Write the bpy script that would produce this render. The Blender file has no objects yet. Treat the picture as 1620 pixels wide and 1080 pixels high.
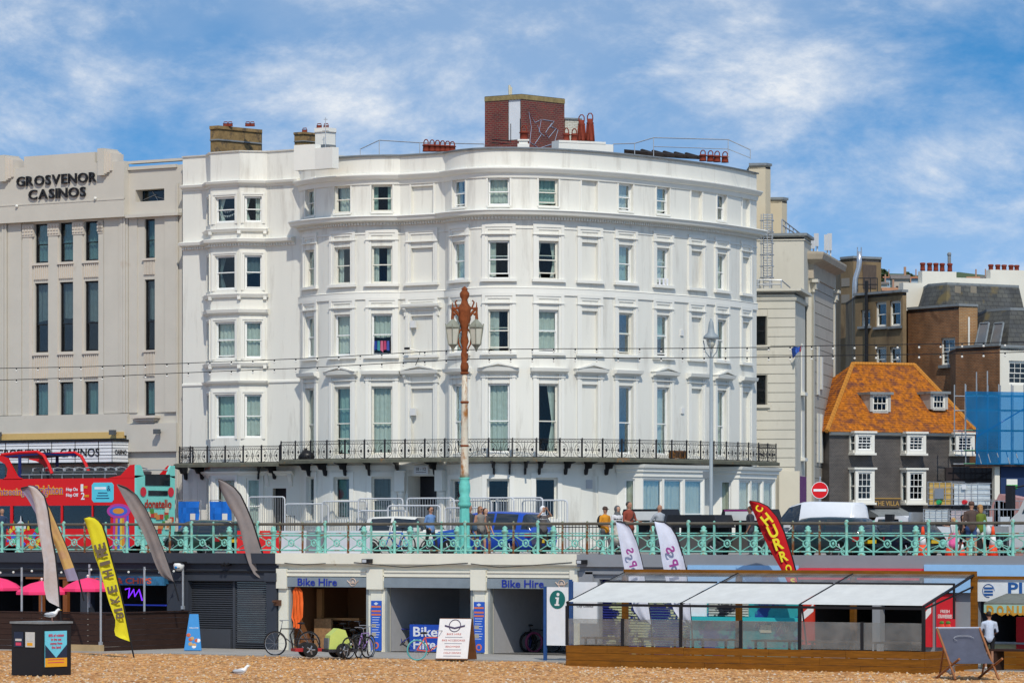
import bpy, bmesh, math, random
from mathutils import Matrix, Vector
R = math.radians
random.seed(7)
scene = bpy.context.scene
COL = scene.collection
# ---------------------------------------------------------------- camera
# world frame: x runs along the promenade railing (to the right), y inland, z up from the upper promenade
FP, W0, H0, HOR = 6500.0, 1620.0, 1080.0, 843.0      # focal length and horizon of the photograph in its pixels
TH = R(34.1)                                           # angle between the seafront and the picture plane
ZC, EYE = 140.0, 0.78
CR = Vector((math.cos(TH), math.sin(TH))); CF = Vector((-math.sin(TH), math.cos(TH)))
CPOS = -CF * ZC
cam_d = bpy.data.cameras.new('camera'); cam = bpy.data.objects.new('camera', cam_d); COL.objects.link(cam)
cam.location = (CPOS.x, CPOS.y, EYE); cam.rotation_euler = (R(90), 0, TH)
cam_d.sensor_width = 36; cam_d.lens = FP / W0 * 36; cam_d.shift_y = (HOR - H0 / 2) / W0
cam_d.clip_start = 1; cam_d.clip_end = 9000
scene.camera = cam
# ---------------------------------------------------------------- sun and sky
SUN_AZ, SUN_EL = R(34.1 + 8), R(45)                     # light travels towards (-sin az, cos az)
ldir = Vector((-math.sin(SUN_AZ) * math.cos(SUN_EL), math.cos(SUN_AZ) * math.cos(SUN_EL), -math.sin(SUN_EL)))
sd = bpy.data.lights.new('sun', 'SUN'); sd.energy = 3.15; sd.angle = R(0.55); sd.color = (1, 0.94, 0.83)
so = bpy.data.objects.new('sun', sd); COL.objects.link(so)
so.rotation_euler = ldir.to_track_quat('-Z', 'Y').to_euler(); so.location = (0, -60, 80)
world = bpy.data.worlds.new('World'); scene.world = world; world.use_nodes = True
def build_world():
    nt = world.node_tree; N = nt.nodes; L = nt.links; N.clear()
    out = N.new('ShaderNodeOutputWorld'); bg = N.new('ShaderNodeBackground'); bg.inputs[1].default_value = 0.1
    tc = N.new('ShaderNodeTexCoord'); sep = N.new('ShaderNodeSeparateXYZ'); L.new(tc.outputs['Generated'], sep.inputs[0])
    zz = N.new('ShaderNodeMath'); zz.operation = 'MULTIPLY_ADD'; L.new(sep.outputs[2], zz.inputs[0])
    zz.inputs[1].default_value = 3.6; zz.inputs[2].default_value = 0.22
    cmb = N.new('ShaderNodeCombineXYZ'); L.new(sep.outputs[0], cmb.inputs[0]); L.new(sep.outputs[1], cmb.inputs[1]); L.new(zz.outputs[0], cmb.inputs[2])
    nrm = N.new('ShaderNodeVectorMath'); nrm.operation = 'NORMALIZE'; L.new(cmb.outputs[0], nrm.inputs[0])
    sky = N.new('ShaderNodeTexSky'); sky.sky_type = 'NISHITA'; sky.sun_disc = False
    sky.sun_elevation = SUN_EL
    sky.sun_rotation = math.atan2(-ldir.x, -ldir.y)
    sky.air_density = 1.2; sky.dust_density = 0.1; sky.ozone_density = 4.5
    L.new(nrm.outputs[0], sky.inputs[0])
    hs = N.new('ShaderNodeHueSaturation'); hs.inputs['Saturation'].default_value = 1.04; hs.inputs['Value'].default_value = 1.42; 
    tm = N.new('ShaderNodeVectorMath'); tm.operation = 'MULTIPLY'; tm.inputs[1].default_value = (0.50, 1.10, 1.28); L.new(sky.outputs[0], tm.inputs[0]); L.new(tm.outputs[0], hs.inputs['Color'])
    def noise(scale, det, rough, dist, mp):
        m = N.new('ShaderNodeMapping'); m.inputs['Scale'].default_value = mp[0]; m.inputs['Rotation'].default_value = mp[1]; m.inputs['Location'].default_value = mp[2]
        L.new(tc.outputs['Generated'], m.inputs[0])
        n = N.new('ShaderNodeTexNoise'); n.inputs['Scale'].default_value = scale; n.inputs['Detail'].default_value = det
        n.inputs['Roughness'].default_value = rough; n.inputs['Distortion'].default_value = dist
        L.new(m.outputs[0], n.inputs[0]); return n.outputs[0]
    def ramp(src, a, b):
        r = N.new('ShaderNodeMapRange'); r.interpolation_type = 'SMOOTHSTEP'; L.new(src, r.inputs[0]); r.inputs[1].default_value = a; r.inputs[2].default_value = b; return r.outputs[0]
    def mul(a, b, op='MULTIPLY'):
        m = N.new('ShaderNodeMath'); m.operation = op; m.use_clamp = True
        for i, v in ((0, a), (1, b)):
            if isinstance(v, (int, float)): m.inputs[i].default_value = v
            else: L.new(v, m.inputs[i])
        return m.outputs[0]
    wisp = ramp(noise(20, 12, 0.64, 0.2, ((0.9, 0.9, 1.7), (0.5, 0.75, 0.3), (0.9, 0.4, 0.1))), 0.37, 0.80)
    big = ramp(noise(9, 6, 0.55, 0.15, ((1, 1, 2.0), (0.1, 0.2, 0), (1.30, 0.72, 0.2))), 0.28, 0.66)
    fine = ramp(noise(60, 10, 0.72, 0.2, ((1, 1, 1.8), (0, 0.5, 0.2), (0, 0, 0.7))), 0.3, 0.75)
    c1 = mul(wisp, mul(big, 0.3, 'ADD'))
    c1 = mul(c1, mul(mul(fine, 0.55), 0.6, 'ADD'))
    veil = mul(big, 0.28)
    mask = mul(mul(mul(c1, 1.2), veil, 'ADD'), 0.97, 'MINIMUM')
    mix = N.new('ShaderNodeMix'); mix.data_type = 'RGBA'; L.new(mask, mix.inputs[0]); L.new(hs.outputs[0], mix.inputs[6])
    mix.inputs[7].default_value = (8.2, 8.6, 9.1, 1)
    L.new(mix.outputs[2], bg.inputs[0]); L.new(bg.outputs[0], out.inputs[0])
build_world()
vs = scene.view_settings; vs.view_transform = 'Standard'; vs.look = 'None'; vs.exposure = 0.0; vs.gamma = 1; vs.use_curve_mapping = False
scene.cycles.max_bounces = 6; scene.cycles.diffuse_bounces = 3; scene.cycles.glossy_bounces = 3; scene.cycles.transparent_max_bounces = 12
scene.cycles.use_denoising = True

# ---------------------------------------------------------------- placing: photograph column / row -> place on a vertical plane, a depth or a level
def FZ(x, Z):                       # column x at depth Z from the camera -> (x, y)
    p = CPOS + CR * ((x - 810) / FP * Z) + CF * Z
    return (p.x, p.y)
def depth(x, y): return (Vector((x, y)) - CPOS).dot(CF)
def ZD(x, d):                       # depth of column x on the plane y = d
    k = (x - 810) / FP
    return (d - CPOS.y) / (CR.y * k + CF.y)
def S(x, d): return FZ(x, ZD(x, d))[0]
def zz(y, Z): return EYE + (HOR - y) / FP * Z
def PD(x, y, d): Z = ZD(x, d); p = FZ(x, Z); return (p[0], p[1], zz(y, Z))
def PZ(x, y, Z): p = FZ(x, Z); return (p[0], p[1], zz(y, Z))
def PG(x, y, z): return PZ(x, y, FP * (EYE - z) / (y - HOR))   # point on the level z

# ---------------------------------------------------------------- materials
MATS = {}
def mat(name, col, rough=0.6, var=0.08, scale=3.0, bump=0.0, bscale=40.0, metal=0.0, col2=None, c2lo=0.55, c2hi=0.7, c2scale=2.0, stretch=(1, 1, 1), spec=0.28, emit=None, coat=0.0):
    if name in MATS: return MATS[name]
    m = bpy.data.materials.new(name); m.use_nodes = True; nt = m.node_tree; N = nt.nodes; L = nt.links
    b = N['Principled BSDF']; b.inputs['Roughness'].default_value = rough; b.inputs['Metallic'].default_value = metal
    b.inputs['Specular IOR Level'].default_value = spec
    if coat: b.inputs['Coat Weight'].default_value = coat; b.inputs['Coat Roughness'].default_value = 0.05
    tc = N.new('ShaderNodeTexCoord'); mp = N.new('ShaderNodeMapping'); mp.inputs['Scale'].default_value = stretch; L.new(tc.outputs['Object'], mp.inputs[0])
    n1 = N.new('ShaderNodeTexNoise'); n1.inputs['Scale'].default_value = scale; n1.inputs['Detail'].default_value = 6; n1.inputs['Roughness'].default_value = 0.65; L.new(mp.outputs[0], n1.inputs[0])
    r = N.new('ShaderNodeMapRange'); L.new(n1.outputs[0], r.inputs[0]); r.inputs[1].default_value = 0.3; r.inputs[2].default_value = 0.7
    r.inputs[3].default_value = 1 - var; r.inputs[4].default_value = 1 + var
    v = N.new('ShaderNodeVectorMath'); v.operation = 'SCALE'; v.inputs[0].default_value = col[:3]; L.new(r.outputs[0], v.inputs['Scale'])
    last = v.outputs[0]
    if col2:
        n2 = N.new('ShaderNodeTexNoise'); n2.inputs['Scale'].default_value = c2scale; n2.inputs['Detail'].default_value = 8; n2.inputs['Roughness'].default_value = 0.7; L.new(mp.outputs[0], n2.inputs[0])
        r2 = N.new('ShaderNodeMapRange'); L.new(n2.outputs[0], r2.inputs[0]); r2.inputs[1].default_value = c2lo; r2.inputs[2].default_value = c2hi
        mx = N.new('ShaderNodeMix'); mx.data_type = 'RGBA'; L.new(r2.outputs[0], mx.inputs[0]); L.new(last, mx.inputs[6]); mx.inputs[7].default_value = (*col2, 1); last = mx.outputs[2]
    L.new(last, b.inputs['Base Color'])
    if bump:
        n3 = N.new('ShaderNodeTexNoise'); n3.inputs['Scale'].default_value = bscale; n3.inputs['Detail'].default_value = 5; L.new(tc.outputs['Object'], n3.inputs[0])
        bp = N.new('ShaderNodeBump'); bp.inputs['Strength'].default_value = bump; bp.inputs['Distance'].default_value = 0.02; L.new(n3.outputs[0], bp.inputs['Height']); L.new(bp.outputs[0], b.inputs['Normal'])
    if emit: b.inputs['Emission Color'].default_value = (*emit[:3], 1); b.inputs['Emission Strength'].default_value = emit[3]
    MATS[name] = m; return m
def flat(name, col, rough=0.55, **k): return mat(name, col, rough, var=k.pop('var', 0.05), scale=k.pop('scale', 4), **k)
def brickmat(name, c1, c2, mortar, bw=0.225, bh=0.075, msize=0.012, rough=0.85, rot=0.0, bump=0.5, patch=None):
    m = bpy.data.materials.new(name); m.use_nodes = True; nt = m.node_tree; N = nt.nodes; L = nt.links; b = N['Principled BSDF']; b.inputs['Roughness'].default_value = rough
    geo = N.new('ShaderNodeTexCoord'); gm = N.new('ShaderNodeNewGeometry')
    # wall coordinate: along the wall = cross(up, normal).position
    cr = N.new('ShaderNodeVectorMath'); cr.operation = 'CROSS_PRODUCT'; cr.inputs[0].default_value = (0, 0, 1); L.new(gm.outputs['True Normal'], cr.inputs[1])
    dt = N.new('ShaderNodeVectorMath'); dt.operation = 'DOT_PRODUCT'; L.new(cr.outputs[0], dt.inputs[0]); L.new(gm.outputs['Position'], dt.inputs[1])
    sp = N.new('ShaderNodeSeparateXYZ'); L.new(gm.outputs['Position'], sp.inputs[0])
    cb = N.new('ShaderNodeCombineXYZ'); L.new(dt.outputs['Value'], cb.inputs[0]); L.new(sp.outputs[2], cb.inputs[1])
    bt = N.new('ShaderNodeTexBrick'); L.new(cb.outputs[0], bt.inputs['Vector']); bt.inputs['Scale'].default_value = 1; bt.inputs['Mortar Size'].default_value = msize
    bt.inputs['Brick Width'].default_value = bw; bt.inputs['Row Height'].default_value = bh; bt.inputs['Color1'].default_value = (*c1, 1); bt.inputs['Color2'].default_value = (*c2, 1); bt.inputs['Mortar'].default_value = (*mortar, 1)
    bt.inputs['Bias'].default_value = -0.1
    n = N.new('ShaderNodeTexNoise'); n.inputs['Scale'].default_value = 1.3; n.inputs['Detail'].default_value = 7; L.new(gm.outputs['Position'], n.inputs[0])
    r = N.new('ShaderNodeMapRange'); L.new(n.outputs[0], r.inputs[0]); r.inputs[1].default_value = 0.3; r.inputs[2].default_value = 0.7; r.inputs[3].default_value = 0.72; r.inputs[4].default_value = 1.25
    v = N.new('ShaderNodeVectorMath'); v.operation = 'SCALE'; L.new(bt.outputs[0], v.inputs[0]); L.new(r.outputs[0], v.inputs['Scale']); last = v.outputs[0]
    if patch:
        n2 = N.new('ShaderNodeTexNoise'); n2.inputs['Scale'].default_value = 0.9; n2.inputs['Detail'].default_value = 8; L.new(gm.outputs['Position'], n2.inputs[0])
        r2 = N.new('ShaderNodeMapRange'); L.new(n2.outputs[0], r2.inputs[0]); r2.inputs[1].default_value = 0.56; r2.inputs[2].default_value = 0.66
        mx = N.new('ShaderNodeMix'); mx.data_type = 'RGBA'; L.new(r2.outputs[0], mx.inputs[0]); L.new(last, mx.inputs[6]); mx.inputs[7].default_value = (*patch, 1); last = mx.outputs[2]
    L.new(last, b.inputs['Base Color'])
    bp = N.new('ShaderNodeBump'); bp.inputs['Strength'].default_value = bump; bp.inputs['Distance'].default_value = 0.012; bp.invert = True; L.new(bt.outputs['Fac'], bp.inputs['Height']); L.new(bp.outputs[0], b.inputs['Normal'])
    MATS[name] = m; return m
def glassmat(name, tint=(0.75, 0.86, 0.84), refl=0.16, rough=0.03, dirt=0.0):
    m = bpy.data.materials.new(name); m.use_nodes = True; nt = m.node_tree; N = nt.nodes; L = nt.links; N.clear()
    o = N.new('ShaderNodeOutputMaterial'); t = N.new('ShaderNodeBsdfTransparent'); t.inputs[0].default_value = (*tint, 1)
    g = N.new('ShaderNodeBsdfGlossy'); g.inputs['Roughness'].default_value = rough; g.inputs[0].default_value = (0.9, 0.95, 1, 1)
    fr = N.new('ShaderNodeFresnel'); fr.inputs[0].default_value = 1.5
    ad = N.new('ShaderNodeMath'); ad.operation = 'MULTIPLY_ADD'; L.new(fr.outputs[0], ad.inputs[0]); ad.inputs[1].default_value = 0.35; ad.inputs[2].default_value = refl; ad.use_clamp = True
    mx = N.new('ShaderNodeMixShader'); L.new(ad.outputs[0], mx.inputs[0]); L.new(t.outputs[0], mx.inputs[1]); L.new(g.outputs[0], mx.inputs[2]); last = mx.outputs[0]
    if dirt:
        df = N.new('ShaderNodeBsdfDiffuse'); df.inputs[0].default_value = (0.42, 0.40, 0.37, 1)
        tc = N.new('ShaderNodeTexCoord'); n = N.new('ShaderNodeTexNoise'); n.inputs['Scale'].default_value = 2.2; n.inputs['Detail'].default_value = 8; L.new(tc.outputs['Object'], n.inputs[0])
        r = N.new('ShaderNodeMapRange'); L.new(n.outputs[0], r.inputs[0]); r.inputs[1].default_value = 0.3; r.inputs[2].default_value = 0.75; r.inputs[3].default_value = dirt * 0.5; r.inputs[4].default_value = dirt * 1.3
        m2 = N.new('ShaderNodeMixShader'); L.new(r.outputs[0], m2.inputs[0]); L.new(last, m2.inputs[1]); L.new(df.outputs[0], m2.inputs[2]); last = m2.outputs[0]
    L.new(last, o.inputs[0]); MATS[name] = m; return m

# ---------------------------------------------------------------- mesh building
WM = {}                              # world matrix of every parent
class MB:
    def __init__(s, M=None): s.v = []; s.f = []; s.m = []; s.M = M; s.k = 0; s.sm = []; s.smooth = False
    def add(s, vs, fs, k=None):
        o = len(s.v); M = s.M
        s.v += [tuple(M @ Vector(p)) for p in vs] if M is not None else [tuple(p) for p in vs]
        s.f += [tuple(i + o for i in f) for f in fs]; s.m += [s.k if k is None else k] * len(fs); s.sm += [s.smooth] * len(fs)
        return s
    def box(s, x0, x1, y0, y1, z0, z1, k=None):
        return s.add([(x0,y0,z0),(x1,y0,z0),(x1,y1,z0),(x0,y1,z0),(x0,y0,z1),(x1,y0,z1),(x1,y1,z1),(x0,y1,z1)],
                     [(0,3,2,1),(4,5,6,7),(0,1,5,4),(1,2,6,5),(2,3,7,6),(3,0,4,7)], k)
    def cbox(s, c, sz, k=None): return s.box(c[0]-sz[0]/2, c[0]+sz[0]/2, c[1]-sz[1]/2, c[1]+sz[1]/2, c[2]-sz[2]/2, c[2]+sz[2]/2, k)
    def quad(s, a, b, c, d, k=None): return s.add([a, b, c, d], [(0,1,2,3)], k)
    def poly(s, pts, k=None): return s.add(pts, [tuple(range(len(pts)))], k)
    def prismz(s, poly, z0, z1, k=None):
        n = len(poly); a = sum(poly[i][0]*poly[(i+1)%n][1]-poly[(i+1)%n][0]*poly[i][1] for i in range(n))
        if a < 0: poly = poly[::-1]
        vs = [(x,y,z0) for x,y in poly] + [(x,y,z1) for x,y in poly]
        return s.add(vs, [tuple(range(n))[::-1], tuple(range(n,2*n))] + [(i,(i+1)%n,n+(i+1)%n,n+i) for i in range(n)], k)
    def prismy(s, poly, y0, y1, k=None):   # poly in (x,z)
        n = len(poly); a = sum(poly[i][0]*poly[(i+1)%n][1]-poly[(i+1)%n][0]*poly[i][1] for i in range(n))
        if a < 0: poly = poly[::-1]
        vs = [(x,y0,z) for x,z in poly] + [(x,y1,z) for x,z in poly]
        return s.add(vs, [tuple(range(n)), tuple(range(n,2*n))[::-1]] + [(i,n+i,n+(i+1)%n,(i+1)%n) for i in range(n)], k)
    def prismx(s, poly, x0, x1, k=None):   # poly in (y,z)
        n = len(poly); a = sum(poly[i][0]*poly[(i+1)%n][1]-poly[(i+1)%n][0]*poly[i][1] for i in range(n))
        if a < 0: poly = poly[::-1]
        vs = [(x0,y,z) for y,z in poly] + [(x1,y,z) for y,z in poly]
        return s.add(vs, [tuple(range(n))[::-1], tuple(range(n,2*n))] + [(i,(i+1)%n,n+(i+1)%n,n+i) for i in range(n)], k)
    def tube(s, pts, r, n=6, k=None, caps=True, closed=False):
        P = [Vector(p) for p in pts]; m = len(P); rr = r if isinstance(r, (list, tuple)) else [r]*m; vs = []; fs = []; prev = None
        for i, p in enumerate(P):
            if closed: t = P[(i+1)%m] - P[i-1]
            else: t = P[min(i+1,m-1)] - P[max(i-1,0)]
            t.normalize()
            if prev is None:
                a = Vector((0,0,1)) if abs(t.z) < 0.9 else Vector((1,0,0)); u = t.cross(a).normalized()
            else: u = (prev - t*prev.dot(t)).normalized()
            prev = u; w = t.cross(u)
            for j in range(n):
                an = 2*math.pi*j/n; vs.append(p + (u*math.cos(an) + w*math.sin(an))*rr[i])
        for i in range(m if closed else m-1):
            a, b = i*n, ((i+1)%m)*n
            fs += [(a+j, a+(j+1)%n, b+(j+1)%n, b+j) for j in range(n)]
        if caps and not closed: fs += [tuple(range(n))[::-1], tuple(range((m-1)*n, m*n))]
        return s.add(vs, fs, k)
    def lathe(s, prof, n=12, c=(0,0,0), k=None):
        vs = []; fs = []; m = len(prof)
        for r, z in prof: vs += [(c[0]+r*math.cos(2*math.pi*j/n), c[1]+r*math.sin(2*math.pi*j/n), c[2]+z) for j in range(n)]
        for i in range(m-1): fs += [(i*n+j, i*n+(j+1)%n, (i+1)*n+(j+1)%n, (i+1)*n+j) for j in range(n)]
        fs += [tuple(range(n))[::-1], tuple(range((m-1)*n, m*n))]
        return s.add(vs, fs, k)
    def ball(s, c, r, n=10, m=6, k=None):
        r = r if isinstance(r, (tuple, list)) else (r,r,r); vs = [(c[0],c[1],c[2]-r[2])]; fs = []
        for i in range(1, m):
            a = -math.pi/2 + math.pi*i/m
            vs += [(c[0]+r[0]*math.cos(a)*math.cos(2*math.pi*j/n), c[1]+r[1]*math.cos(a)*math.sin(2*math.pi*j/n), c[2]+r[2]*math.sin(a)) for j in range(n)]
        vs.append((c[0],c[1],c[2]+r[2])); t = len(vs)-1
        fs += [(0, 1+(j+1)%n, 1+j) for j in range(n)] + [(t, t-n+j, t-n+(j+1)%n) for j in range(n)]
        for i in range(m-2): fs += [(1+i*n+j, 1+i*n+(j+1)%n, 1+(i+1)*n+(j+1)%n, 1+(i+1)*n+j) for j in range(n)]
        return s.add(vs, fs, k)
    def mesh(s, name, mats, inv=None):
        me = bpy.data.meshes.new(name); vs = s.v if inv is None else [tuple(inv @ Vector(p)) for p in s.v]
        me.from_pydata(vs, [], s.f)
        for m in (mats if isinstance(mats, (list, tuple)) else [mats]): me.materials.append(m)
        if any(s.m): me.polygons.foreach_set('material_index', s.m)
        if any(s.sm): me.polygons.foreach_set('use_smooth', s.sm)
        me.update(); return me
    def build(s, name, mats, parent=None, loc=None, **tags):
        if parent is not None: M = WM[parent]
        elif loc is not None: M = Matrix.Translation(loc)
        else: M = None
        me = s.mesh(name, mats, M.inverted() if M is not None else None)
        o = bpy.data.objects.new(name, me); COL.objects.link(o)
        if parent is not None: o.parent = parent
        elif loc is not None: o.location = loc
        WM[o] = M.copy() if M is not None else Matrix.Identity(4)
        tag(o, **tags); return o
def tag(o, label=None, cat=None, group=None, kind=None):
    if label: o['label'] = label
    if cat: o['category'] = cat
    if group: o['group'] = group
    if kind: o['kind'] = kind
    return o
def thing(name, label, cat, loc=(0,0,0), rz=0.0, group=None):
    o = bpy.data.objects.new(name, None); COL.objects.link(o); o.empty_display_size = 0.3
    o.location = loc; o.rotation_euler = (0,0,rz); WM[o] = Matrix.Translation(loc) @ Matrix.Rotation(rz, 4, 'Z')
    return tag(o, label, cat, group)
def inst(name, me, parent, M=None, **tags):      # object with (shared) mesh data placed at world matrix M
    o = bpy.data.objects.new(name, me); COL.objects.link(o)
    M = M if M is not None else Matrix.Identity(4)
    if parent is not None: o.parent = parent; o.matrix_basis = WM[parent].inverted() @ M
    else: o.matrix_basis = M
    WM[o] = M; return tag(o, **tags)
def kids(o): return [c for c in bpy.data.objects if c.parent is o]
def copy_tree(root, M, label=None):
    ch = {}
    for c in bpy.data.objects:
        if c.parent: ch.setdefault(c.parent, []).append(c)
    def rec(o, par):
        c = o.copy(); COL.objects.link(c); c.parent = par
        for k in ch.get(o, []): rec(k, c)
        return c
    r = rec(root, None); r.matrix_basis = M; WM[r] = M
    if label: r['label'] = label
    return r
def TRS(loc, rz=0, sc=1):
    sc = sc if isinstance(sc, (tuple, list)) else (sc, sc, sc)
    return Matrix.Translation(loc) @ Matrix.Rotation(rz, 4, 'Z') @ Matrix.Diagonal((*sc, 1))
_txt = {}
def text_mb(txt, size=1.0, ext=0.01, bold=0.0, space=1.0, shear=0.0, align='CENTER'):   # lettering mesh, upright in the x-z plane, facing -y
    key = (txt, size, ext, bold, space, shear, align)
    if key not in _txt:
        c = bpy.data.curves.new('t', 'FONT'); c.body = txt; c.size = size; c.extrude = ext; c.offset = bold; c.space_character = space; c.shear = shear
        c.align_x = align; c.align_y = 'CENTER'; c.resolution_u = 3
        o = bpy.data.objects.new('t', c); COL.objects.link(o); dg = bpy.context.evaluated_depsgraph_get(); dg.update()
        me = bpy.data.meshes.new_from_object(o.evaluated_get(dg))
        _txt[key] = ([(v.co.x, -v.co.z, v.co.y) for v in me.vertices], [tuple(p.vertices) for p in me.polygons])
        bpy.data.objects.remove(o); bpy.data.curves.remove(c); bpy.data.meshes.remove(me)
    return _txt[key]
def add_text(mb, txt, pos=(0,0,0), size=1.0, ext=0.006, bold=0.0, k=None, width=None, height=None, space=1.0, shear=0.0, align='CENTER', rot=0.0, mirror=False):
    vs, fs = text_mb(txt, size, ext, bold, space, shear, align)
    if not vs: return
    sx = sz = 1.0; xs = [v[0] for v in vs]; zs = [v[2] for v in vs]
    if width: sx = width / (max(xs)-min(xs))
    if height: sz = height / (max(zs)-min(zs))
    elif width: sz = sx
    if height and not width: sx = sz
    cx, cz = (max(xs)+min(xs))/2, (max(zs)+min(zs))/2
    if align != 'CENTER': cx = 0
    cr, sr = math.cos(rot), math.sin(rot); out = []
    for x, y, z in vs:
        x, z = (x-cx)*sx*(-1 if mirror else 1), (z-cz)*sz
        out.append((pos[0]+x*cr-z*sr, pos[1]+y, pos[2]+x*sr+z*cr))
    mb.add(out, [f[::-1] if not mirror else f for f in fs], k)

# ---------------------------------------------------------------- walls that follow a plan line
class Path:
    def __init__(s, pts):
        s.p = [Vector(p) for p in pts]; n = len(s.p); s.t = [0.0]
        for i in range(1, n): s.t.append(s.t[-1] + (s.p[i]-s.p[i-1]).length)
        s.n = []
        seg = [(s.p[i+1]-s.p[i]).normalized() for i in range(n-1)]; nn = [Vector((t.y, -t.x)) for t in seg]
        for i in range(n):
            a = nn[max(i-1,0)]; b = nn[min(i,n-2)]; m = (a+b).normalized(); s.n.append(m / max(0.3, m.dot(a)))
        s.L = s.t[-1]
    def loc(s, t):
        t = min(max(t, 0), s.L); i = 0
        lo, hi = 0, len(s.t)-2
        while lo < hi:
            mid = (lo+hi+1)//2
            if s.t[mid] <= t: lo = mid
            else: hi = mid-1
        i = lo; return i, (t-s.t[i])/max(1e-9, s.t[i+1]-s.t[i])
    def at(s, t, off=0.0, z=0.0):
        i, f = s.loc(t); a = s.p[i]+s.n[i]*off; b = s.p[i+1]+s.n[i+1]*off; p = a.lerp(b, f)
        ex = 0
        if t < 0: p = p + (s.p[1]-s.p[0]).normalized()*t
        if t > s.L: p = p + (s.p[-1]-s.p[-2]).normalized()*(t-s.L)
        return Vector((p.x, p.y, z))
    def frame(s, t, off=0.0, z=0.0, w=0.3):    # matrix: x along the wall, y into the wall, z up
        a = s.at(max(0, t-w)); b = s.at(min(s.L, t+w)); d = (b-a).normalized(); p = s.at(t, off, z)
        return Matrix(((d.x, -d.y, 0, p.x), (d.y, d.x, 0, p.y), (0, 0, 1, p.z), (0, 0, 0, 1)))
    def tx(s, x):                              # distance along the path seen in column x
        best = None; k = (x-810)/FP; pv = None
        for i in range(len(s.p)):
            q = s.p[i]-CPOS; v = q.dot(CR) - k*q.dot(CF)
            if pv is not None and pv < 0 <= v: return s.t[i-1] + (s.t[i]-s.t[i-1])*(-pv)/(v-pv)
            pv = v
        return 0.0 if pv > 0 else s.L
    def breaks(s, t0, t1): return [t0] + [t for t in s.t if t0+1e-4 < t < t1-1e-4] + [t1]
def wall(mb, P, z0, z1, ops=(), t0=0.0, t1=None, off=0.0, depth=0.22, k=0, kr=None):
    t1 = P.L if t1 is None else t1; kr = k if kr is None else kr
    T = sorted(set([round(t, 5) for t in P.breaks(t0, t1)] + [round(q, 5) for o in ops for q in o[:2]]))
    Zs = sorted(set([z0, z1] + [q for o in ops for q in o[2:4]]))
    for i in range(len(T)-1):
        a, b = T[i], T[i+1]; m = (a+b)/2; j = 0
        while j < len(Zs)-1:
            zm = (Zs[j]+Zs[j+1])/2
            if any(o[0] < m < o[1] and o[2] < zm < o[3] for o in ops): j += 1; continue
            e = j
            while e+1 < len(Zs)-1 and not any(o[0] < m < o[1] and o[2] < (Zs[e+1]+Zs[e+2])/2 < o[3] for o in ops): e += 1
            mb.quad(P.at(a,off,Zs[j]), P.at(b,off,Zs[j]), P.at(b,off,Zs[e+1]), P.at(a,off,Zs[e+1]), k); j = e+1
    for o in ops:
        d = o[4] if len(o) > 4 else depth; a, b, c, e = o[:4]; blind = len(o) > 5 and o[5]
        B = [t for t in T if a-1e-4 <= t <= b+1e-4]
        for t, fl in ((a, 0), (b, 1)):
            q = [P.at(t,off,c), P.at(t,off-d,c), P.at(t,off-d,e), P.at(t,off,e)]; mb.quad(*(q if fl == 0 else q[::-1]), kr)
        for i in range(len(B)-1):
            mb.quad(P.at(B[i],off-d,c), P.at(B[i],off,c), P.at(B[i+1],off,c), P.at(B[i+1],off-d,c), kr)
            mb.quad(P.at(B[i],off,e), P.at(B[i],off-d,e), P.at(B[i+1],off-d,e), P.at(B[i+1],off,e), kr)
            if blind: mb.quad(P.at(B[i],off-d,c), P.at(B[i+1],off-d,c), P.at(B[i+1],off-d,e), P.at(B[i],off-d,e), k)
def sweep(mb, P, prof, t0=0.0, t1=None, k=None, base=0.0):   # profile (offset, z) swept along the path, closed with ends
    t1 = P.L if t1 is None else t1; T = P.breaks(t0, t1); n = len(prof); vs = []; fs = []
    for t in T: vs += [P.at(t, base+o, z) for o, z in prof]
    for i in range(len(T)-1): fs += [(i*n+j, (i+1)*n+j, (i+1)*n+(j+1)%n, i*n+(j+1)%n) for j in range(n)]
    fs += [tuple(range(n)), tuple(range((len(T)-1)*n, len(T)*n))[::-1]]
    a = sum(prof[i][0]*prof[(i+1)%n][1]-prof[(i+1)%n][0]*prof[i][1] for i in range(n))
    if a > 0: fs = [f[::-1] for f in fs]
    mb.add(vs, fs, k)
def band(mb, P, t0, t1, z0, z1, o0, o1, k=None): sweep(mb, P, [(o0,z0),(o1,z0),(o1,z1),(o0,z1)], t0, t1, k)
# ---------------------------------------------------------------- shared materials
M_STUCCO = mat('white_stucco', (0.73, 0.715, 0.645), 0.75, var=0.04, scale=0.8, bump=0.12, bscale=9, col2=(0.47, 0.44, 0.38), c2lo=0.53, c2hi=0.80, c2scale=1.7, stretch=(1, 1, 0.14))
M_TRIM = mat('white_trim', (0.76, 0.745, 0.68), 0.6, var=0.03, scale=1.5, col2=(0.6, 0.59, 0.55), c2lo=0.62, c2hi=0.85, c2scale=3, stretch=(1, 1, 0.4))
M_SASH = flat('sash_paint', (0.80, 0.80, 0.77), 0.4)
M_SASHY = mat('weathered_sash', (0.72, 0.70, 0.62), 0.5, col2=(0.45, 0.38, 0.25), c2lo=0.55, c2hi=0.75, c2scale=12)
M_GLASS = glassmat('window_glass', (0.90, 0.94, 0.93), 0.0)
M_DARKGLASS = glassmat('dark_window_glass', (0.62, 0.68, 0.70), 0.01)
M_CURT = mat('curtain_pale', (0.60, 0.64, 0.58), 0.9, var=0.1, scale=5)
M_CURT2 = mat('curtain_green', (0.33, 0.47, 0.42), 0.9, var=0.1, scale=5)
M_CURTW = mat('curtain_white', (0.74, 0.72, 0.70), 0.9, var=0.1, scale=5)
M_TEAL = mat('blind_teal', (0.10, 0.20, 0.20), 0.8, var=0.12, scale=3)
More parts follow.
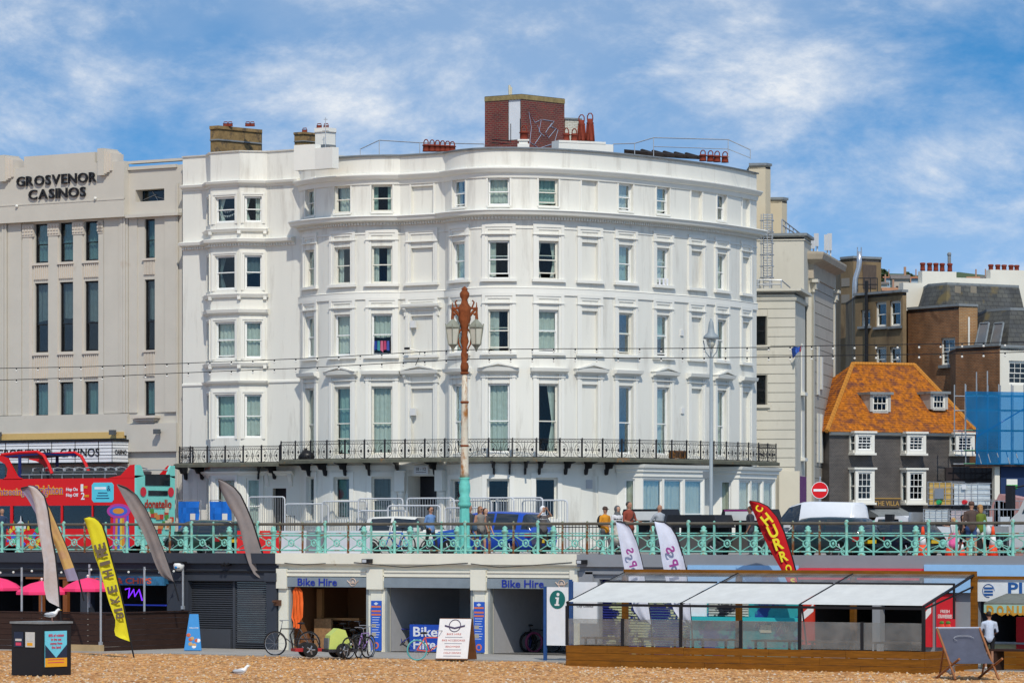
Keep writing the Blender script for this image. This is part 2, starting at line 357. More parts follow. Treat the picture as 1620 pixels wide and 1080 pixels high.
M_DARK = flat('dark_interior', (0.025, 0.025, 0.03), 0.9)  # near-black stands in for the darkness inside rooms
M_COPE = mat('grey_lead', (0.22, 0.24, 0.25), 0.7, var=0.2, scale=2, col2=(0.10, 0.11, 0.12), c2lo=0.5, c2hi=0.7)
M_ROOF = flat('roof_felt', (0.10, 0.10, 0.11), 0.9)
M_IRON = mat('black_ironwork', (0.02, 0.02, 0.023), 0.55, var=0.2, scale=8, col2=(0.16, 0.06, 0.025), c2lo=0.62, c2hi=0.75, c2scale=6)
M_SLAB = mat('balcony_slab', (0.12, 0.12, 0.09), 0.85, var=0.25, scale=4, col2=(0.36, 0.15, 0.03), c2lo=0.58, c2hi=0.66, c2scale=1.6)
M_CASINO = mat('casino_render', (0.55, 0.515, 0.445), 0.85, var=0.05, scale=0.7, bump=0.15, bscale=12, col2=(0.50, 0.44, 0.36), c2lo=0.62, c2hi=0.72, c2scale=0.7)
M_CASTRIM = mat('casino_cream', (0.60, 0.54, 0.46), 0.85, var=0.05, scale=1.5)
M_CREAM = mat('cream_render', (0.56, 0.53, 0.45), 0.85, var=0.07, scale=0.8, bump=0.12, bscale=10, col2=(0.34, 0.31, 0.25), c2lo=0.6, c2hi=0.82, c2scale=1.1, stretch=(1, 1, 0.3))
M_BLACK = flat('black_paint', (0.012, 0.012, 0.014), 0.5)
M_STEEL = flat('galvanised_steel', (0.42, 0.44, 0.46), 0.45, metal=0.5, var=0.12)
M_POT = mat('terracotta', (0.20, 0.035, 0.018), 0.8, var=0.25, scale=4, col2=(0.08, 0.03, 0.025), c2lo=0.6, c2hi=0.75, c2scale=4)

# ---------------------------------------------------------------- ground, road, beach
BEACH, ESP = -3.38, -3.34
def ground():
    land = MB(); land.quad((-2500, 0.35, -0.03), (2500, 0.35, -0.03), (2500, 4000, -0.03), (-2500, 4000, -0.03))
    land.build('ground', mat('far_ground', (0.16, 0.16, 0.15), 0.9, scale=0.3), kind='structure')
    b = MB()                                                         # shingle: gently uneven sheet
    xs = [-2500, -300, -90] + [-60 + i*1.5 for i in range(0, 110)] + [160, 400, 2500]
    ys = [-3000, -400, -120, -70] + [-46 + i*1.5 for i in range(0, 28)] + [-5.2]
    rnd = random.Random(3); vs = []
    for j, y in enumerate(ys):
        for i, x in enumerate(xs):
            zb = BEACH - 0.03*max(0, -y-24)
            vs.append((x, y, zb + (rnd.uniform(-0.03, 0.03) if 4 < i < len(xs)-4 and 4 < j < len(ys)-1 else 0)))
    n = len(xs); b.add(vs, [(j*n+i, j*n+i+1, (j+1)*n+i+1, (j+1)*n+i) for j in range(len(ys)-1) for i in range(n-1)]); b.sm = [True]*len(b.f)
    m = bpy.data.materials.new('shingle'); m.use_nodes = True; nt = m.node_tree; N = nt.nodes; L = nt.links; p = N['Principled BSDF']; p.inputs['Roughness'].default_value = 0.8
    tc = N.new('ShaderNodeTexCoord'); vo = N.new('ShaderNodeTexVoronoi'); vo.inputs['Scale'].default_value = 9; L.new(tc.outputs['Object'], vo.inputs[0])
    cr = N.new('ShaderNodeValToRGB'); sp = N.new('ShaderNodeSeparateColor'); L.new(vo.outputs['Color'], sp.inputs[0]); L.new(sp.outputs[0], cr.inputs[0])
    e = cr.color_ramp.elements; e[0].position = 0.0; e[0].color = (0.10, 0.05, 0.025, 1); e[1].position = 1; e[1].color = (0.85, 0.68, 0.50, 1)
    for ps, c in ((0.25, (0.42, 0.22, 0.09, 1)), (0.55, (0.54, 0.31, 0.13, 1)), (0.8, (0.62, 0.39, 0.19, 1))): q = e.new(ps); q.color = c
    n1 = N.new('ShaderNodeTexNoise'); n1.inputs['Scale'].default_value = 0.5; n1.inputs['Detail'].default_value = 6; L.new(tc.outputs['Object'], n1.inputs[0])
    r = N.new('ShaderNodeMapRange'); L.new(n1.outputs[0], r.inputs[0]); r.inputs[1].default_value = 0.3; r.inputs[2].default_value = 0.7; r.inputs[3].default_value = 0.8; r.inputs[4].default_value = 1.15
    v = N.new('ShaderNodeVectorMath'); v.operation = 'SCALE'; L.new(cr.outputs[0], v.inputs[0]); L.new(r.outputs[0], v.inputs['Scale']); w = N.new('ShaderNodeVectorMath'); w.operation = 'MULTIPLY'; w.inputs[1].default_value = (1.12, 0.90, 0.68); L.new(v.outputs[0], w.inputs[0]); L.new(w.outputs[0], p.inputs['Base Color']); p.inputs['Specular IOR Level'].default_value = 0.15
    bp = N.new('ShaderNodeBump'); bp.inputs['Strength'].default_value = 1; bp.inputs['Distance'].default_value = 0.06; bp.invert = True; L.new(vo.outputs['Distance'], bp.inputs['Height']); L.new(bp.outputs[0], p.inputs['Normal'])
    b.build('beach', m, kind='structure')
    # loose pebbles standing proud of the shingle in the strip the camera sees
    pb = MB(); rnd = random.Random(5); cols = [(0.60,0.30,0.09),(0.58,0.37,0.18),(0.34,0.18,0.07),(0.58,0.46,0.34)]
    for i in range(9000):
        px = rnd.uniform(-10, 1630); py = rnd.uniform(1034, 1083); q = PG(px, py, BEACH)
        if not (-60 < q[1] < -5.6): continue
        zb = BEACH; r = rnd.uniform(0.025, 0.07); h = r*rnd.uniform(0.5, 0.8); a = rnd.uniform(0, 6.28); ca, sa = math.cos(a)*r, math.sin(a)*r
        x, y = q[0], q[1]; zb += 0.005
        pb.add([(x+ca,y+sa,zb),(x-sa*0.7,y+ca*0.7,zb),(x-ca,y-sa,zb),(x+sa*0.7,y-ca*0.7,zb),(x,y,zb+h)], [(0,1,4),(1,2,4),(2,3,4),(3,0,4)], rnd.choice((0,0,1,1,2,3)))
    pb.sm = [True]*len(pb.f)
    pb.build('loose_pebbles', [flat('pebble_%d' % i, c, 0.75, var=0.15) for i, c in enumerate(cols)], label='loose brown and tan pebbles lying on the shingle beach', cat='pebbles', kind='stuff')
    e = MB(); e.box(-80, 80, -5.6, 7, -3.9, ESP); e.build('lower_esplanade', mat('esplanade_concrete', (0.33, 0.31, 0.28), 0.9, var=0.15, scale=1.2), kind='structure')
    d = MB(); d.box(-90, 90, -0.02, 6.0, -0.26, 0.0); d.build('promenade_pavement', mat('deck_paving', (0.33, 0.32, 0.29), 0.9, var=0.15, scale=1), kind='structure')
    r_ = MB(); r_.box(-300, 300, 6.0, 18.5, -0.5, -0.12); r_.build('road', mat('asphalt', (0.055, 0.055, 0.058), 0.9, var=0.15, scale=1, bump=0.2, bscale=60), kind='structure')
    k = MB(); k.box(-300, 300, 18.5, 18.7, -0.5, 0.0, 1); k.box(-300, 300, 18.7, 21.98, -0.5, -0.004, 0)
    k.build('far_pavement', [mat('paving_slabs', (0.44, 0.42, 0.38), 0.9, var=0.12, scale=1), flat('kerb_stone', (0.36, 0.35, 0.33), 0.85)], kind='structure')
    l = MB()
    for i in range(-14, 15): l.box(i*5-1.2, i*5+1.2, 12.1, 12.22, -0.125, -0.115)
    for y in (6.35, 18.15): l.box(-90, 90, y, y+0.1, -0.125, -0.115)
    l.build('road_markings', flat('road_paint', (0.75, 0.75, 0.72), 0.7), kind='structure')
ground()

# ---------------------------------------------------------------- sash windows
_cache = {}
def sash_mesh(w, h, fr=0.05, meet=0.5, lift=0.0, bars=(0, 0), key=''):
    kk = ('sash', round(w,3), round(h,3), fr, meet, lift, bars)
    if kk in _cache: return _cache[kk]
    m = MB(); a = w/2
    m.box(-a, -a+fr, 0, 0.10, 0, h); m.box(a-fr, a, 0, 0.10, 0, h); m.box(-a+fr, a-fr, 0, 0.10, h-fr, h); m.box(-a+fr, a-fr, -0.03, 0.10, 0, fr*0.8)
    zi0, zi1 = fr*0.8, h-fr; zm = zi0 + (zi1-zi0)*meet; b = a-fr; s = 0.035
    def leaf(z0, z1, y, nb):
        m.box(-b, -b+s, y, y+0.03, z0, z1); m.box(b-s, b, y, y+0.03, z0, z1); m.box(-b+s, b-s, y, y+0.03, z1-s, z1); m.box(-b+s, b-s, y, y+0.03, z0, z0+s*1.25)
        for i in range(1, nb[0]): x = -b + 2*b*i/nb[0]; m.box(x-0.012, x+0.012, y+0.002, y+0.028, z0+s, z1-s)
        for i in range(1, nb[1]): z = z0 + (z1-z0)*i/nb[1]; m.box(-b+s, b-s, y+0.004, y+0.026, z-0.012, z+0.012)
    leaf(zm-0.02, zi1, 0.02, bars); leaf(zi0+lift, zm+0.02+lift, 0.055, bars)
    up = MB(); up.box(-b+s, b-s, 0.033, 0.038, zm, zi1-s); lo = MB(); lo.box(-b+s, b-s, 0.068, 0.073, zi0+lift+s, zm+lift)
    _cache[kk] = (m, up, lo, (zi0, zm, zi1, b)); return _cache[kk]
def curtain_mb(w, z0, z1, y, mode, seed):
    rnd = random.Random(seed); m = MB(); spans = []
    if mode == 'full': spans = [(-w/2, w/2)]
    elif mode == 'sides': c = w*rnd.uniform(0.22, 0.36); spans = [(-w/2, -w/2+c), (w/2-c, w/2)]
    elif mode == 'left': spans = [(-w/2, -w/2+w*rnd.uniform(0.3, 0.5))]
    elif mode == 'right': spans = [(w/2-w*rnd.uniform(0.3, 0.5), w/2)]
    elif mode == 'net': spans = [(-w/2, w/2)]; z0 = z1-(z1-z0)*rnd.uniform(0.5, 0.62)
    for a, b in spans:
        n = max(5, int((b-a)/0.045)); ph = rnd.uniform(0, 6); fq = rnd.uniform(1.0, 1.6); tie = rnd.random() < 0.3 and mode in ('left', 'right', 'sides')
        pts = []
        for i in range(n+1):
            f = i/n; x = a+(b-a)*f; yo = y + 0.028*math.sin(ph+i*fq)+0.012*math.sin(ph*2+i*2.3*fq)
            pts.append((x, yo, f))
        rows = [z1, z1-(z1-z0)*0.55, z0+(0.03 if mode == 'full' else 0)]; vs = []
        for ri, z in enumerate(rows):
            for x, yo, f in pts:
                xx = x
                if tie and ri == 1: xx = (a if a < 0 else b) + (x-(a if a < 0 else b))*0.35
                vs.append((xx, yo, z + (0.03*math.sin(ph+f*5) if ri == 2 else 0)))
        k = n+1; m.add(vs, [(r*k+i+k, r*k+i+k+1, r*k+i+1, r*k+i) for r in range(2) for i in range(n)])
    return m
CURTS = {'p': lambda: M_CURT, 'g': lambda: M_CURT2, 'w': lambda: M_CURTW, 't': lambda: M_TEAL}
def put_window(bld, P, tc, w, z0, z1, rec=0.14, surround=None, meet=0.5, lift=0.0, bars=(0,0), curtain=('full','p'), fr=0.05, sash=None, glass=None, name='window', seed=0, step=0.0):
    F = P.frame(tc, -rec, z0); sash = sash or M_SASH; glass = glass or M_GLASS
    top = surround(MB(), tc, w, z0, z1).build(name, M_TRIM, bld) if surround else None
    m, up, lo, (zi0, zm, zi1, b) = sash_mesh(w, z1-z0, fr, meet, lift, bars)
    kk = ('mesh', id(m), sash.name, glass.name)
    if kk not in _cache: _cache[kk] = (m.mesh('sash_frame', sash), up.mesh('pane', glass), lo.mesh('pane', glass))
    a, bb, c = _cache[kk]
    if top is None: top = inst(name, a, bld, F)
    else: inst('sash_frame', a, top, F)
    inst('pane', bb, top, F); inst('pane', c, top, F)
    if curtain and curtain[0]:
        cm = curtain_mb(2*b, zi0+0.02, zi1, 0.19, curtain[0], seed); cm.M = None
        me = cm.mesh('curtain', CURTS[curtain[1]]()); inst('curtain', me, top, F)
    return top
def pick_curtain(rnd):
    return rnd.choice((('full','p'),('full','p'),('full','g'),('sides','p'),('left','p'),('right','p'),('net','p'),('full','p'),('sides','g')))

# ---------------------------------------------------------------- bow-fronted white terrace
DW = 22.0
ANG = [(474,-70),(490,-61),(541,-37),(604,-8),(633,4)]
ANG2 = [(704,-70),(725,-53),(789,-3),(868,24),(933,38),(990,46),(1051,50),(1102,54),(1143,60),(1178,65),(1197,68)]
def integ(x0, Z0, ang):
    pts = []; x, Z = x0, Z0; X = (x-810)/FP*Z
    def phi(x):
        for (a, pa), (b, pb) in zip(ang, ang[1:]):
            if a <= x <= b: return pa + (pb-pa)*(x-a)/(b-a)
        return ang[-1][1]
    pts.append((x, Z))
    while x < ang[-1][0]-0.01:
        dx = min(5.0, ang[-1][0]-x); t = math.tan(R(phi(x+dx/2))); k = (x+dx-810)/FP
        # X' = k Z',  Z' = Z + t (X'-X)
        Zn = (Z - t*X)/(1 - t*k); x += dx; Z = Zn; X = k*Z; pts.append((x, Z))
    return pts
_a = integ(474, ZD(474, DW), ANG)
_d = FZ(*_a[-1])[1]                          # the doorway bay stands parallel to the seafront
_b = [(704, ZD(704, _d+0.02))]; _b = integ(704, _b[0][1], ANG2)
BOW = Path([FZ(*q) for q in _a] + [FZ(640, ZD(640, _d+0.01)), FZ(668, ZD(668, _d+0.015)), FZ(698, ZD(698, _d+0.02))] + [FZ(*q) for q in _b])
ZR = depth(*BOW.at(BOW.tx(789))[:2])
def RY(y): return zz(y, ZR)                  # photograph row -> height, read at the column 789
def terrace():
    rnd = random.Random(11)
    T = thing('bow_fronted_terrace', 'white stucco bow-fronted corner terrace with pedimented windows and iron balcony', 'building', (BOW.at(BOW.tx(700)).x, BOW.at(BOW.tx(700)).y, 0))
    P = BOW; ops = []; jobs = []
    cols = [(490,'w'),(541,'w'),(604,'w'),(668,'b'),(725,'w'),(789,'w'),(868,'w'),(933,'b'),(990,'w'),(1049,'w'),(1102,'b'),(1142,'w'),(1180,'b')]
    rows = [('attic', 325, 281), ('third', 440, 380), ('second', 556, 489), ('first', 716, 606)]
    special = {(789,'third'): 0.14, (868,'third'): 0.18, (789,'second'): 0.12, (868,'attic'): 0.10, (868,'second'): 0.05, (990,'second'): 0.04, (1049,'second'): 0.06, (725,'attic'): 0.06, (990,'attic'): 0.06, (1049,'attic'): 0.10, (541,'first'): 0.6, (1049,'third'): 0.2, (725,'first'): 0.5}
    curt = {(789,'first'):('full','p'),(868,'first'):('right','p'),(990,'first'):('left','p'),(1049,'first'):('full','p'),(1142,'first'):('full','p'),(604,'first'):('full','p'),(541,'first'):('full','g'),(490,'first'):('full','p'),
            (789,'third'):('left','p'),(868,'third'):('sides','p'),(789,'second'):('left','p'),(868,'second'):('full','p'),(990,'second'):(None,''),(1049,'second'):('net','g'),(541,'third'):('sides','p'),(604,'third'):('sides','p'),(541,'second'):('full','p'),(604,'second'):('net','p'),(789,'attic'):('full','p'),(868,'attic'):('full','g'),(990,'attic'):('full','p'),(1142,'third'):('full','p')}
    pedi = {541,668,789,933,1049,1142}
    def surround_for(row):
        def f(mb, tc, w, z0, z1):
            h = w/2; a = 0.24 if row != 'attic' else 0.07; o = 0.07 if row != 'attic' else 0.03
            zb = z0-0.02 if row != 'first' else RY(722)
            for s0, s1, oo in ((h+0.10, h+a, o), (h, h+0.10, o*0.55)) if row != 'attic' else ((h, h+a, o),):
                band(mb, P, tc-s1, tc-s0, zb, z1+s0, 0, oo); band(mb, P, tc+s0, tc+s1, zb, z1+s0, 0, oo); band(mb, P, tc-s1, tc+s1, z1+s0, z1+s1, 0, oo)
            if row in ('third', 'second'): band(mb, P, tc-h-0.29, tc+h+0.29, z0-0.13, z0-0.02, -0.02, 0.14); band(mb, P, tc-h-0.26, tc+h+0.26, z1+a, z1+a+0.045, 0, 0.11)
            elif row == 'attic': band(mb, P, tc-h-0.02, tc+h+0.02, z0-0.07, z0, -0.02, 0.05)
            else: band(mb, P, tc-h-0.28, tc+h+0.28, z1+a, z1+a+0.04, 0, 0.10)
            return mb
        return f
    for x, kind in cols:
        tc = P.tx(x); w = 0.88 if kind == 'w' else (1.12 if x == 668 else 0.84)
        for rn, y0, y1 in rows:
            z0, z1 = RY(y0), RY(y1)
            if kind == 'b':
                if rn == 'attic': z0 -= 0.12
                if x == 668: z1 -= 0.12
                ops.append((tc-w/2, tc+w/2, z0, z1, 0.13, True)); jobs.append((x, tc, w, z0, z1, rn, True))
            else: ops.append((tc-w/2, tc+w/2, z0, z1, 0.26)); jobs.append((x, tc, w, z0, z1, rn, False))
    # ground floor openings
    gops = []; G = []
    for x, w, y0, y1 in ((491,0.75,822,751),(540,0.86,820,752),(604,0.86,820,752),(721,0.8,820,757),(788,0.92,820,757),(865,0.96,820,755)):
        tc = P.tx(x); gops.append((tc-w/2, tc+w/2, RY(y0), RY(y1), 0.26)); G.append((x, tc, w, RY(y0), RY(y1)))
    te = P.tx(668); gops.append((te-0.72, te+0.72, 0.02, RY(751), 0.9))
    td = P.tx(1102); gops.append((td-0.36, td+0.36, 0.02, RY(772), 0.35))
    tv = P.tx(933); gops.append((tv-0.46, tv+0.46, 0.35, RY(752), 0.05, True))
    ztop = RY(236)
    m = MB(); wall(m, P, 0.0, RY(725), gops); wall(m, P, RY(725), ztop, ops)
    e0, e1 = P.at(0), P.at(P.L); back = 40.0
    br = FZ(1192, depth(e1.x, e1.y)+14); back = br[1]
    m.quad((e1.x,e1.y,0), (br[0],br[1],0), (br[0],br[1],ztop), (e1.x,e1.y,ztop)); m.quad((br[0],br[1],0), (e0.x,back,0), (e0.x,back,ztop), (br[0],br[1],ztop))
    m.quad((e0.x,back,0), (e0.x,e0.y,0), (e0.x,e0.y,ztop), (e0.x,back,ztop))
    m.build('wall', M_STUCCO, T)
    # parapet back and roof
    r = MB(); zr = RY(246); ring = [P.at(t, -0.32, zr) for t in P.breaks(0, P.L)]
    c = Vector((br[0]-6, back-4, zr))
    for a, b in zip(ring, ring[1:]): r.add([a, b, Vector((c.x, c.y, zr))], [(0,1,2)])
    r.add([ring[-1], Vector((br[0],br[1],zr)), Vector((e0.x,back,zr)), ring[0], Vector((c.x,c.y,zr))], [(0,1,4),(1,2,4),(2,3,4)])
    r.build('roof', M_ROOF, T)
    q = MB(); sweep(q, P, [(-0.32, zr-0.1), (-0.25, zr-0.1), (-0.25, ztop+0.01), (-0.32, ztop+0.01)]); sweep(q, P, [(-0.34, ztop), (0.10, ztop), (0.12, ztop+0.05), (-0.1, ztop+0.10), (-0.34, ztop+0.08)])
    q.build('coping', M_COPE, T)
    q = MB(); sweep(q, P, [(-2.3, 0.0), (-2.2, 0.0), (-2.2, zr-0.15), (-2.3, zr-0.15)], 0.2, P.L); q.build('room_shade_backing', M_DARK, T)  # sheet behind the windows, room darkness put into its colour
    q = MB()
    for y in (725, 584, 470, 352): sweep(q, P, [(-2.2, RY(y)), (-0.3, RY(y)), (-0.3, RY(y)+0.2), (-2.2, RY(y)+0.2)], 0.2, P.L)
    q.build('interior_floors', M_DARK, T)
    # cornices and strings
    q = MB(); sweep(q, P, [(0, RY(281)), (0.05, RY(281)), (0.09, RY(274)), (0.20, RY(272.5)), (0.30, RY(267)), (0.30, RY(265.5)), (0, RY(263))], 0, P.L); q.build('upper_cornice', M_TRIM, T)
    q = MB(); sweep(q, P, [(0, RY(347)), (0.05, RY(347)), (0.10, RY(343)), (0.16, RY(341.5)), (0.42, RY(340)), (0.46, RY(336)), (0.52, RY(333.5)), (0.50, RY(332)), (0, RY(330))]); q.build('main_cornice', M_TRIM, T)
    q = MB(); t = 0.05
    while t < P.L: band(q, P, t, t+0.07, RY(346.6), RY(342.2), 0.04, 0.155); t += 0.135
    q.build('dentils', M_TRIM, T, kind='stuff')
    q = MB(); sweep(q, P, [(0, RY(361)), (0.035, RY(361)), (0.03, RY(358.6)), (0, RY(358.4))]); q.build('string_course', M_TRIM, T)
    q = MB(); sweep(q, P, [(0, RY(467)), (0.06, RY(466)), (0.05, RY(456)), (0.07, RY(455)), (0, RY(453.5))]); q.build('string_course', M_TRIM, T)
    # windows
    for i, (x, tc, w, z0, z1, rn, blind) in enumerate(jobs):
        sf = surround_for(rn)
        if blind: sf(MB(), tc, w, z0, z1).build('blind_window', M_TRIM, T); continue
        cu = curt.get((x, rn)) or pick_curtain(rnd)
        put_window(T, P, tc, w, z0, z1, surround=sf, lift=special.get((x, rn), 0.0), curtain=cu, seed=i, meet=0.46 if rn == 'first' else 0.5, sash=M_SASHY if (x+len(rn)) % 3 == 0 else M_SASH)
    # window heads over the first floor: triangular and flat pediments
    for x, kind in cols:
        tc = P.tx(x); hw = 0.80 if x != 668 else 0.95; q = MB()
        zb, zt = RY(588), RY(581.5)
        sweep(q, P, [(0, zb-0.06), (0.10, zb-0.06), (0.14, zb), (0.26, zb+0.03), (0.30, zt), (0, zt+0.03)], tc-hw, tc+hw)
        if x in pedi:
            F = P.frame(tc, 0, 0); q.M = F; ap = RY(572.5)
            q.prismy([(-hw-0.02, zt), (hw+0.02, zt), (0, zt+0.02)], -0.27, 0.02); q.prismy([(-hw-0.04, zt-0.01), (-hw+0.12, zt+0.0), (0, ap-0.09), (0, ap)], -0.30, 0.02); q.prismy([(hw+0.04, zt-0.01), (0, ap), (0, ap-0.09), (hw-0.12, zt+0.0)], -0.30, 0.02)
            q.prismy([(-hw+0.1, zt), (hw-0.1, zt), (0, ap-0.07)], -0.14, 0.02)
        q.build('pediment' if x in pedi else 'window_head', M_TRIM, T)
    for rn, y in (('first', 592), ('second', 484)):          # brackets on the doorway bay
        if rn == 'second':
            q = MB(); sweep(q, P, [(0, RY(482)), (0.12, RY(482)), (0.24, RY(479)), (0.26, RY(475)), (0, RY(473))], P.tx(668)-0.98, P.tx(668)+0.98); q.build('window_head', M_TRIM, T)
        for dx in (-0.80, 0.80):
            q = MB(P.frame(P.tx(668)+dx, 0, 0)); z = RY(y); q.prismx([(0.02, z+0.16), (-0.20, z+0.16), (-0.19, z+0.02), (-0.10, z-0.08), (-0.09, z-0.25), (0.02, z-0.30)], -0.06, 0.06); q.build('bracket', M_TRIM, T)
    # shop-level windows
    for i, (x, tc, w, z0, z1) in enumerate(G):
        def sf(mb, tc, w, z0, z1):
            h = w/2; band(mb, P, tc-h-0.2, tc-h, z0-0.1, z1+0.2, 0, 0.04); band(mb, P, tc+h, tc+h+0.2, z0-0.1, z1+0.2, 0, 0.04); band(mb, P, tc-h, tc+h, z1, z1+0.2, 0, 0.04); band(mb, P, tc-h-0.22, tc+h+0.22, z0-0.14, z0, -0.1, 0.1); return mb
        put_window(T, P, tc, w, z0, z1, surround=sf, curtain=('full' if x < 700 else None, 'p'), seed=90+i, meet=0.45, sash=M_SASHY, glass=M_DARKGLASS)
    # rendered blocks of the ground floor, joints left open between them
    zc = [0.06 + 0.62*i for i in range(5)]; allg = gops + [(P.tx(972), P.tx(1096)+0.2, 0, 9), (P.tx(1126), P.L, 0, 9)]
    for ci, z in enumerate(zc):
        t = 0.1 + (0.5 if ci % 2 else 0)
        while t < P.L-1.0:
            a, b = t, t+0.98; t += 1.0
            if any(o[0]-0.24 < b and o[1]+0.24 > a and o[2]-0.2 < z+0.6 and o[3]+0.22 > z for o in allg): continue
            q = MB(); band(q, P, a, b, z, z+0.605, -0.01, 0.014); q.build('stucco_block', M_STUCCO, T)
    q = MB(); sweep(q, P, [(0, RY(741)), (0.05, RY(741)), (0.05, RY(733)), (0, RY(732))]); q.build('string_course', M_TRIM, T)
    # entrance with half columns, number board and dark doors
    q = MB(P.frame(te, -0.9, 0)); q.box(-0.72, 0.72, 0, 0.05, 0, RY(751)); q.box(-0.03, 0.03, -0.02, 0, 0, 2.2); q.box(-0.72, 0.72, -0.03, 0, 2.2, 2.3); q.build('entrance_door', flat('door_black', (0.02, 0.02, 0.025), 0.3), T)
    for dx in (-1.02, 1.05):
        q = MB(P.frame(te+dx, 0.05, 0)); q.smooth = True; q.lathe([(0.2,0),(0.2,0.12),(0.155,0.2),(0.15,2.35),(0.18,2.4),(0.2,2.5)], 16); q.smooth = False; q.box(-0.22, 0.22, -0.24, 0.1, 2.5, RY(742)); q.build('half_column', M_TRIM, T)
    q = MB(P.frame(te, 0.06, 0)); q.box(-0.36, 0.36, -0.03, 0.0, RY(748), RY(735), 0); add_text(q, '10 - 12', (0, -0.034, RY(740)), height=0.13, bold=0.006, k=1); q.box(-0.25, 0.25, -0.034, -0.03, RY(745.4), RY(744.6), 1)
    q.build('number_board', [flat('board_white', (0.7, 0.72, 0.74)), M_BLACK], T)
    q = MB(P.frame(td, -0.3, 0)); q.box(-0.36, 0.36, 0, 0.05, 0, RY(772)); q.build('side_door', flat('door_brown', (0.035, 0.025, 0.02), 0.5), T)
    q = MB(P.frame(tv, -0.05, 0)); q.box(-0.16, 0.16, -0.03, 0.0, RY(772), RY(758))
    for i in range(5): q.box(-0.14, 0.14, -0.045, -0.03, RY(771)+i*0.065, RY(771)+i*0.065+0.03)
    q.build('vent_grille', flat('vent_grey', (0.45, 0.45, 0.46)), T)
    # square bay shop windows at ground level
    for xa, xb, y0 in ((980, 1088, 742), (1132, 1206, 742)):
        ta, tb = P.tx(xa-4), P.tx(xb+4); a, b = P.at(ta), P.at(tb); d = (b-a).normalized(); n = Vector((d.y, -d.x, 0)); e = 1.0
        ang = R(14); 
        Q = Path([(a+n*0.0).xy, (a+d*0.42+n*e).xy, (b-d*0.30+n*e).xy, (b+n*0.0).xy]); B = MB(); o2 = []
        seg = Q.t; L1 = seg[2]-seg[1]; nw = 3; wz0, wz1 = 0.55, RY(756); js = []
        js.append(((seg[0]+seg[1])/2, 0.44))
        for i in range(nw): js.append((seg[1] + L1*(i+0.5)/nw, L1/nw-0.13))
        js.append(((seg[2]+seg[3])/2, 0.4))
        for tc, w in js: o2.append((tc-w/2, tc+w/2, wz0, wz1, 0.10))
        wall(B, Q, 0.0, RY(735), o2); sweep(B, Q, [(-0.6, RY(735)), (0.02, RY(735)), (0.02, RY(733)), (-0.6, RY(733))])
        sweep(B, Q, [(0, RY(752)), (0.06, RY(752)), (0.06, RY(746)), (0.14, RY(744)), (0.14, RY(740)), (0.22, RY(738)), (0.26, RY(733.5)), (0, RY(732))])
        W = B.build('bay_shopfront', M_TRIM, T)
        for i, (tc, w) in enumerate(js):
            m_, up, lo, (zi0, zm, zi1, bb) = sash_mesh(w, wz1-wz0, 0.04, 0.42, 0)
            F = Q.frame(tc, -0.06, wz0, 0.05); inst('sash_frame', m_.mesh('sash_frame', M_SASH), W, F); inst('pane', up.mesh('pane', M_GLASS), W, F); inst('pane', lo.mesh('pane', M_GLASS), W, F)
            inst('curtain', curtain_mb(2*bb, zi0, zi1, 0.16, 'full', 40+i).mesh('curtain', mat('curtain_cream', (0.62, 0.58, 0.46), 0.9, var=0.1)), W, F)
    # alarm boxes, lamp and pipes on the front
    for x, y, s in ((655, 507, 0.24), (655, 648, 0.24), (1078, 516, 0.2), (1079, 643, 0.2)):
        q = MB(P.frame(P.tx(x), 0, RY(y))); q.box(-s/2, s/2, -0.12 if x < 700 else -0.06, 0.02, -s*0.6, s*0.6); q.build('alarm_box', flat('alarm_white', (0.68, 0.68, 0.66)), T)
    q = MB(P.frame(P.tx(655), 0, RY(547))); q.tube([(0.3,-0.05,-0.1),(-0.1,-0.35,0.02)], 0.03); q.box(-0.2,0.0,-0.42,-0.3,-0.03,0.06,1); q.tube([(0.3,0,-0.1),(0.25,-0.04,-0.4),(-0.1,-0.03,-1.0)], 0.012, k=1); q.build('wall_lamp', [M_TRIM, M_BLACK], T)
    return T
TERR = terrace()

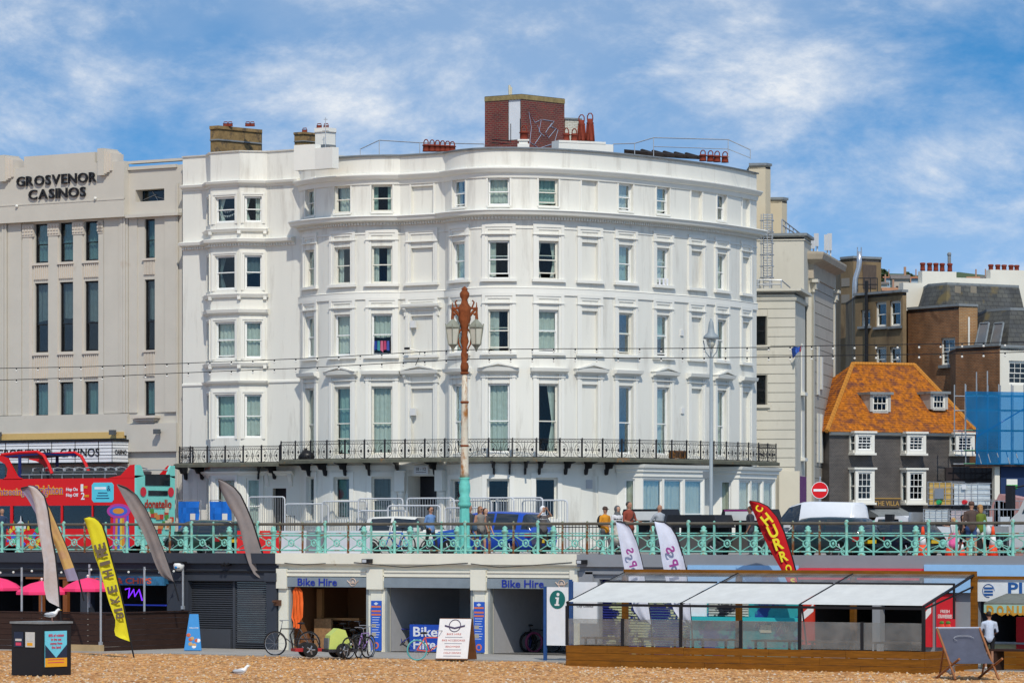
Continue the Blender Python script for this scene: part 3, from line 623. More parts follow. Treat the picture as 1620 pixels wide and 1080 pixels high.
# ---------------------------------------------------------------- flat-fronted white house with the canted bay
DB = 0.82
HOUSE = Path([(S(289, DW), DW), (S(333, DW-DB)-DB, DW), (S(333, DW-DB), DW-DB), (S(379, DW-DB), DW-DB), (S(379, DW-DB)+DB, DW), (BOW.p[0].x+0.02, DW)])
ZH = depth(S(379, DW-DB), DW-DB)
def HY(y): return zz(y, ZH)
def house():
    T = thing('bay_fronted_house', 'flat white stucco house with tall canted bay beside the casino', 'building', (S(289, DW)+2, DW, 0)); P = HOUSE; tt = P.t
    f0, f1 = (tt[2]+tt[3])/2, (tt[3]+tt[4])/2; fl = (tt[1]+tt[2])/2
    rows = [(351, 310), (457, 403), (566, 508), (692, 623)]; ops = []; jobs = []
    for i, (y0, y1) in enumerate(rows):
        for tc, w in ((fl, 0.72), (f0, 1.06), (f1, 0.74)): ops.append((tc-w/2, tc+w/2, HY(y0), HY(y1), 0.2)); jobs.append((tc, w, HY(y0), HY(y1), i))
    g = []
    for tc, w in ((fl, 0.62), (f0, 1.04), (f1, 0.6)): g.append((tc-w/2, tc+w/2, 0.75, HY(756), 0.2)); jobs.append((tc, w, 0.75, HY(756), 4))
    td = P.tx(442); g.append((td-0.36, td+0.36, 0.02, HY(772), 0.4))
    m = MB(); zt = HY(240); wall(m, P, 0, HY(727), g); wall(m, P, HY(727), zt, ops)
    a, b = P.p[0], P.p[-1]; m.quad((a.x,40,0), (a.x,a.y,0), (a.x,a.y,zt), (a.x,40,zt)); m.quad((b.x,b.y,0), (b.x,40,0), (b.x,40,zt), (b.x,b.y,zt))
    m.build('wall', M_STUCCO, T)
    q = MB(); q.prismz([(p.x, p.y+0.3) for p in P.p]+[(b.x,40),(a.x,40)], HY(250), HY(248)); q.build('roof', M_ROOF, T)
    q = MB(); sweep(q, P, [(-0.35, zt-0.5), (-0.28, zt-0.5), (-0.28, zt), (0.06, zt), (0.08, zt+0.05), (-0.35, zt+0.08)]); q.build('coping', M_TRIM, T)
    q = MB(); sweep(q, P, [(-2.3, 0), (-2.2, 0), (-2.2, HY(252)), (-2.3, HY(252))]); q.build('room_shade_backing', M_DARK, T)
    def corn(t0, t1, prof, nm='cornice'): q = MB(); sweep(q, P, [(o, HY(y)) for o, y in prof], t0, t1); q.build(nm, M_TRIM, T)
    corn(0, P.L, [(0,294),(0.05,294),(0.08,291),(0.20,289.5),(0.24,286),(0,284)]); corn(0, P.L-0.25, [(0,389),(0.05,389),(0.08,385),(0.30,382.5),(0.34,378),(0,375.5)])
    q = MB(); t = 0.1
    while t < P.L-0.4: band(q, P, t, t+0.07, HY(388.6), HY(384.4), 0.03, 0.13); t += 0.135
    q.build('dentils', M_TRIM, T, kind='stuff')
    b0, b1 = tt[1]-0.1, tt[4]+0.1
    for ys in ((366, 361), (470, 464), (579, 573)): corn(b0, b1, [(0,ys[0]),(0.10,ys[0]),(0.17,ys[1]+1),(0.17,ys[1]),(0,ys[1]-1)], 'bay_sill')
    for ys in ((497, 489), (608, 602)): corn(b0, b1, [(0,ys[0]),(0.05,ys[0]),(0.16,ys[0]-3),(0.20,ys[1]),(0,ys[1]-1)], 'bay_cornice')
    corn(b0-0.1, P.tx(466), [(0,752),(0.05,752),(0.12,749),(0.2,748),(0.24,745),(0,744)], 'bay_cornice'); corn(b1, P.L, [(0,605),(0.05,605),(0.05,602),(0,601)], 'string_course'); corn(0, b0, [(0,607),(0.05,607),(0.05,604),(0,603)], 'string_course')
    for yb in (468, 577, 364):
        for t in (tt[2]+0.05, tt[3], tt[4]-0.1): q = MB(P.frame(t, 0, HY(yb), 0.02)); q.box(-0.07, 0.07, -0.13, 0.05, -0.14, 0); q.build('bracket', M_TRIM, T)
    cu = {0: (('left','p'),('sides','p')), 1: (('left','p'),('net','p')), 2: (('full','p'),('full','p')), 3: (('full','g'),('full','p')), 4: (('full','p'),('full','p'))}
    for i, (tc, w, z0, z1, r) in enumerate(jobs):
        def sf(mb, tc, w, z0, z1):
            h = w/2
            for s0, s1, o in ((h, h+0.07, 0.03), (h+0.07, h+0.14, 0.06)): band(mb, P, tc-s1, tc-s0, z0-0.05, z1+s0-h, 0, o); band(mb, P, tc+s0, tc+s1, z0-0.05, z1+s0-h, 0, o); band(mb, P, tc-s1, tc+s1, z1+s0-h, z1+s1-h, 0, o)
            return mb
        put_window(T, P, tc, w, z0, z1, rec=0.08, surround=sf, curtain=cu[r][0 if tc < tt[3] else 1], seed=200+i, lift=0.05 if (r == 2 and i % 3 == 1) else (0.0 if not (r == 1 and i % 3 == 2) else 0.02), glass=M_DARKGLASS if r == 1 else M_GLASS)
    q = MB(P.frame(td, -0.35, 0)); q.box(-0.36, 0.36, 0, 0.05, 0, HY(772)); q.build('door', flat('door_black', (0.02, 0.02, 0.025), 0.3), T)
    q = MB(P.frame(td, 0, 0)); z = HY(772)                       # carved door case
    for dx in (-0.62, 0.62): q = MB(P.frame(td, 0, 0)); q.prismx([(0.02, z+0.75), (-0.16, z+0.75), (-0.16, z+0.5), (-0.07, z+0.25), (-0.06, z+0.1), (0.02, z+0.05)], dx-0.09, dx+0.09); q.build('door_bracket', M_TRIM, T)
    # bunting seen in the top bay window
    q = MB(P.frame(f0, -0.05, HY(335)));
    for i in range(9):
        x = -0.36+i*0.09; zb = -0.02-0.1*math.sin(math.pi*(i+0.5)/9); q.add([(x-0.035,0.12,zb),(x+0.035,0.12,zb),(x,0.12,zb-0.09)], [(0,2,1)])
        if 1 < i < 7: zb += 0.18; q.add([(x-0.03,0.12,zb),(x+0.03,0.12,zb),(x,0.12,zb-0.08)], [(0,2,1)])
    q.build('bunting', M_CURTW, T)
    # grouted blocks low on the wall beside the bay
    for ci in range(5):
        z = 0.1+0.58*ci
        for bi in range(2):
            a = 0.06+bi*0.78; q = MB(); band(q, P, a, min(a+0.765, tt[1]-0.05), z, z+0.565, -0.01, 0.012); q.build('stucco_block', M_STUCCO, T)
    return T
house()

# ---------------------------------------------------------------- balconies
def panel_mesh(w, h):
    key = ('panel', round(w,2))
    if key in _cache: return _cache[key]
    m = MB(); r = 0.011; a = w/2
    def tb(p, rr=r): m.tube([(x, 0, z) for x, z in p], rr, 4)
    def arc(cx, cz, rad, a0, a1, n=9, rr=r): tb([(cx+rad*math.cos(R(a0+(a1-a0)*i/n)), cz+rad*math.sin(R(a0+(a1-a0)*i/n))) for i in range(n+1)], rr)
    for z in (0.03, h-0.13, h): tb([(-a, z), (a, z)], 0.013)
    n = max(3, int(w/0.11))
    for i in range(n): arc(-a+(i+0.5)*w/n, h-0.085, w/n*0.42, -20, 200, 5, 0.008)
    zc = (h-0.10)/2; rd = (h-0.16)/2
    for s in (-1, 1):
        cx = s*a*0.62
        pts = [(cx+s*0.18 - s*rd*1.05*math.cos(R(-80+160*i/10)), zc+rd*math.sin(R(-80+160*i/10))) for i in range(11)]; tb(pts)
        m.ball((cx+s*0.02, 0, zc), (0.055, 0.03, 0.07), 6, 4); arc(cx+s*0.02, zc+0.11, 0.05, -60, 200, 6, 0.009); arc(cx+s*0.02, zc-0.11, 0.05, 160, 420, 6, 0.009)
        tb([(0, zc), (cx, zc)], 0.008)
    tb([(0, 0.03), (0, h-0.13)]); tb([(-0.06, zc), (0, zc+0.11), (0.06, zc), (0, zc-0.11), (-0.06, zc)], 0.009); tb([(-0.13, 0.05), (0.0, zc+0.16), (0.13, 0.05)], 0.008); tb([(-0.13, h-0.15), (0.0, zc-0.16), (0.13, h-0.15)], 0.008)
    _cache[key] = m.mesh('railing_panel', M_IRON); return _cache[key]
def balcony(T, E, inner, zf, h, brk, nlab):
    q = MB(); n = len(E.p); vs = []; 
    for i in range(n-1):
        t0, t1 = E.t[i], E.t[i+1]; a, b = E.at(t0), E.at(t1); c, d = inner(t1), inner(t0)
        q.add([(a.x,a.y,zf-0.12),(b.x,b.y,zf-0.12),(c.x,c.y,zf-0.12),(d.x,d.y,zf-0.12),(a.x,a.y,zf),(b.x,b.y,zf),(c.x,c.y,zf),(d.x,d.y,zf)], [(0,3,2,1),(4,5,6,7),(0,1,5,4),(2,3,7,6)] + ([(3,0,4,7)] if i == 0 else []) + ([(1,2,6,5)] if i == n-2 else []))
    sweep(q, E, [(-0.05, zf-0.15), (0.04, zf-0.15), (0.05, zf-0.02), (-0.05, zf+0.02)]); sl = q.build('balcony', M_SLAB, T)
    k = max(1, round(E.L/0.98)); pm = panel_mesh(round(E.L/k, 2)-0.04, h); w = E.L/k
    for i in range(k):
        a, b = E.at(i*w, -0.06, zf), E.at((i+1)*w, -0.06, zf); d = (b-a); ln = d.length; ang = math.atan2(d.y, d.x)
        inst('railing_panel', pm, sl, Matrix.Translation((a+b)/2) @ Matrix.Rotation(ang, 4, 'Z') @ Matrix.Diagonal((ln/w, 1, 1, 1)))
    pk = ('bpost', h)
    if pk not in _cache:
        p = MB(); p.box(-0.022, 0.022, -0.02, 0.02, 0, h+0.05); p.box(-0.05, -0.028, -0.012, 0.012, 0, h); _cache[pk] = p.mesh('railing_post', M_IRON)
        p = MB(); p.ball((0,0,0), 0.03, 6, 4)
    for i in range(k+1): inst('railing_post', _cache[pk], sl, TRS(E.at(i*w, -0.06, zf), math.atan2(*(lambda v: (v.y, v.x))(E.at(min(i*w+0.1,E.L))-E.at(max(0,i*w-0.1))))))
    if 'bracket' not in _cache:
        p = MB(); p.prismx([(0.0, 0), (-0.85, 0), (-0.85, -0.05), (-0.5, -0.12), (-0.42, -0.28), (-0.22, -0.30), (-0.16, -0.52), (-0.06, -0.55), (0.0, -0.5)], -0.035, 0.035)
        _cache['bracket'] = p.mesh('balcony_bracket', M_IRON)
    for P, x in brk: inst('balcony_bracket', _cache['bracket'], sl, P.frame(P.tx(x), 0, zf-0.125))
ZF = RY(724)
def balconies():
    pts = [BOW.at(BOW.L*i/150, 1.22).xy for i in range(151)]
    pts = [Vector((S(443, DW-1.3)+0.3*i, DW-1.3)) for i in range(0, 4)] + [p for p in pts if p.x > S(443, DW-1.3)+1.0]
    for _ in range(220): pts = [pts[0]] + [(pts[i-1]+pts[i]*2+pts[i+1])/4 for i in range(1, len(pts)-1)] + [pts[-1]]
    pts = pts[:-3]; dr = (pts[-1]-pts[-4]).normalized()
    # return to the wall at the right-hand end
    pts2 = [pts[0]]
    for p in pts[1:]:
        if (p-pts2[-1]).length > 0.3: pts2.append(p)
    E = Path(pts2 + [pts2[-1] + Vector((dr.y, -dr.x))*-0.9])
    def inner(t):
        p = E.at(t); best = min(range(len(BOW.p)), key=lambda i: (BOW.p[i]-p.xy).length); q = BOW.p[best]
        return Vector((p.x, DW, 0)) if p.x < BOW.p[0].x else Vector((q.x, q.y, 0))
    balcony(TERR, E, inner, ZF, 0.76, [(BOW, x) for x in (492, 517, 548, 585, 630, 690, 782, 806, 830, 852, 893, 925, 957)], 'b')
    H = [o for o in bpy.data.objects if o.name == 'bay_fronted_house'][0]
    E2 = Path([(S(277, DW-1.25)-0.02, DW-0.1), (S(277, DW-1.25), DW-1.25), (S(320, DW-1.3), DW-1.3), (S(380, DW-1.3), DW-1.3), (S(442, DW-1.3)-0.02, DW-1.3)])
    def inner2(t): p = E2.at(t); return Vector((max(p.x, HOUSE.p[0].x), DW, 0))
    balcony(H, E2, inner2, ZF-0.09, 0.70, [(HOUSE, x) for x in (296, 322, 408, 436)], 'a')
balconies()
# ---------------------------------------------------------------- art deco casino
DC = 22.4
def casino():
    P = Path([(S(-80, DC), DC), (S(288, DC), DC)]); Zr = ZD(105, DC)
    def Y(y): return zz(y, Zr)
    T = thing('casino_building', 'beige art deco casino with stepped parapet and black letters', 'building', (S(100, DC), DC, 0))
    cols = [(66, 0.80), (105.5, 0.80), (145, 0.80), (237, 0.58)]; rows = [(414, 352), (556, 446), (671, 604)]; ops = []; J = []
    for x, w in cols:
        tc = P.tx(x)
        for i, (y0, y1) in enumerate(rows):
            dz = -0.05 if x > 200 else 0
            ops.append((tc-w/2, tc+w/2, Y(y0)+dz, Y(y1)+dz, 0.16)); J.append((tc, w, Y(y0)+dz, Y(y1)+dz, i))
    tq = P.tx(237); zo = PD(237, 303, DC)[2]; ops.append((tq-0.80, tq+0.80, zo-0.42, zo+0.10, 0.5))
    ztop = PD(245, 263, DC)[2]
    m = MB(); wall(m, P, 0, ztop, ops); a, b = P.p; m.quad((b.x,b.y,0), (b.x,45,0), (b.x,45,ztop), (b.x,b.y,ztop)); m.quad((a.x,45,0), (a.x,a.y,0), (a.x,a.y,ztop), (a.x,45,ztop)); m.quad((b.x,45,0), (a.x,45,0), (a.x,45,ztop), (b.x,45,ztop))
    m.build('wall', M_CASINO, T)
    q = MB(); q.box(a.x, b.x, DC+0.3, 45, ztop-0.5, ztop-0.4); q.build('roof', M_ROOF, T)
    q = MB(); q.box(a.x, b.x, DC+1.6, DC+1.7, 0, ztop-0.6); q.build('room_shade_backing', M_DARK, T)
    # pilasters, fluted capitals and spandrels
    def pil(x0, x1, y0, y1, o=0.12, mt=M_CASINO, name='pilaster'): q = MB(); band(q, P, P.tx(x0), P.tx(x1), Y(y0), Y(y1), -0.02, o); return q.build(name, mt, T)
    for x0, x1, y1 in ((37, 47.5, 352), (77.5, 92, 352), (117, 131, 352), (157, 165, 352)): pil(x0, x1, 656, y1, 0.06)
    for x0, x1 in ((47.5, 52), (92, 92.8), (131, 131.8)): pil(x0, x1, 672, 352, 0.05, M_CASTRIM)
    for x0, x1 in ((36, 56), (76, 96), (115, 135), (155.5, 165.5)):
        q = MB(); pl = pil(x0+1, x1-1, 372, 353, 0.09, M_CASTRIM, 'capital')
        for i in range(4):
            f = P.tx(x0+1)+(P.tx(x1-1)-P.tx(x0+1))*(i+0.5)/4
            for yy in (357, 362, 367): q = MB(); band(q, P, f-0.05, f+0.05, Y(yy+1.6), Y(yy-1.6), 0.08, 0.13); q.build('flute', M_CASTRIM, pl)
    for x, w in cols:
        for y0, y1 in ((441, 418), (599, 561)):
            tc = P.tx(x); q = MB(); band(q, P, tc-w/2-0.04, tc+w/2+0.04, Y(y0), Y(y1), 0, 0.03); sp = q.build('spandrel', M_CASTRIM, T); n = 7 if w > 0.5 else 5
            for i in range(n): c = tc-w/2+w*(i+0.5)/n; q = MB(); band(q, P, c-0.022, c+0.022, Y(y0-1), Y(y1+1), 0.025, 0.075); q.build('flute', M_CASTRIM, sp)
            q = MB(); band(q, P, tc-w/2-0.06, tc+w/2+0.06, Y(y1), Y(y1-3), 0, 0.12); q.build('sill', M_CASTRIM, sp)
    for x0, x1, o in ((166, 189, 0.06), (190, 193, 0.10), (193.5, 197, 0.14), (197.5, 201, 0.14), (201.5, 204, 0.10), (205, 218, 0.05), (246, 262, 0.05), (263, 281, 0.12), (-8, 6, 0.08), (6.5, 9.5, 0.16), (10.5, 13, 0.16), (14, 35, 0.06)): pil(x0, x1, 655, 346 if x0 < 204 else 348, o)
    pil(-80, 205, 690, 656, 0.16, M_CASINO, 'plinth_band'); pil(205, 283, 716, 672, 0.20, M_CASINO, 'plinth_band')
    q = MB(); band(q, P, P.tx(215), P.tx(254), Y(664), Y(660), 0, 0.4); band(q, P, P.tx(217), P.tx(250), Y(668), Y(665), 0, 0.3); band(q, P, P.tx(219), P.tx(247), Y(671), Y(668.5), 0, 0.2); q.build('stepped_hood', M_CASTRIM, T)
    # attic block with the name, raised centre and stepped fins
    q = MB(); A = MB(); band(A, P, 0, P.tx(204), Y(349), Y(262), 0, 0.34); band(A, P, P.tx(46), P.tx(158), Y(262), Y(245), -0.3, 0.34); band(A, P, 0, P.tx(204), Y(322), Y(320), 0.3, 0.36)
    A.build('attic_block', M_CASINO, T)
    for a_, b_, c_, e_, o_, u_ in ((205, 288, 351, 346.5, 0, 0.30), (204.5, 281, 276, 271, 0, 0.1), (204, 288, 266, 262, -0.3, 0.05)): q = MB(); band(q, P, P.tx(a_), P.tx(b_), Y(c_), Y(e_), o_, u_); q.build('wing_moulding', M_CASINO, T)
    for x0 in (12, 167.5):
        for i in range(4):
            t0 = P.tx(x0+i*3.4); q = MB(); y1 = 241+i*2.6; y0 = 283-i*2.3; band(q, P, t0, t0+0.34 if i == 0 else t0+0.30, Y(y0), Y(y1), -0.4, 0.34+0.24-i*0.055); q.build('fin', M_CASTRIM if i else M_CASINO, T)
    for txt, x0, x1, yc, h in (('GROSVENOR', 36, 162, 284.5, 0.43), ('CASINOS', 55, 145, 306.5, 0.43)):
        ws = [(c, max(v[0] for v in text_mb(c,1,0.05,0.012)[0])-min(v[0] for v in text_mb(c,1,0.05,0.012)[0])) for c in txt]; tot = sum(w for _, w in ws); t0, t1 = P.tx(x0), P.tx(x1); gap = (t1-t0)*0.13/(len(txt)-1); sc = (t1-t0)*0.87/tot; t = t0
        for c, w in ws:
            tm = t+w*sc/2; q = MB(P.frame(tm, 0.34+0.07, 0)); add_text(q, c, (0, 0, Y(yc)), bold=0.012, ext=0.035, width=w*sc, height=h); q.build('letter', M_BLACK, T); t += w*sc+gap
    # dark steel windows with blinds
    for i, (tc, w, z0, z1, r) in enumerate(J):
        put_window(T, P, tc, w, z0, z1, rec=0.10, sash=M_BLACK, fr=0.035, meet=0.47 if r == 0 else (0.40 if r == 1 else 0.22), curtain=('full','t') if r != 1 else ('net','p'), seed=300+i, glass=M_GLASS if r != 1 else M_DARKGLASS)
    q = MB(P.frame(tq, -0.45, zo)); q.box(-0.7, 0.7, 0, 0.03, -0.38, 0.06, 0)
    for c in ((-0.7,-0.3,0.0,-0.1),(0.0,-0.2,0.65,-0.35),(-0.2,0.04,0.1,-0.36)): q.tube([(c[0],-0.02,c[1]),(c[2],-0.02,c[3])], 0.012, k=1)
    q.build('roof_slot_window', [M_DARKGLASS, M_STEEL], T)
    # lit-panel canopy sign
    dm = DC-1.25; x0s, x1s = S(-70, dm), S(178, dm); z0, z1 = PD(100, 731, dm)[2], PD(100, 699, dm)[2]
    c = MB(); c.box(x0s, x1s, dm, DC-0.2, z0, z1, 0); c.box(x0s-0.05, x1s+0.05, dm-0.05, DC-0.2, z0-0.06, z0-0.001, 1); c.box(x0s-0.05, x1s+0.05, dm-0.05, DC-0.2, z1+0.001, z1+0.10, 1)
    C = c.build('canopy_sign', [flat('sign_white', (0.80, 0.81, 0.82), 0.4), M_BLACK], T)
    for i in range(1, 6): q = MB(); z = z0+(z1-z0)*i/6; q.box(x0s, x1s+0.012, dm-0.012, DC-0.2, z-0.008, z+0.008); q.build('sign_rail', M_BLACK, C)
    for x in (-27, 9, 45, 82, 119, 156, 177.5): q = MB(); s = S(x, dm); q.box(s-0.012, s+0.012, dm-0.016, dm+0.02, z0, z1); q.build('sign_divider', M_BLACK, C)
    zc = PD(100, 715.5, dm)[2]
    for txt, a_, b_ in (('GROSVENOR', -4, 83), ('CASINOS', 96, 158)): q = MB(); sa, sb = S(a_, dm), S(b_, dm); add_text(q, txt, ((sa+sb)/2, dm-0.03, zc), width=sb-sa, height=0.36, bold=0.012); q.build('sign_lettering', M_BLACK, C)
    q = MB(Matrix.Translation((x1s+0.02, (dm+DC)/2-0.1, zc)) @ Matrix.Rotation(R(90), 4, 'Z')); add_text(q, 'CASINO', (0, -0.01, 0), width=0.78, height=0.2, bold=0.01); q.build('sign_lettering', M_BLACK, C)
    q = MB(); band(q, P, 0, P.tx(200), Y(694.5), Y(684.5), 0, 0.22); q.build('yellow_fascia', flat('fascia_yellow', (0.62, 0.42, 0.16)), T)
    q = MB(); q.box(x0s, S(203, DC), DC-0.6, DC-0.05, 0, z0-0.5); q.build('entrance_front', flat('entrance_shade', (0.10, 0.09, 0.085), 0.5), T)  # solid box, shade of the entrance recess put into its dark colour
    for x in (8, 189, 259): q = MB(P.frame(P.tx(x), 0.16, Y(686))); q.tube([(0,0,0),(0,-0.25,0.0)], 0.03); q.box(-0.12,0.12,-0.42,-0.2,-0.09,0.12); q.build('flood_light', flat('lamp_grey', (0.09, 0.10, 0.11)), T)
    for x, y in ((36, 323), (160, 318)): q = MB(P.frame(P.tx(x), 0.34, Y(y))); q.ball((0,-0.06,0), 0.07, 8, 5); q.build('camera_dome', M_TRIM, T)
    q = MB(P.frame(P.tx(282), 0.02, 0)); q.tube([(0,-0.06,0.2),(0,-0.06,Y(300))], 0.045, 6); q.build('drainpipe', M_CASINO, T)
casino()

# ---------------------------------------------------------------- buildings on the right, each set at its own depth
def wl(x0, Z0, x1, phi):            # end of a wall that starts in column x0 at depth Z0 and turns phi degrees from the picture plane
    t = math.tan(R(phi)); k1 = (x1-810)/FP; X0 = (x0-810)/FP*Z0; return (x1, (Z0-t*X0)/(1-t*k1))
def block(T, name, path, y_top, zref, mtl, back=None, ops=(), bottom=-0.02, cop=None, roof=True, depth_=6.0):
    """walls along a plan path (left to right) closed at the back, flat roof"""
    P = Path(path); zt = zz(y_top, zref) if y_top < 2000 else y_top
    m = MB(); wall(m, P, bottom, zt, ops); a, b = P.at(0), P.at(P.L); pa = (P.p[1]-P.p[0]).normalized(); pb = (P.p[-1]-P.p[-2]).normalized()
    v = Vector((CF.x, CF.y)); c, d = P.p[-1]+v*depth_, P.p[0]+v*depth_
    for u, w in ((P.p[-1], c), (c, d), (d, P.p[0])): m.quad((u.x,u.y,bottom), (w.x,w.y,bottom), (w.x,w.y,zt), (u.x,u.y,zt))
    o = m.build(name, mtl, T)
    if roof: q = MB(); q.prismz([(p.x,p.y) for p in P.p]+[(c.x,c.y),(d.x,d.y)], zt-0.15, zt-0.05); q.build('roof', M_ROOF, T)
    if cop: q = MB(); sweep(q, P, [(-0.25, zt), (cop, zt), (cop, zt+0.12), (-0.25, zt+0.12)]); q.build('coping', M_COPE if cop < 0.3 else mtl, T)
    return P, zt, o
def cream():
    T = thing('cream_bank_building', 'cream rendered classical block with roof ladder behind the white terrace', 'building', (*FZ(1257, 181), 0))
    c0 = (1257, 181.0); l0 = wl(*c0, 1178, -9); r0 = wl(*c0, 1274, 80)
    pth = [FZ(*l0), FZ(*c0), FZ(*r0)]; P = Path(pth); ops = []
    Zr = 181.3
    def Y(y): return zz(y, Zr)
    for y0, y1 in ((546, 500), (640, 593)): ops.append((P.tx(1188), P.tx(1213.5), Y(y0), Y(y1), 0.3))
    tr = P.t[1]
    P, zt, o = block(T, 'wall', pth, 461, Zr, M_CREAM, ops=ops, cop=0.32, depth_=3.0)
    for i, op in enumerate(ops):
        tc = (op[0]+op[1])/2; put_window(T, P, tc, op[1]-op[0], op[2], op[3], rec=0.2, sash=M_BLACK, curtain=(None,''), glass=M_DARKGLASS, seed=i)
        q = MB(); band(q, P, op[0]-0.1, op[1]+0.1, op[2]-0.14, op[2], -0.1, 0.12); q.build('sill', M_CREAM, T)
    q = MB(); band(q, P, 0.3, P.L-0.3, 0.3, zt-1, -1.6, -1.5); q.build('room_shade_backing', M_DARK, T)
    z = Y(738)
    while z < Y(480):                                           # rusticated courses with open joints
        h = 0.375
        segs = [(0, tr)]
        for op in ops:
            if op[2] < z+h and op[3] > z: segs = [(op[1]+0.02, tr)]
        for a, b in segs: q = MB(); band(q, P, a, b+0.03, z, z+h, -0.02, 0.035); q.build('course', M_CREAM, T)
        z += h+0.035
    q = MB(); sweep(q, P, [(0, Y(476)), (0.08, Y(476)), (0.12, Y(472)), (0, Y(470))]); q.build('string_course', M_CREAM, T)
    q = MB(); band(q, P, P.tx(1228), tr+0.05, 0, Y(745), 0, 0.25); q.build('blank_panel', mat('cream_panel', (0.62, 0.57, 0.46), 0.8, var=0.05, scale=1), T)
    q = MB(); band(q, P, P.tx(1201), P.tx(1214), Y(798), Y(758), 0, 0.3); q.build('meter_cupboard', flat('cupboard_grey', (0.5, 0.5, 0.5)), T)
    q = MB(); band(q, P, tr+0.15, P.L-0.1, 0.1, Y(752), 0, 0.06); q.build('purple_door', flat('door_purple', (0.15, 0.03, 0.17), 0.5), T)
    for y0, y1 in ((617, 540), (722, 648)): q = MB(); c = tr+(P.L-tr)*0.7; band(q, P, c-0.45, c+0.45, Y(y0), Y(y1), 0, 0.05); band(q, P, c-0.55, c+0.55, Y(y0)-0.15, Y(y0), 0, 0.2); q.build('flank_window', M_TRIM, T)
    # upper block set back
    c1 = (1272, 185.0); l1 = wl(*c1, 1170, -9); r1 = wl(*c1, 1283, 80)
    P1, zt1, _ = block(T, 'upper_wall', [FZ(*l1), FZ(*c1), FZ(*r1)], 373, 185, M_CREAM, bottom=zt-0.3, cop=0.15, depth_=8)
    q = MB(); sweep(q, P1, [(0, zz(380,185)), (0.05, zz(380,185)), (0.05, zz(378.5,185)), (0, zz(378,185))]); q.build('string_course', M_CREAM, T)
    # classical flank with cornice, capitals and courses
    c2 = (1284, 187.0); r2 = wl(*c2, 1319, 79); l2 = wl(*c2, 1276, -9); Zm = 190
    P2, zt2, _ = block(T, 'flank_wall', [FZ(*l2), FZ(*c2), FZ(*r2)], 400, 187, M_CREAM, depth_=5)
    t1 = P2.t[1]
    def Y2(y): return zz(y, 187)
    q = MB(); sweep(q, P2, [(0, Y2(440)), (0.10, Y2(440)), (0.10, Y2(418)), (0.2, Y2(416)), (0.55, Y2(411)), (0.62, Y2(403)), (0.62, Y2(400)), (0, Y2(397))]); q.build('classical_cornice', mat('cornice_stone', (0.42, 0.36, 0.28), 0.85, var=0.15, scale=2), T)
    z = Y2(830)
    while z < Y2(450): q = MB(); band(q, P2, t1+0.55, P2.L-0.45, z, z+0.50, -0.02, 0.04); q.build('course', mat('flank_stone', (0.40, 0.37, 0.32), 0.85, var=0.1, scale=1), T); z += 0.54
    for t in (t1+0.25, P2.L-0.2): q = MB(); band(q, P2, t-0.22, t+0.22, 0, Y2(462), 0, 0.10); band(q, P2, t-0.30, t+0.30, Y2(462), Y2(458), 0, 0.16); band(q, P2, t-0.26, t+0.26, Y2(458), Y2(447), 0, 0.24); band(q, P2, t-0.36, t+0.36, Y2(447), Y2(442), 0, 0.32); q.build('corner_pilaster', M_CREAM, T)
    for t, y0, y1 in ((t1+2.0, 622, 545), (t1+2.0, 730, 652), (t1+3.3, 730, 652), (t1+3.3, 612, 560)):
        q = MB(); band(q, P2, t-0.28, t+0.28, Y2(y0), Y2(y1), 0, 0.12); q.build('tall_window', M_TRIM, T)
    # stair towers
    for xa, xb, xr, yt, Z in ((1185, 1211, 1219, 262, 192), (1205, 1237, 1245, 316, 196)):
        cc = (xb, Z); block(T, 'stair_tower', [FZ(*wl(*cc, xa, -9)), FZ(*cc), FZ(*wl(*cc, xr, 60))], yt, Z, mat('tower_cream', (0.58, 0.50, 0.36), 0.85, var=0.06, scale=1), bottom=5, cop=0.08, depth_=4)
    # caged ladder, roof rails
    def bars(name, segs, r=0.03): q = MB(); [q.tube(s, r, 5) for s in segs]; return q.build(name, M_STEEL, T)
    Zl = 182.6
    def Q(x, y, Z=Zl): return PZ(x, y, Z)
    seg = [[Q(1207.5, 458), Q(1207.5, 338)], [Q(1221, 458), Q(1221, 338)]]
    for i in range(30): y = 456-i*4; seg.append([Q(1207.5, y), Q(1221, y)])
    lad = bars('roof_ladder', seg, 0.022)
    for y in (440, 422, 404, 386, 368, 350):
        a, b = Vector(Q(1206, y)), Vector(Q(1223, y)); o = Vector((-CF.x, -CF.y, 0))*0.75
        q = MB(); q.tube([a, a+o*0.6+Vector((-0.15,0,0)), a.lerp(b, 0.5)+o, b+o*0.6, b], 0.025, 5); q.build('cage_hoop', M_STEEL, lad)
    for dx in (-3, 6, 15): q = MB(); o = Vector((-CF.x, -CF.y, 0))*(0.5 if dx != 6 else 0.75); q.tube([Vector(Q(1206+dx, 440))+o, Vector(Q(1206+dx, 340))+o], 0.02, 5); q.build('cage_bar', M_STEEL, lad)
    bars('roof_rail', [[Q(1199, 443, 181.4), Q(1236, 443, 181.4), Q(1250, 455, 183)]] + [[Q(x, 443, 181.4), Q(x, 460, 181.4)] for x in (1199, 1218, 1236)] + [[Q(1199, 450, 181.4), Q(1236, 450, 181.4)]])
    bars('roof_rail', [[Q(1237, 347, 188), Q(1268, 371, 192)], [Q(1237, 356, 188), Q(1268, 376, 192)]] + [[Q(1237+i*6, 347+i*4.6, 188+i*0.8), Q(1237+i*6, 372, 188+i*0.8)] for i in range(6)])
    return T
cream()
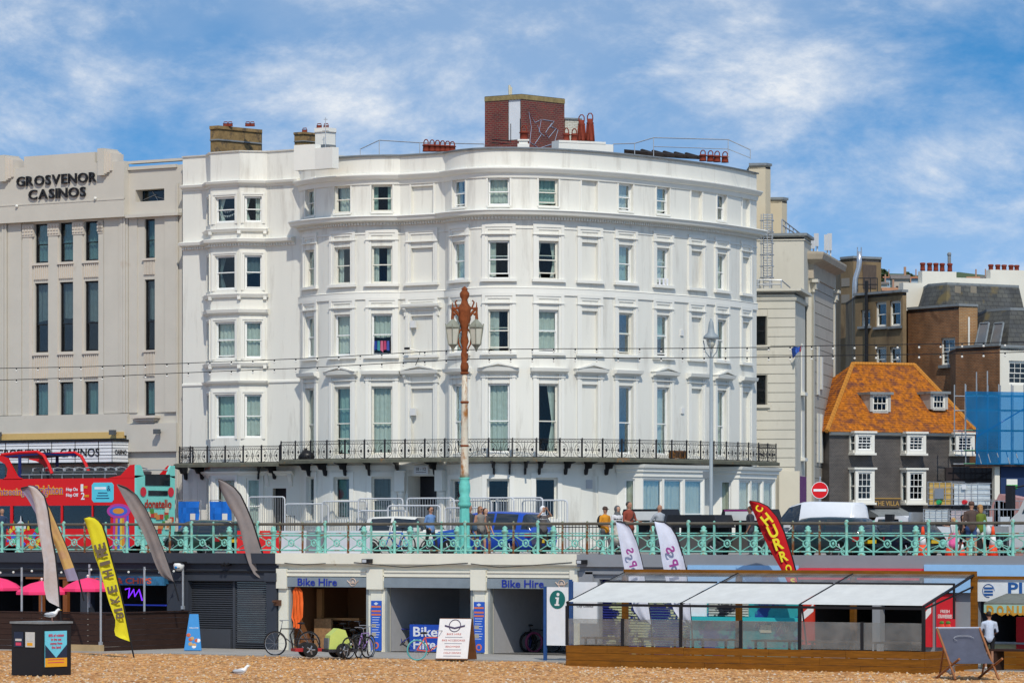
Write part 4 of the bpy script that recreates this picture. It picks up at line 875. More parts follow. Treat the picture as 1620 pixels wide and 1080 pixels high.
# mobile masts on the cream roof
for i, (x, yb, yt) in enumerate(((1287, 400, 376), (1293, 398, 370), (1309, 408, 372), (1314, 410, 370))):
    Zt = 190+i; q = MB(); a, b = Vector(PZ(x, yb+8, Zt)), Vector(PZ(x, yt, Zt)); q.tube([a, b], 0.035, 6); l = a.lerp(b, 0.45); q.box(l.x-0.10, l.x+0.10, l.y-0.14, l.y-0.04, l.z, b.z+0.02)
    q.build('phone_mast', flat('mast_white', (0.62, 0.63, 0.64)), loc=tuple(a), label='%s phone mast panel on the cream building roof' % ('leftmost slim', 'second from left', 'third from left', 'rightmost')[i], cat='phone mast', group='phone masts on the roof')

M_DARKBRICK = brickmat('dark_glazed_tiles', (0.045, 0.040, 0.040), (0.075, 0.06, 0.055), (0.11, 0.10, 0.09), 0.12, 0.06, 0.010, 0.45)
M_BRICK = brickmat('brown_brick', (0.27, 0.105, 0.035), (0.17, 0.065, 0.025), (0.24, 0.17, 0.10), 0.225, 0.075, 0.012, patch=(0.14, 0.065, 0.03))
M_BRICK_LIT = brickmat('brown_brick_lit', (0.34, 0.17, 0.06), (0.26, 0.12, 0.045), (0.34, 0.25, 0.15), 0.225, 0.075, 0.012)  # brown brick made paler, sunlight put into the colour
M_BROWNR = mat('brown_render', (0.22, 0.155, 0.085), 0.9, var=0.25, scale=0.7, bump=0.2, bscale=8, col2=(0.11, 0.075, 0.045), c2lo=0.5, c2hi=0.62, c2scale=0.5, stretch=(1, 1, 0.4))
M_SLATE = brickmat('slate', (0.085, 0.085, 0.075), (0.055, 0.058, 0.060), (0.03, 0.03, 0.03), 0.35, 0.22, 0.012, patch=(0.15, 0.115, 0.05))
M_LICHEN = mat('lichen_roof_tiles', (0.40, 0.125, 0.008), 0.9, var=0.6, scale=7, bump=0.6, bscale=14, col2=(0.13, 0.045, 0.03), c2lo=0.46, c2hi=0.64, c2scale=2.4)
M_OFFW = mat('off_white_render', (0.70, 0.67, 0.58), 0.85, var=0.05, scale=0.8)

def villa():
    T = thing('dark_tiled_villa', 'dark tiled villa with orange lichened hipped roof and white sash windows', 'building', (*FZ(1420, 191), 0))
    Z0 = 190.0; PHI = 24
    a = FZ(1312, Z0); b = FZ(*wl(1312, Z0, 1534, PHI)); P = Path([a, b]); zr = wl(1312, Z0, 1437, PHI)[1]
    def Y(y): return zz(y, zr)
    zt = Y(684); ze = 1.55
    d = (P.p[1]-P.p[0]).normalized(); n = Vector((-d.y, d.x)); D = 7.0
    m = MB(); ops = []
    q1 = [P.p[0]+n*D, P.p[1]+n*D]
    wall(m, P, ze, zt); m.quad((*P.p[1], ze), (*q1[1], ze), (*q1[1], zt), (*P.p[1], zt)); m.quad((*q1[0], ze), (*P.p[0], ze), (*P.p[0], zt), (*q1[0], zt)); m.build('wall', M_DARKBRICK, T)
    m = MB(); wall(m, P, 0, ze, off=0.03); m.quad((*P.p[1], 0), (*q1[1], 0), (*q1[1], ze), (*P.p[1], ze)); m.build('plinth', mat('plinth_brown', (0.12, 0.085, 0.06), 0.9, var=0.2, scale=1), T)
    q = MB(); sweep(q, P, [(0, zt-0.16), (0.14, zt-0.12), (0.16, zt), (0, zt+0.02)]); q.build('eaves_board', M_TRIM, T)
    # hipped roof in tile courses
    o = 0.3; E = [P.p[0]-d*o-n*o, P.p[1]+d*o-n*o, P.p[1]+d*o+n*(D+o), P.p[0]-d*o+n*(D+o)]; RP = Path([P.p[0]+n*D/2, P.p[1]+n*D/2])
    zrd = zz(577, depth(*RP.at(RP.tx(1400))[:2])); r0, r1 = RP.at(RP.tx(1349)).xy, RP.at(RP.tx(1446)).xy
    faces = [(E[0], E[1], r1, r0), (E[1], E[2], r1, r1), (E[2], E[3], r0, r1), (E[3], E[0], r0, r0)]
    rows = 30; q = MB()
    for A, B, C, Dd in faces:
        for i in range(rows):
            f0, f1 = i/rows, (i+1)/rows; lift = 0.035
            p = [A.lerp(Dd, f0), B.lerp(C, f0), B.lerp(C, f1), A.lerp(Dd, f1)]; z0, z1 = zt+(zrd-zt)*f0, zt+(zrd-zt)*f1
            q.quad((*p[0], z0+lift), (*p[1], z0+lift), (*p[2], z1+0.004), (*p[3], z1+0.004)); q.quad((*p[0], z0-0.005), (*p[1], z0-0.005), (*p[1], z0+lift), (*p[0], z0+lift))
    rf = q.build('tiled_roof', M_LICHEN, T)
    for u, v, zu in ((E[0], r0, zt), (E[1], r1, zt), (r0, r1, zrd)):      # hip and ridge tiles
        k = 22; du = (v-u)/k
        if 'hip' not in _cache: h = MB(); h.tube([(-0.5,0,0),(0.5,0,0)], 0.11, 6); _cache['hip'] = h.mesh('ridge_tile', mat('hip_tiles', (0.46, 0.19, 0.03), 0.9, var=0.35, scale=5))
        for i in range(k):
            c = u+du*(i+0.5); z = zu+(zrd-zu)*(i+0.5)/k+0.02; L3 = Vector((du.x, du.y, (zrd-zu)/k)); inst('ridge_tile', _cache['hip'], rf, Matrix.Translation((c.x, c.y, z)) @ L3.to_track_quat('X', 'Z').to_matrix().to_4x4() @ Matrix.Diagonal((L3.length*0.96, 1, 1, 1)))
    # box sash windows
    def boxwin(x, y0, y1, w, pr):
        tc = P.tx(x); z0, z1 = Y(y0), Y(y1); F = P.frame(tc, 0, z0); h = z1-z0; fr = 0.13; g = MB(F); a = w/2
        for sx in (-1, 1): g.box(sx*a-(fr/2+0.005)+(-sx)*fr/2, sx*a+(fr/2+0.005)+(-sx)*fr/2, -pr, -pr+0.12, 0, h)
        g.box(-a+fr, a-fr, -pr, -pr+0.12, h-fr, h); g.box(-a+fr, a-fr, -pr, -pr+0.12, 0, fr)
        for sx in (-1, 1):
            g.box(sx*a-0.05, sx*a+0.05, -0.12, 0.0, 0, h); g.box(sx*a-0.05, sx*a+0.05, -pr+0.12, -0.12, 0, fr); g.box(sx*a-0.05, sx*a+0.05, -pr+0.12, -0.12, h-fr, h); g.box(sx*a-0.03, sx*a+0.03, -pr+0.12, -0.12, h*0.5-0.03, h*0.5+0.03)
        g.box(-a-0.1, a+0.1, -pr-0.08, 0.0, h, h+0.09); g.box(-a-0.08, a+0.08, -pr-0.06, 0.0, -0.1, 0.0)
        Wd = g.build('window', M_TRIM, T)
        s, up, lo, (i0, zm, i1, bb) = sash_mesh(w-2*fr, h-2*fr, 0.03, 0.5, 0.0, (3, 2)); F2 = F @ Matrix.Translation((0, -pr+0.03, fr)); inst('sash_frame', s.mesh('sash_frame', M_SASH), Wd, F2); inst('pane', up.mesh('pane', M_DARKGLASS), Wd, F2); inst('pane', lo.mesh('pane', M_DARKGLASS), Wd, F2)
        for sx in (-1, 1): g = MB(F); g.box(sx*a-0.006, sx*a+0.006, -pr+0.12, -0.12, fr, h-fr); g.build('side_pane', M_DARKGLASS, Wd)
        g = MB(F); g.box(-a+0.06, a-0.06, -0.05, -0.01, 0.02, h-0.02); g.build('dark_room', M_DARK, Wd)
    for x in (1359.5, 1441, 1518):
        boxwin(x, 717, 686, 1.0, 0.55); boxwin(x, 795, 743, 1.0, 0.55)
    # dormers
    for x, y0, y1, w in ((1393, 651, 624, 0.82), (1486, 647, 623, 0.66)):
        PP = Path([P.p[0]+n*0.72, P.p[1]+n*0.72]); zq = depth(*PP.at(PP.tx(x))[:2]); z0, z1 = zz(y0, zq), zz(y1, zq); F = PP.frame(PP.tx(x), 0, z0); h = z1-z0; g = MB(F); a = w/2
        g.box(-a-0.14, -a, 0, 1.9, 0, h, 0); g.box(a, a+0.14, 0, 1.9, 0, h, 0); g.box(-a-0.22, a+0.22, -0.14, 2.2, h, h+0.12, 1); g.box(-a, a, 0.0, 0.2, -0.06, 0.06, 0); g.box(-a, a, 0.25, 0.3, 0, h, 2)
        Dm = g.build('dormer', [mat('dormer_board', (0.42, 0.41, 0.38), 0.8, var=0.15), M_COPE, M_DARK], T); s, up, lo, _ = sash_mesh(w, h, 0.06, 0.5, 0.0, (3, 1)); F2 = F @ Matrix.Translation((0, 0.03, 0)); inst('sash_frame', s.mesh('sash_frame', M_TRIM), Dm, F2); inst('pane', up.mesh('pane', M_DARKGLASS), Dm, F2); inst('pane', lo.mesh('pane', M_DARKGLASS), Dm, F2)
    # porch with name board
    tp = P.tx(1398); F = P.frame(tp, 0, 0); g = MB(F); g.box(-0.72, 0.72, -0.3, 0.0, Y(803), Y(789), 0); add_text(g, 'THE VILLA', (0, -0.31, Y(796)), width=1.3, height=0.22, k=1, bold=0.01); g.box(-0.76, 0.76, -0.33, 0, Y(789), Y(787.5), 1); g.build('name_board', [flat('board_dark', (0.07, 0.055, 0.045)), flat('letter_gold', (0.42, 0.26, 0.08))], T)
    g = MB(F); g.prismx([(0, Y(803)), (-1.2, Y(815)), (-1.2, Y(818)), (0, Y(818))], -0.95, 0.95, 0); g.box(-0.8, 0.8, -0.9, -0.8, 0, Y(819), 1)
    for i in range(9): x = -0.8+i*0.2; g.box(x-0.025, x+0.025, -0.95, -0.9, 0, Y(819), 2)
    g.build('porch', [M_COPE, M_DARK, flat('porch_green', (0.10, 0.14, 0.13))], T)
    return T
villa()

def back_buildings():
    # dark brown rendered tower and its lower wing
    T = thing('brown_rendered_tower', 'tall dark brown rendered stair tower with steel flue', 'building', (*FZ(1350, 214), 0))
    c = (1350, 214.0); P, zt, _ = block(T, 'wall', [FZ(*wl(*c, 1330, -58)), FZ(*c), FZ(*wl(*c, 1394, 32))], 408.5, 214, M_BROWNR, cop=0.06, depth_=4)
    def Y(y): return zz(y, 214)
    q = MB(); band(q, P, P.tx(1365), P.tx(1386), Y(455), Y(418), 0, 0.04); q.build('plank_door', mat('grey_planks', (0.10, 0.075, 0.06), 0.9, var=0.3, scale=5, stretch=(8, 8, 0.6)), T)
    for y in (446, 472): q = MB(); t = P.tx(1338); band(q, P, t-0.35, t+0.35, Y(y+6), Y(y-7), 0, 0.03); q.build('louvre', flat('louvre_grey', (0.25, 0.22, 0.18)), T)
    T = thing('brown_rendered_wing', 'weathered brown rendered wing with tall white sash windows', 'building', (*FZ(1428, 204), 0))
    c = (1428, 204.0); l = wl(*c, 1353, -58); pth = [FZ(*l), FZ(*c), FZ(*wl(*c, 1434, 32))]; P = Path(pth); ops = []
    def Y2(y): return zz(y, 204)
    J = []
    for x, y0, y1, w in ((1369, 516, 490, 0.8), (1393.5, 517, 477, 0.9), (1416.5, 516, 475, 0.9), (1393.5, 588, 548, 0.9), (1416.5, 588, 548, 0.9)):
        tc = P.tx(x); k = depth(*P.at(tc)[:2]); ops.append((tc-w/2, tc+w/2, zz(y0,k), zz(y1,k), 0.2)); J.append(ops[-1])
    P, zt, _ = block(T, 'wall', pth, 462, 204, M_BROWNR, ops=ops, cop=0.15, depth_=6)
    for i, o in enumerate(J): put_window(T, P, (o[0]+o[1])/2, o[1]-o[0], o[2], o[3], rec=0.12, fr=0.1, curtain=(None,''), glass=M_DARKGLASS, sash=M_TRIM); q = MB(); band(q, P, o[0]-0.1, o[1]+0.1, o[2]-0.12, o[2], 0, 0.15); q.build('sill', M_COPE, T)
    q = MB(); band(q, P, 0.4, P.L-0.6, 1, zt-0.5, -0.8, -0.7); q.build('room_shade_backing', M_DARK, T)
    for x, r in ((1374, 0.09), (1353, 0.0)):
        if r: q = MB(P.frame(P.tx(x), 0.15, 0)); q.tube([(0,0,2), (0,0,zt+0.7)], r, 8); q.build('drainpipe', M_BLACK, T)
    q = MB(); [q.tube(s, 0.025, 5) for s in ([PZ(1357, 440, 212), PZ(1388, 440, 210)], [PZ(1357, 450, 212), PZ(1388, 450, 210)], [PZ(1357, 440, 212), PZ(1357, 462, 212)], [PZ(1367, 440, 212), PZ(1367, 462, 212)], [PZ(1377, 440, 211), PZ(1377, 462, 211)], [PZ(1388, 440, 210), PZ(1388, 462, 210)])]; q.build('roof_rail', M_BLACK, T)
    fl = MB(); fl.smooth = True; Zf = 209; fl.tube([PZ(1352.5, 580, Zf), PZ(1352.5, 448, Zf), PZ(1353.5, 440, Zf), PZ(1358.5, 424, Zf), PZ(1359.5, 415, Zf), PZ(1359.5, 398, Zf)], 0.13, 10); fl.smooth = False
    fl.tube([PZ(1356.5, 398, Zf), PZ(1356.5, 391, Zf)], 0.03, 5); fl.tube([PZ(1362.5, 398, Zf), PZ(1362.5, 391, Zf)], 0.03, 5)
    fl.build('flue_pipe', flat('flue_steel', (0.55, 0.56, 0.58), 0.3, metal=0.8), loc=PZ(1352.5, 580, Zf), label='shiny steel flue pipe climbing the brown tower', cat='flue')
    # white party wall with chimney pots
    T = thing('white_party_wall_house', 'off white rendered party wall with a row of chimney pots', 'building', (*FZ(1520, 214), 0))
    c = (1429, 211.0); e = wl(*c, 1630, 20); P = Path([FZ(*c), FZ(*e)]); zt = zz(447, 211)
    m = MB(); m.M = None; t0, t1, t2, t3 = P.tx(1459), P.tx(1513), P.tx(1567), P.L
    band(m, P, 0, t3, 0, zt, -0.5, 0); band(m, P, t0, t1, zt, zz(430, 212), -0.5, 0); band(m, P, t1, t2, zt, zz(441, 213), -0.5, 0); band(m, P, t2, t3, zt, zz(429, 214), -0.5, 0); m.build('wall', M_OFFW, T)
    for x in (1463, 1474, 1484, 1494, 1506, 1571, 1582, 1592, 1603, 1612): q = MB(P.frame(P.tx(x), -0.25, zz(431, 213))); q.smooth = True; q.lathe([(0.14,0),(0.13,0.1),(0.12,0.3),(0.15,0.32),(0.15,0.4),(0.1,0.42)], 8); q.build('chimney_pot', M_POT, T)
    q = MB(P.frame(P.tx(1505), -0.25, zz(424, 213))); q.tube([(0,0,0),(0,0,0.6)], 0.08, 6); q.tube([(0.05,0,0),(0.05,0,0.75)], 0.05, 6); q.ball((0,0,0.65), 0.12, 8, 5); q.build('cowl', M_COPE, T)
    # slate mansard behind the brick house
    T = thing('slate_mansard', 'steep grey slate mansard roof with lead capping', 'roof', (*FZ(1530, 208), 0))
    def frus(T, xl, xc, xr, yb, yt, Z, sh, nm='slate_slope'):
        c = (xc, Z); l = wl(*c, xl, -58); r = wl(*c, xr, 32); b0, b1, b2 = [Vector(FZ(*q)) for q in (l, c, r)]; v = Vector((CF.x, CF.y)); zb, z1 = zz(yb, Z), zz(yt, Z); dl = (b1-b0).normalized(); dr = (b2-b1).normalized(); sft = (-dl+dr)
        t0, t1_, t2 = b0+dr*sh-dl*0, b1+dr*sh*1.0-dl*sh, b2-dl*sh
        m = MB(); m.quad((*b0,zb), (*b1,zb), (*t1_,z1), (*t0,z1)); m.quad((*b1,zb), (*b2,zb), (*t2,z1), (*t1_,z1)); bk = v*6
        m.quad((*b2,zb), (*(b2+bk),zb), (*(t2+bk),z1), (*t2,z1)); m.quad((*(b0+bk),zb), (*b0,zb), (*t0,z1), (*(t0+bk),z1)); m.quad((*(b2+bk),zb), (*(b0+bk),zb), (*(t0+bk),z1), (*(t2+bk),z1)); m.build(nm, M_SLATE, T)
        q = MB(); q.prismz([tuple(t0-dl*-0.0), tuple(t1_), tuple(t2), tuple(t2+bk), tuple(t0+bk)], z1, z1+0.12); q.build('lead_cap', M_COPE, T); return b0, b1, b2, t0, t1_, t2, zb, z1
    fr = frus(T, 1456, 1496, 1622, 492, 449, 207.0, 0.5)
    for x in (1516, 1541): q = MB(); A = Vector(PZ(x-4, 463, 206.4)); B = Vector(PZ(x+4, 453, 206.8)); q.box(A.x, B.x, A.y-0.1, A.y+0.5, A.z, B.z); q.build('roof_vent', flat('vent_tan', (0.30, 0.25, 0.18)), T)
    # brown brick house
    T = thing('brown_brick_house', 'brown brick house flank with one tall sash window and slate attic', 'building', (*FZ(1517, 202), 0))
    c = (1517, 202.0); l = wl(*c, 1436.5, -58); pth = [FZ(*l), FZ(*c), FZ(*wl(*c, 1546, 32))]; P = Path(pth); tc = P.tx(1500); k = depth(*P.at(tc)[:2]); op = (tc-0.55, tc+0.55, zz(577, k), zz(534, k), 0.2)
    P, zt, o = block(T, 'wall', pth, 484, 202, M_BRICK, ops=[op], cop=0.08, depth_=5); put_window(T, P, tc, 1.1, op[2], op[3], rec=0.1, fr=0.08, sash=M_TRIM, curtain=(None,''), glass=M_DARKGLASS, bars=(2, 3)); q = MB(); band(q, P, tc-0.7, tc+0.7, op[2]-0.15, op[2], 0, 0.15); q.build('sill', M_COPE, T); q = MB(); band(q, P, 0.4, P.t[1]-0.3, 1, zt-0.5, -0.8, -0.7); q.build('room_shade_backing', M_DARK, T)
    q = MB(); band(q, P, P.t[1]+0.01, P.L, 8, zt-0.01, 0, 0.02); q.build('return_wall', M_BRICK_LIT, T)  # sunlit side of the house, brightness painted in by the paler brick
    q = MB(P.frame(P.tx(1532), 0.1, 0)); q.tube([(0,0,zz(550,202)),(0,0,zz(501,202))], 0.05, 6); q.build('drainpipe', M_TRIM, T)
    frus(T, 1538, 1594, 1640, 548, 488, 200.0, 0.9)
    for xa in (1543, 1566):
        q = MB(); a, b = Vector(PZ(xa, 546, 200.6)), Vector(PZ(xa+15, 546, 199.4)); u, v = Vector(PZ(xa+7, 513, 201.4)), Vector(PZ(xa+21, 512, 200.3)); nn = Vector((-CF.x, -CF.y, 0.3))*0.12; q.quad(a+nn, b+nn, v+nn, u+nn, 1)
        for s in ((a, b), (b, v), (v, u), (u, a)): q.tube([s[0]+nn, s[1]+nn], 0.05, 4, k=0)
        q.build('roof_light', [M_COPE, flat('rooflight_glass', (0.18, 0.20, 0.22), 0.15)], T)
    c = (1581, 197.0); l = wl(*c, 1512, -58); P, zt, o = block(T, 'lower_wall', [FZ(*l), FZ(*c), FZ(*wl(*c, 1582, 32))], 547, 197, M_BRICK, cop=0.08, depth_=4)
    q = MB(); band(q, P, P.tx(1495+8), P.tx(1512), zz(636, 199), zz(617, 199), 0, 0.03); q.build('small_window', M_DARKGLASS, T)
    # white house end
    T = thing('white_end_house', 'white rendered house with paned sash window above the scaffold', 'building', (*FZ(1600, 197), 0))
    c = (1581.5, 197.1); r = wl(*c, 1680, 32); pth = [FZ(*c), FZ(*r)]; P = Path(pth); tc = P.tx(1612); op = (tc-0.62, tc+0.62, zz(609, 198), zz(571, 198), 0.15); P, zt, o = block(T, 'wall', pth, 549, 197, M_OFFW, ops=[op], cop=0.1, depth_=4)
    put_window(T, P, tc, 1.24, op[2], op[3], rec=0.08, fr=0.09, sash=M_TRIM, curtain=(None,''), glass=M_DARKGLASS, bars=(3, 2)); q = MB(); band(q, P, 0.2, 2.8, 1, zt-0.5, -0.7, -0.6); q.build('room_shade_backing', M_DARK, T)
    # mint shop and low orange roof seen between the cream block and the tower
    T = thing('mint_shopfront_house', 'narrow dark mint green house front seen in the gap', 'building', (*FZ(1325, 222), 0)); c = (1312, 222.0); P, zt, o = block(T, 'wall', [FZ(*c), FZ(*wl(*c, 1345, 20))], 512, 222, flat('mint_dark', (0.09, 0.16, 0.14)), cop=0.2, depth_=5)
    t_ = P.tx(1322); q = MB(); band(q, P, t_-0.4, t_+0.4, zz(560,222), zz(540,222), 0, 0.06); q.build('window', flat('window_pale', (0.4, 0.44, 0.42)), T)
    T = thing('cream_rear_house', 'plain cream house wall behind the gap beside the tower', 'building', (*FZ(1322, 232), 0)); c = (1308, 232.0); block(T, 'wall', [FZ(*c), FZ(*wl(*c, 1352, 25))], 448, 232, M_OFFW, cop=0.1, depth_=5)
back_buildings()

# ---------------------------------------------------------------- far hill with houses and trees
def hill():
    h = MB(); n = 24; vs = []; prof = []
    for i in range(n+1):
        x = 1180+i*28; yy = 446 - 14*math.sin(math.pi*i/n)-3*math.sin(i*1.7); prof.append((x, yy))
    for Z, k in ((380, 0.0), (430, 0.5), (520, 1.0), (700, 1.05)):
        for x, y in prof: p = FZ(x, Z); zt = zz(y, 520); vs.append((p[0], p[1], -0.1+zt*k))
    m = n+1; h.add(vs, [(r*m+i, r*m+i+1, (r+1)*m+i+1, (r+1)*m+i) for r in range(3) for i in range(n)]); h.build('hill', mat('hill_green', (0.07, 0.10, 0.045), 0.95, var=0.3, scale=0.1), kind='structure')
    rnd = random.Random(4); wc = [(0.55,0.52,0.48),(0.42,0.36,0.30),(0.30,0.38,0.46),(0.60,0.40,0.34)]; rc = [(0.30,0.12,0.06),(0.16,0.14,0.13),(0.34,0.17,0.09)]
    spots = [(1397,452,450,14,8,0,1,'pale rendered far house with dark roof beside the tower'),(1404,440,470,9,6,2,0,'small blue grey far house with red roof'),(1425,448,440,26,12,1,1,'broad far house with dark pitched slate roof'),(1446,444,455,12,9,2,0,'narrow blue far house under a red tiled roof'),(1408,462,430,20,7,3,2,'low pink far house nearest the parapet'),(1437,458,425,14,8,3,2,'small pinkish far house under orange tiles'),(1323,452,470,12,12,3,2,'far house with red brick gable in the gap by the cream block'),(1540,444,460,16,8,3,2,'far orange roofed house behind the party wall dip'),(1556,442,470,12,8,0,1,'far pale house with dark roof behind the party wall dip')]
    for x, y, Z, w, hh, a, b, lab in spots:
        T = thing('hillside_house', lab, 'house', PZ(x, y+14, Z), TH, 'houses on the far hillside'); s = Z/FP; g = MB(WM[T]); W, Hh = w*s, hh*s; g.box(-W/2, W/2, 0, W*0.8, -2, Hh+0.6); g.build('wall', flat('far_wall_%d' % a, wc[a]), T)
        g = MB(WM[T]); g.prismx([(-0.3, Hh+0.6), (W*0.4, Hh+0.6+W*0.28), (W*0.8+0.3, Hh+0.6)], -W/2-0.2, W/2+0.2); rf = g.build('roof', flat('far_roof_%d' % b, rc[b], 0.9, var=0.2), T); g = MB(WM[T]); g.box(W*0.22, W*0.36, W*0.3, W*0.44, Hh+0.6, Hh+W*0.3+1.4); g.build('chimney', flat('far_chimney', (0.35, 0.2, 0.13)), rf)
        for i in (-1, 1): g = MB(WM[T]); g.box(i*W*0.22-W*0.07, i*W*0.22+W*0.07, -0.06, 0.02, Hh*0.35, Hh*0.8); g.build('window', M_DARK, T)
    lm = [flat('far_leaf_%d' % i, c, 0.8, var=0.25) for i, c in enumerate(((0.035,0.06,0.02),(0.06,0.09,0.03),(0.025,0.045,0.018)))]
    for ti, (x, y, Z, w, hh, lab) in enumerate(((1396,436,480,20,24,'dark round tree crowning the far hill near the tower'),(1417,440,490,16,14,'low bushy tree between far houses'),(1437,436,470,17,18,'dark tree behind the far slate roof'),(1450,440,480,12,14,'small tree at the edge of the white party wall'),(1550,438,480,16,12,'bush of trees in the dip of the party wall'))):
        T = thing('hill_tree', lab, 'tree', PZ(x, y+14, Z), 0, 'trees on the far hill'); s = Z/FP; g = MB(WM[T]); g.tube([(0,0,-3),(0.1,0,hh*s*0.6)], [0.3,0.12], 6); g.build('trunk', flat('bark', (0.08,0.06,0.04)), T); g = MB(WM[T])
        for i in range(420):
            v = Vector((rnd.gauss(0,1), rnd.gauss(0,1), rnd.gauss(0,1))).normalized()*rnd.uniform(0.45, 1.0)**0.6; c = Vector((v.x*w*s/2*(1+0.25*math.sin(5*v.z+ti)), v.y*w*s/2, hh*s*0.5+v.z*hh*s/2)); a = Vector((rnd.uniform(-1,1), rnd.uniform(-1,1), rnd.uniform(-1,1)))*0.22; b = Vector((rnd.uniform(-1,1), rnd.uniform(-1,1), rnd.uniform(-1,1)))*0.22; g.quad(c-a, c+b, c+a, c-b, rnd.randrange(3))
        g.build('crown', lm, T)
hill()
# ---------------------------------------------------------------- arches below the promenade
def A0(x): return S(x, 0.0)
def AZ(y, x=650): return PD(x, y, 0.0)[2]
M_NAVY = mat('slate_paint', (0.040, 0.046, 0.060), 0.6, var=0.12, scale=1)
M_ARCHC = mat('cream_arch_paint', (0.76, 0.73, 0.61), 0.75, var=0.05, scale=1, col2=(0.42, 0.33, 0.2), c2lo=0.66, c2hi=0.76, c2scale=1.4, stretch=(1,1,0.35))
M_GREY = mat('grey_arch_paint', (0.26, 0.27, 0.29), 0.7, var=0.06, scale=1)
M_SHUT = mat('grey_shutter_box', (0.22, 0.26, 0.29), 0.5, var=0.12, scale=2, col2=(0.25, 0.12, 0.05), c2lo=0.68, c2hi=0.76, c2scale=5)
M_BLUE = flat('sign_blue', (0.015, 0.035, 0.30), 0.4)
M_WOOD = mat('stained_wood', (0.20, 0.075, 0.004), 0.85, var=0.3, scale=2.5, stretch=(0.6, 0.6, 6), col2=(0.09, 0.03, 0.006), c2lo=0.55, c2hi=0.75, c2scale=3)
M_DKWOOD = mat('dark_stained_wood', (0.035, 0.017, 0.012), 0.65, var=0.25, scale=3, stretch=(0.6, 0.6, 5))
def room(T, s0, s1, z0, z1, dep, m_back, name='shop_interior'):
    q = MB(); q.quad((s0,0.3,z0+0.012),(s0,dep,z0+0.012),(s1,dep,z0+0.012),(s1,0.3,z0+0.012),1); q.quad((s0,0.3,z1),(s1,0.3,z1),(s1,dep,z1),(s0,dep,z1),1); q.quad((s0,0.3,z0),(s0,0.3,z1),(s0,dep,z1),(s0,dep,z0)); q.quad((s1,0.3,z0),(s1,dep,z0),(s1,dep,z1),(s1,0.3,z1)); q.quad((s0,dep,z0),(s0,dep,z1),(s1,dep,z1),(s1,dep,z0))
    return q.build(name, [m_back, flat('shop_floor', (0.16, 0.155, 0.15))], T)
def arch_wall(T, x0, x1, ops, mtl, ztop=0.06):
    P = Path([(A0(x0), 0), (A0(x1), 0)]); o = [(A0(a)-A0(x0), A0(b)-A0(x0), z0, z1, 0.32) for a, b, z0, z1 in ops]; m = MB(); wall(m, P, ESP, ztop, o); m.build('wall', mtl, T); return P
def slab(T, x0, x1, z0, z1, d0, d1, mtl, name): q = MB(); q.box(A0(x0), A0(x1), d0, d1, z0, z1); return q.build(name, mtl, T)
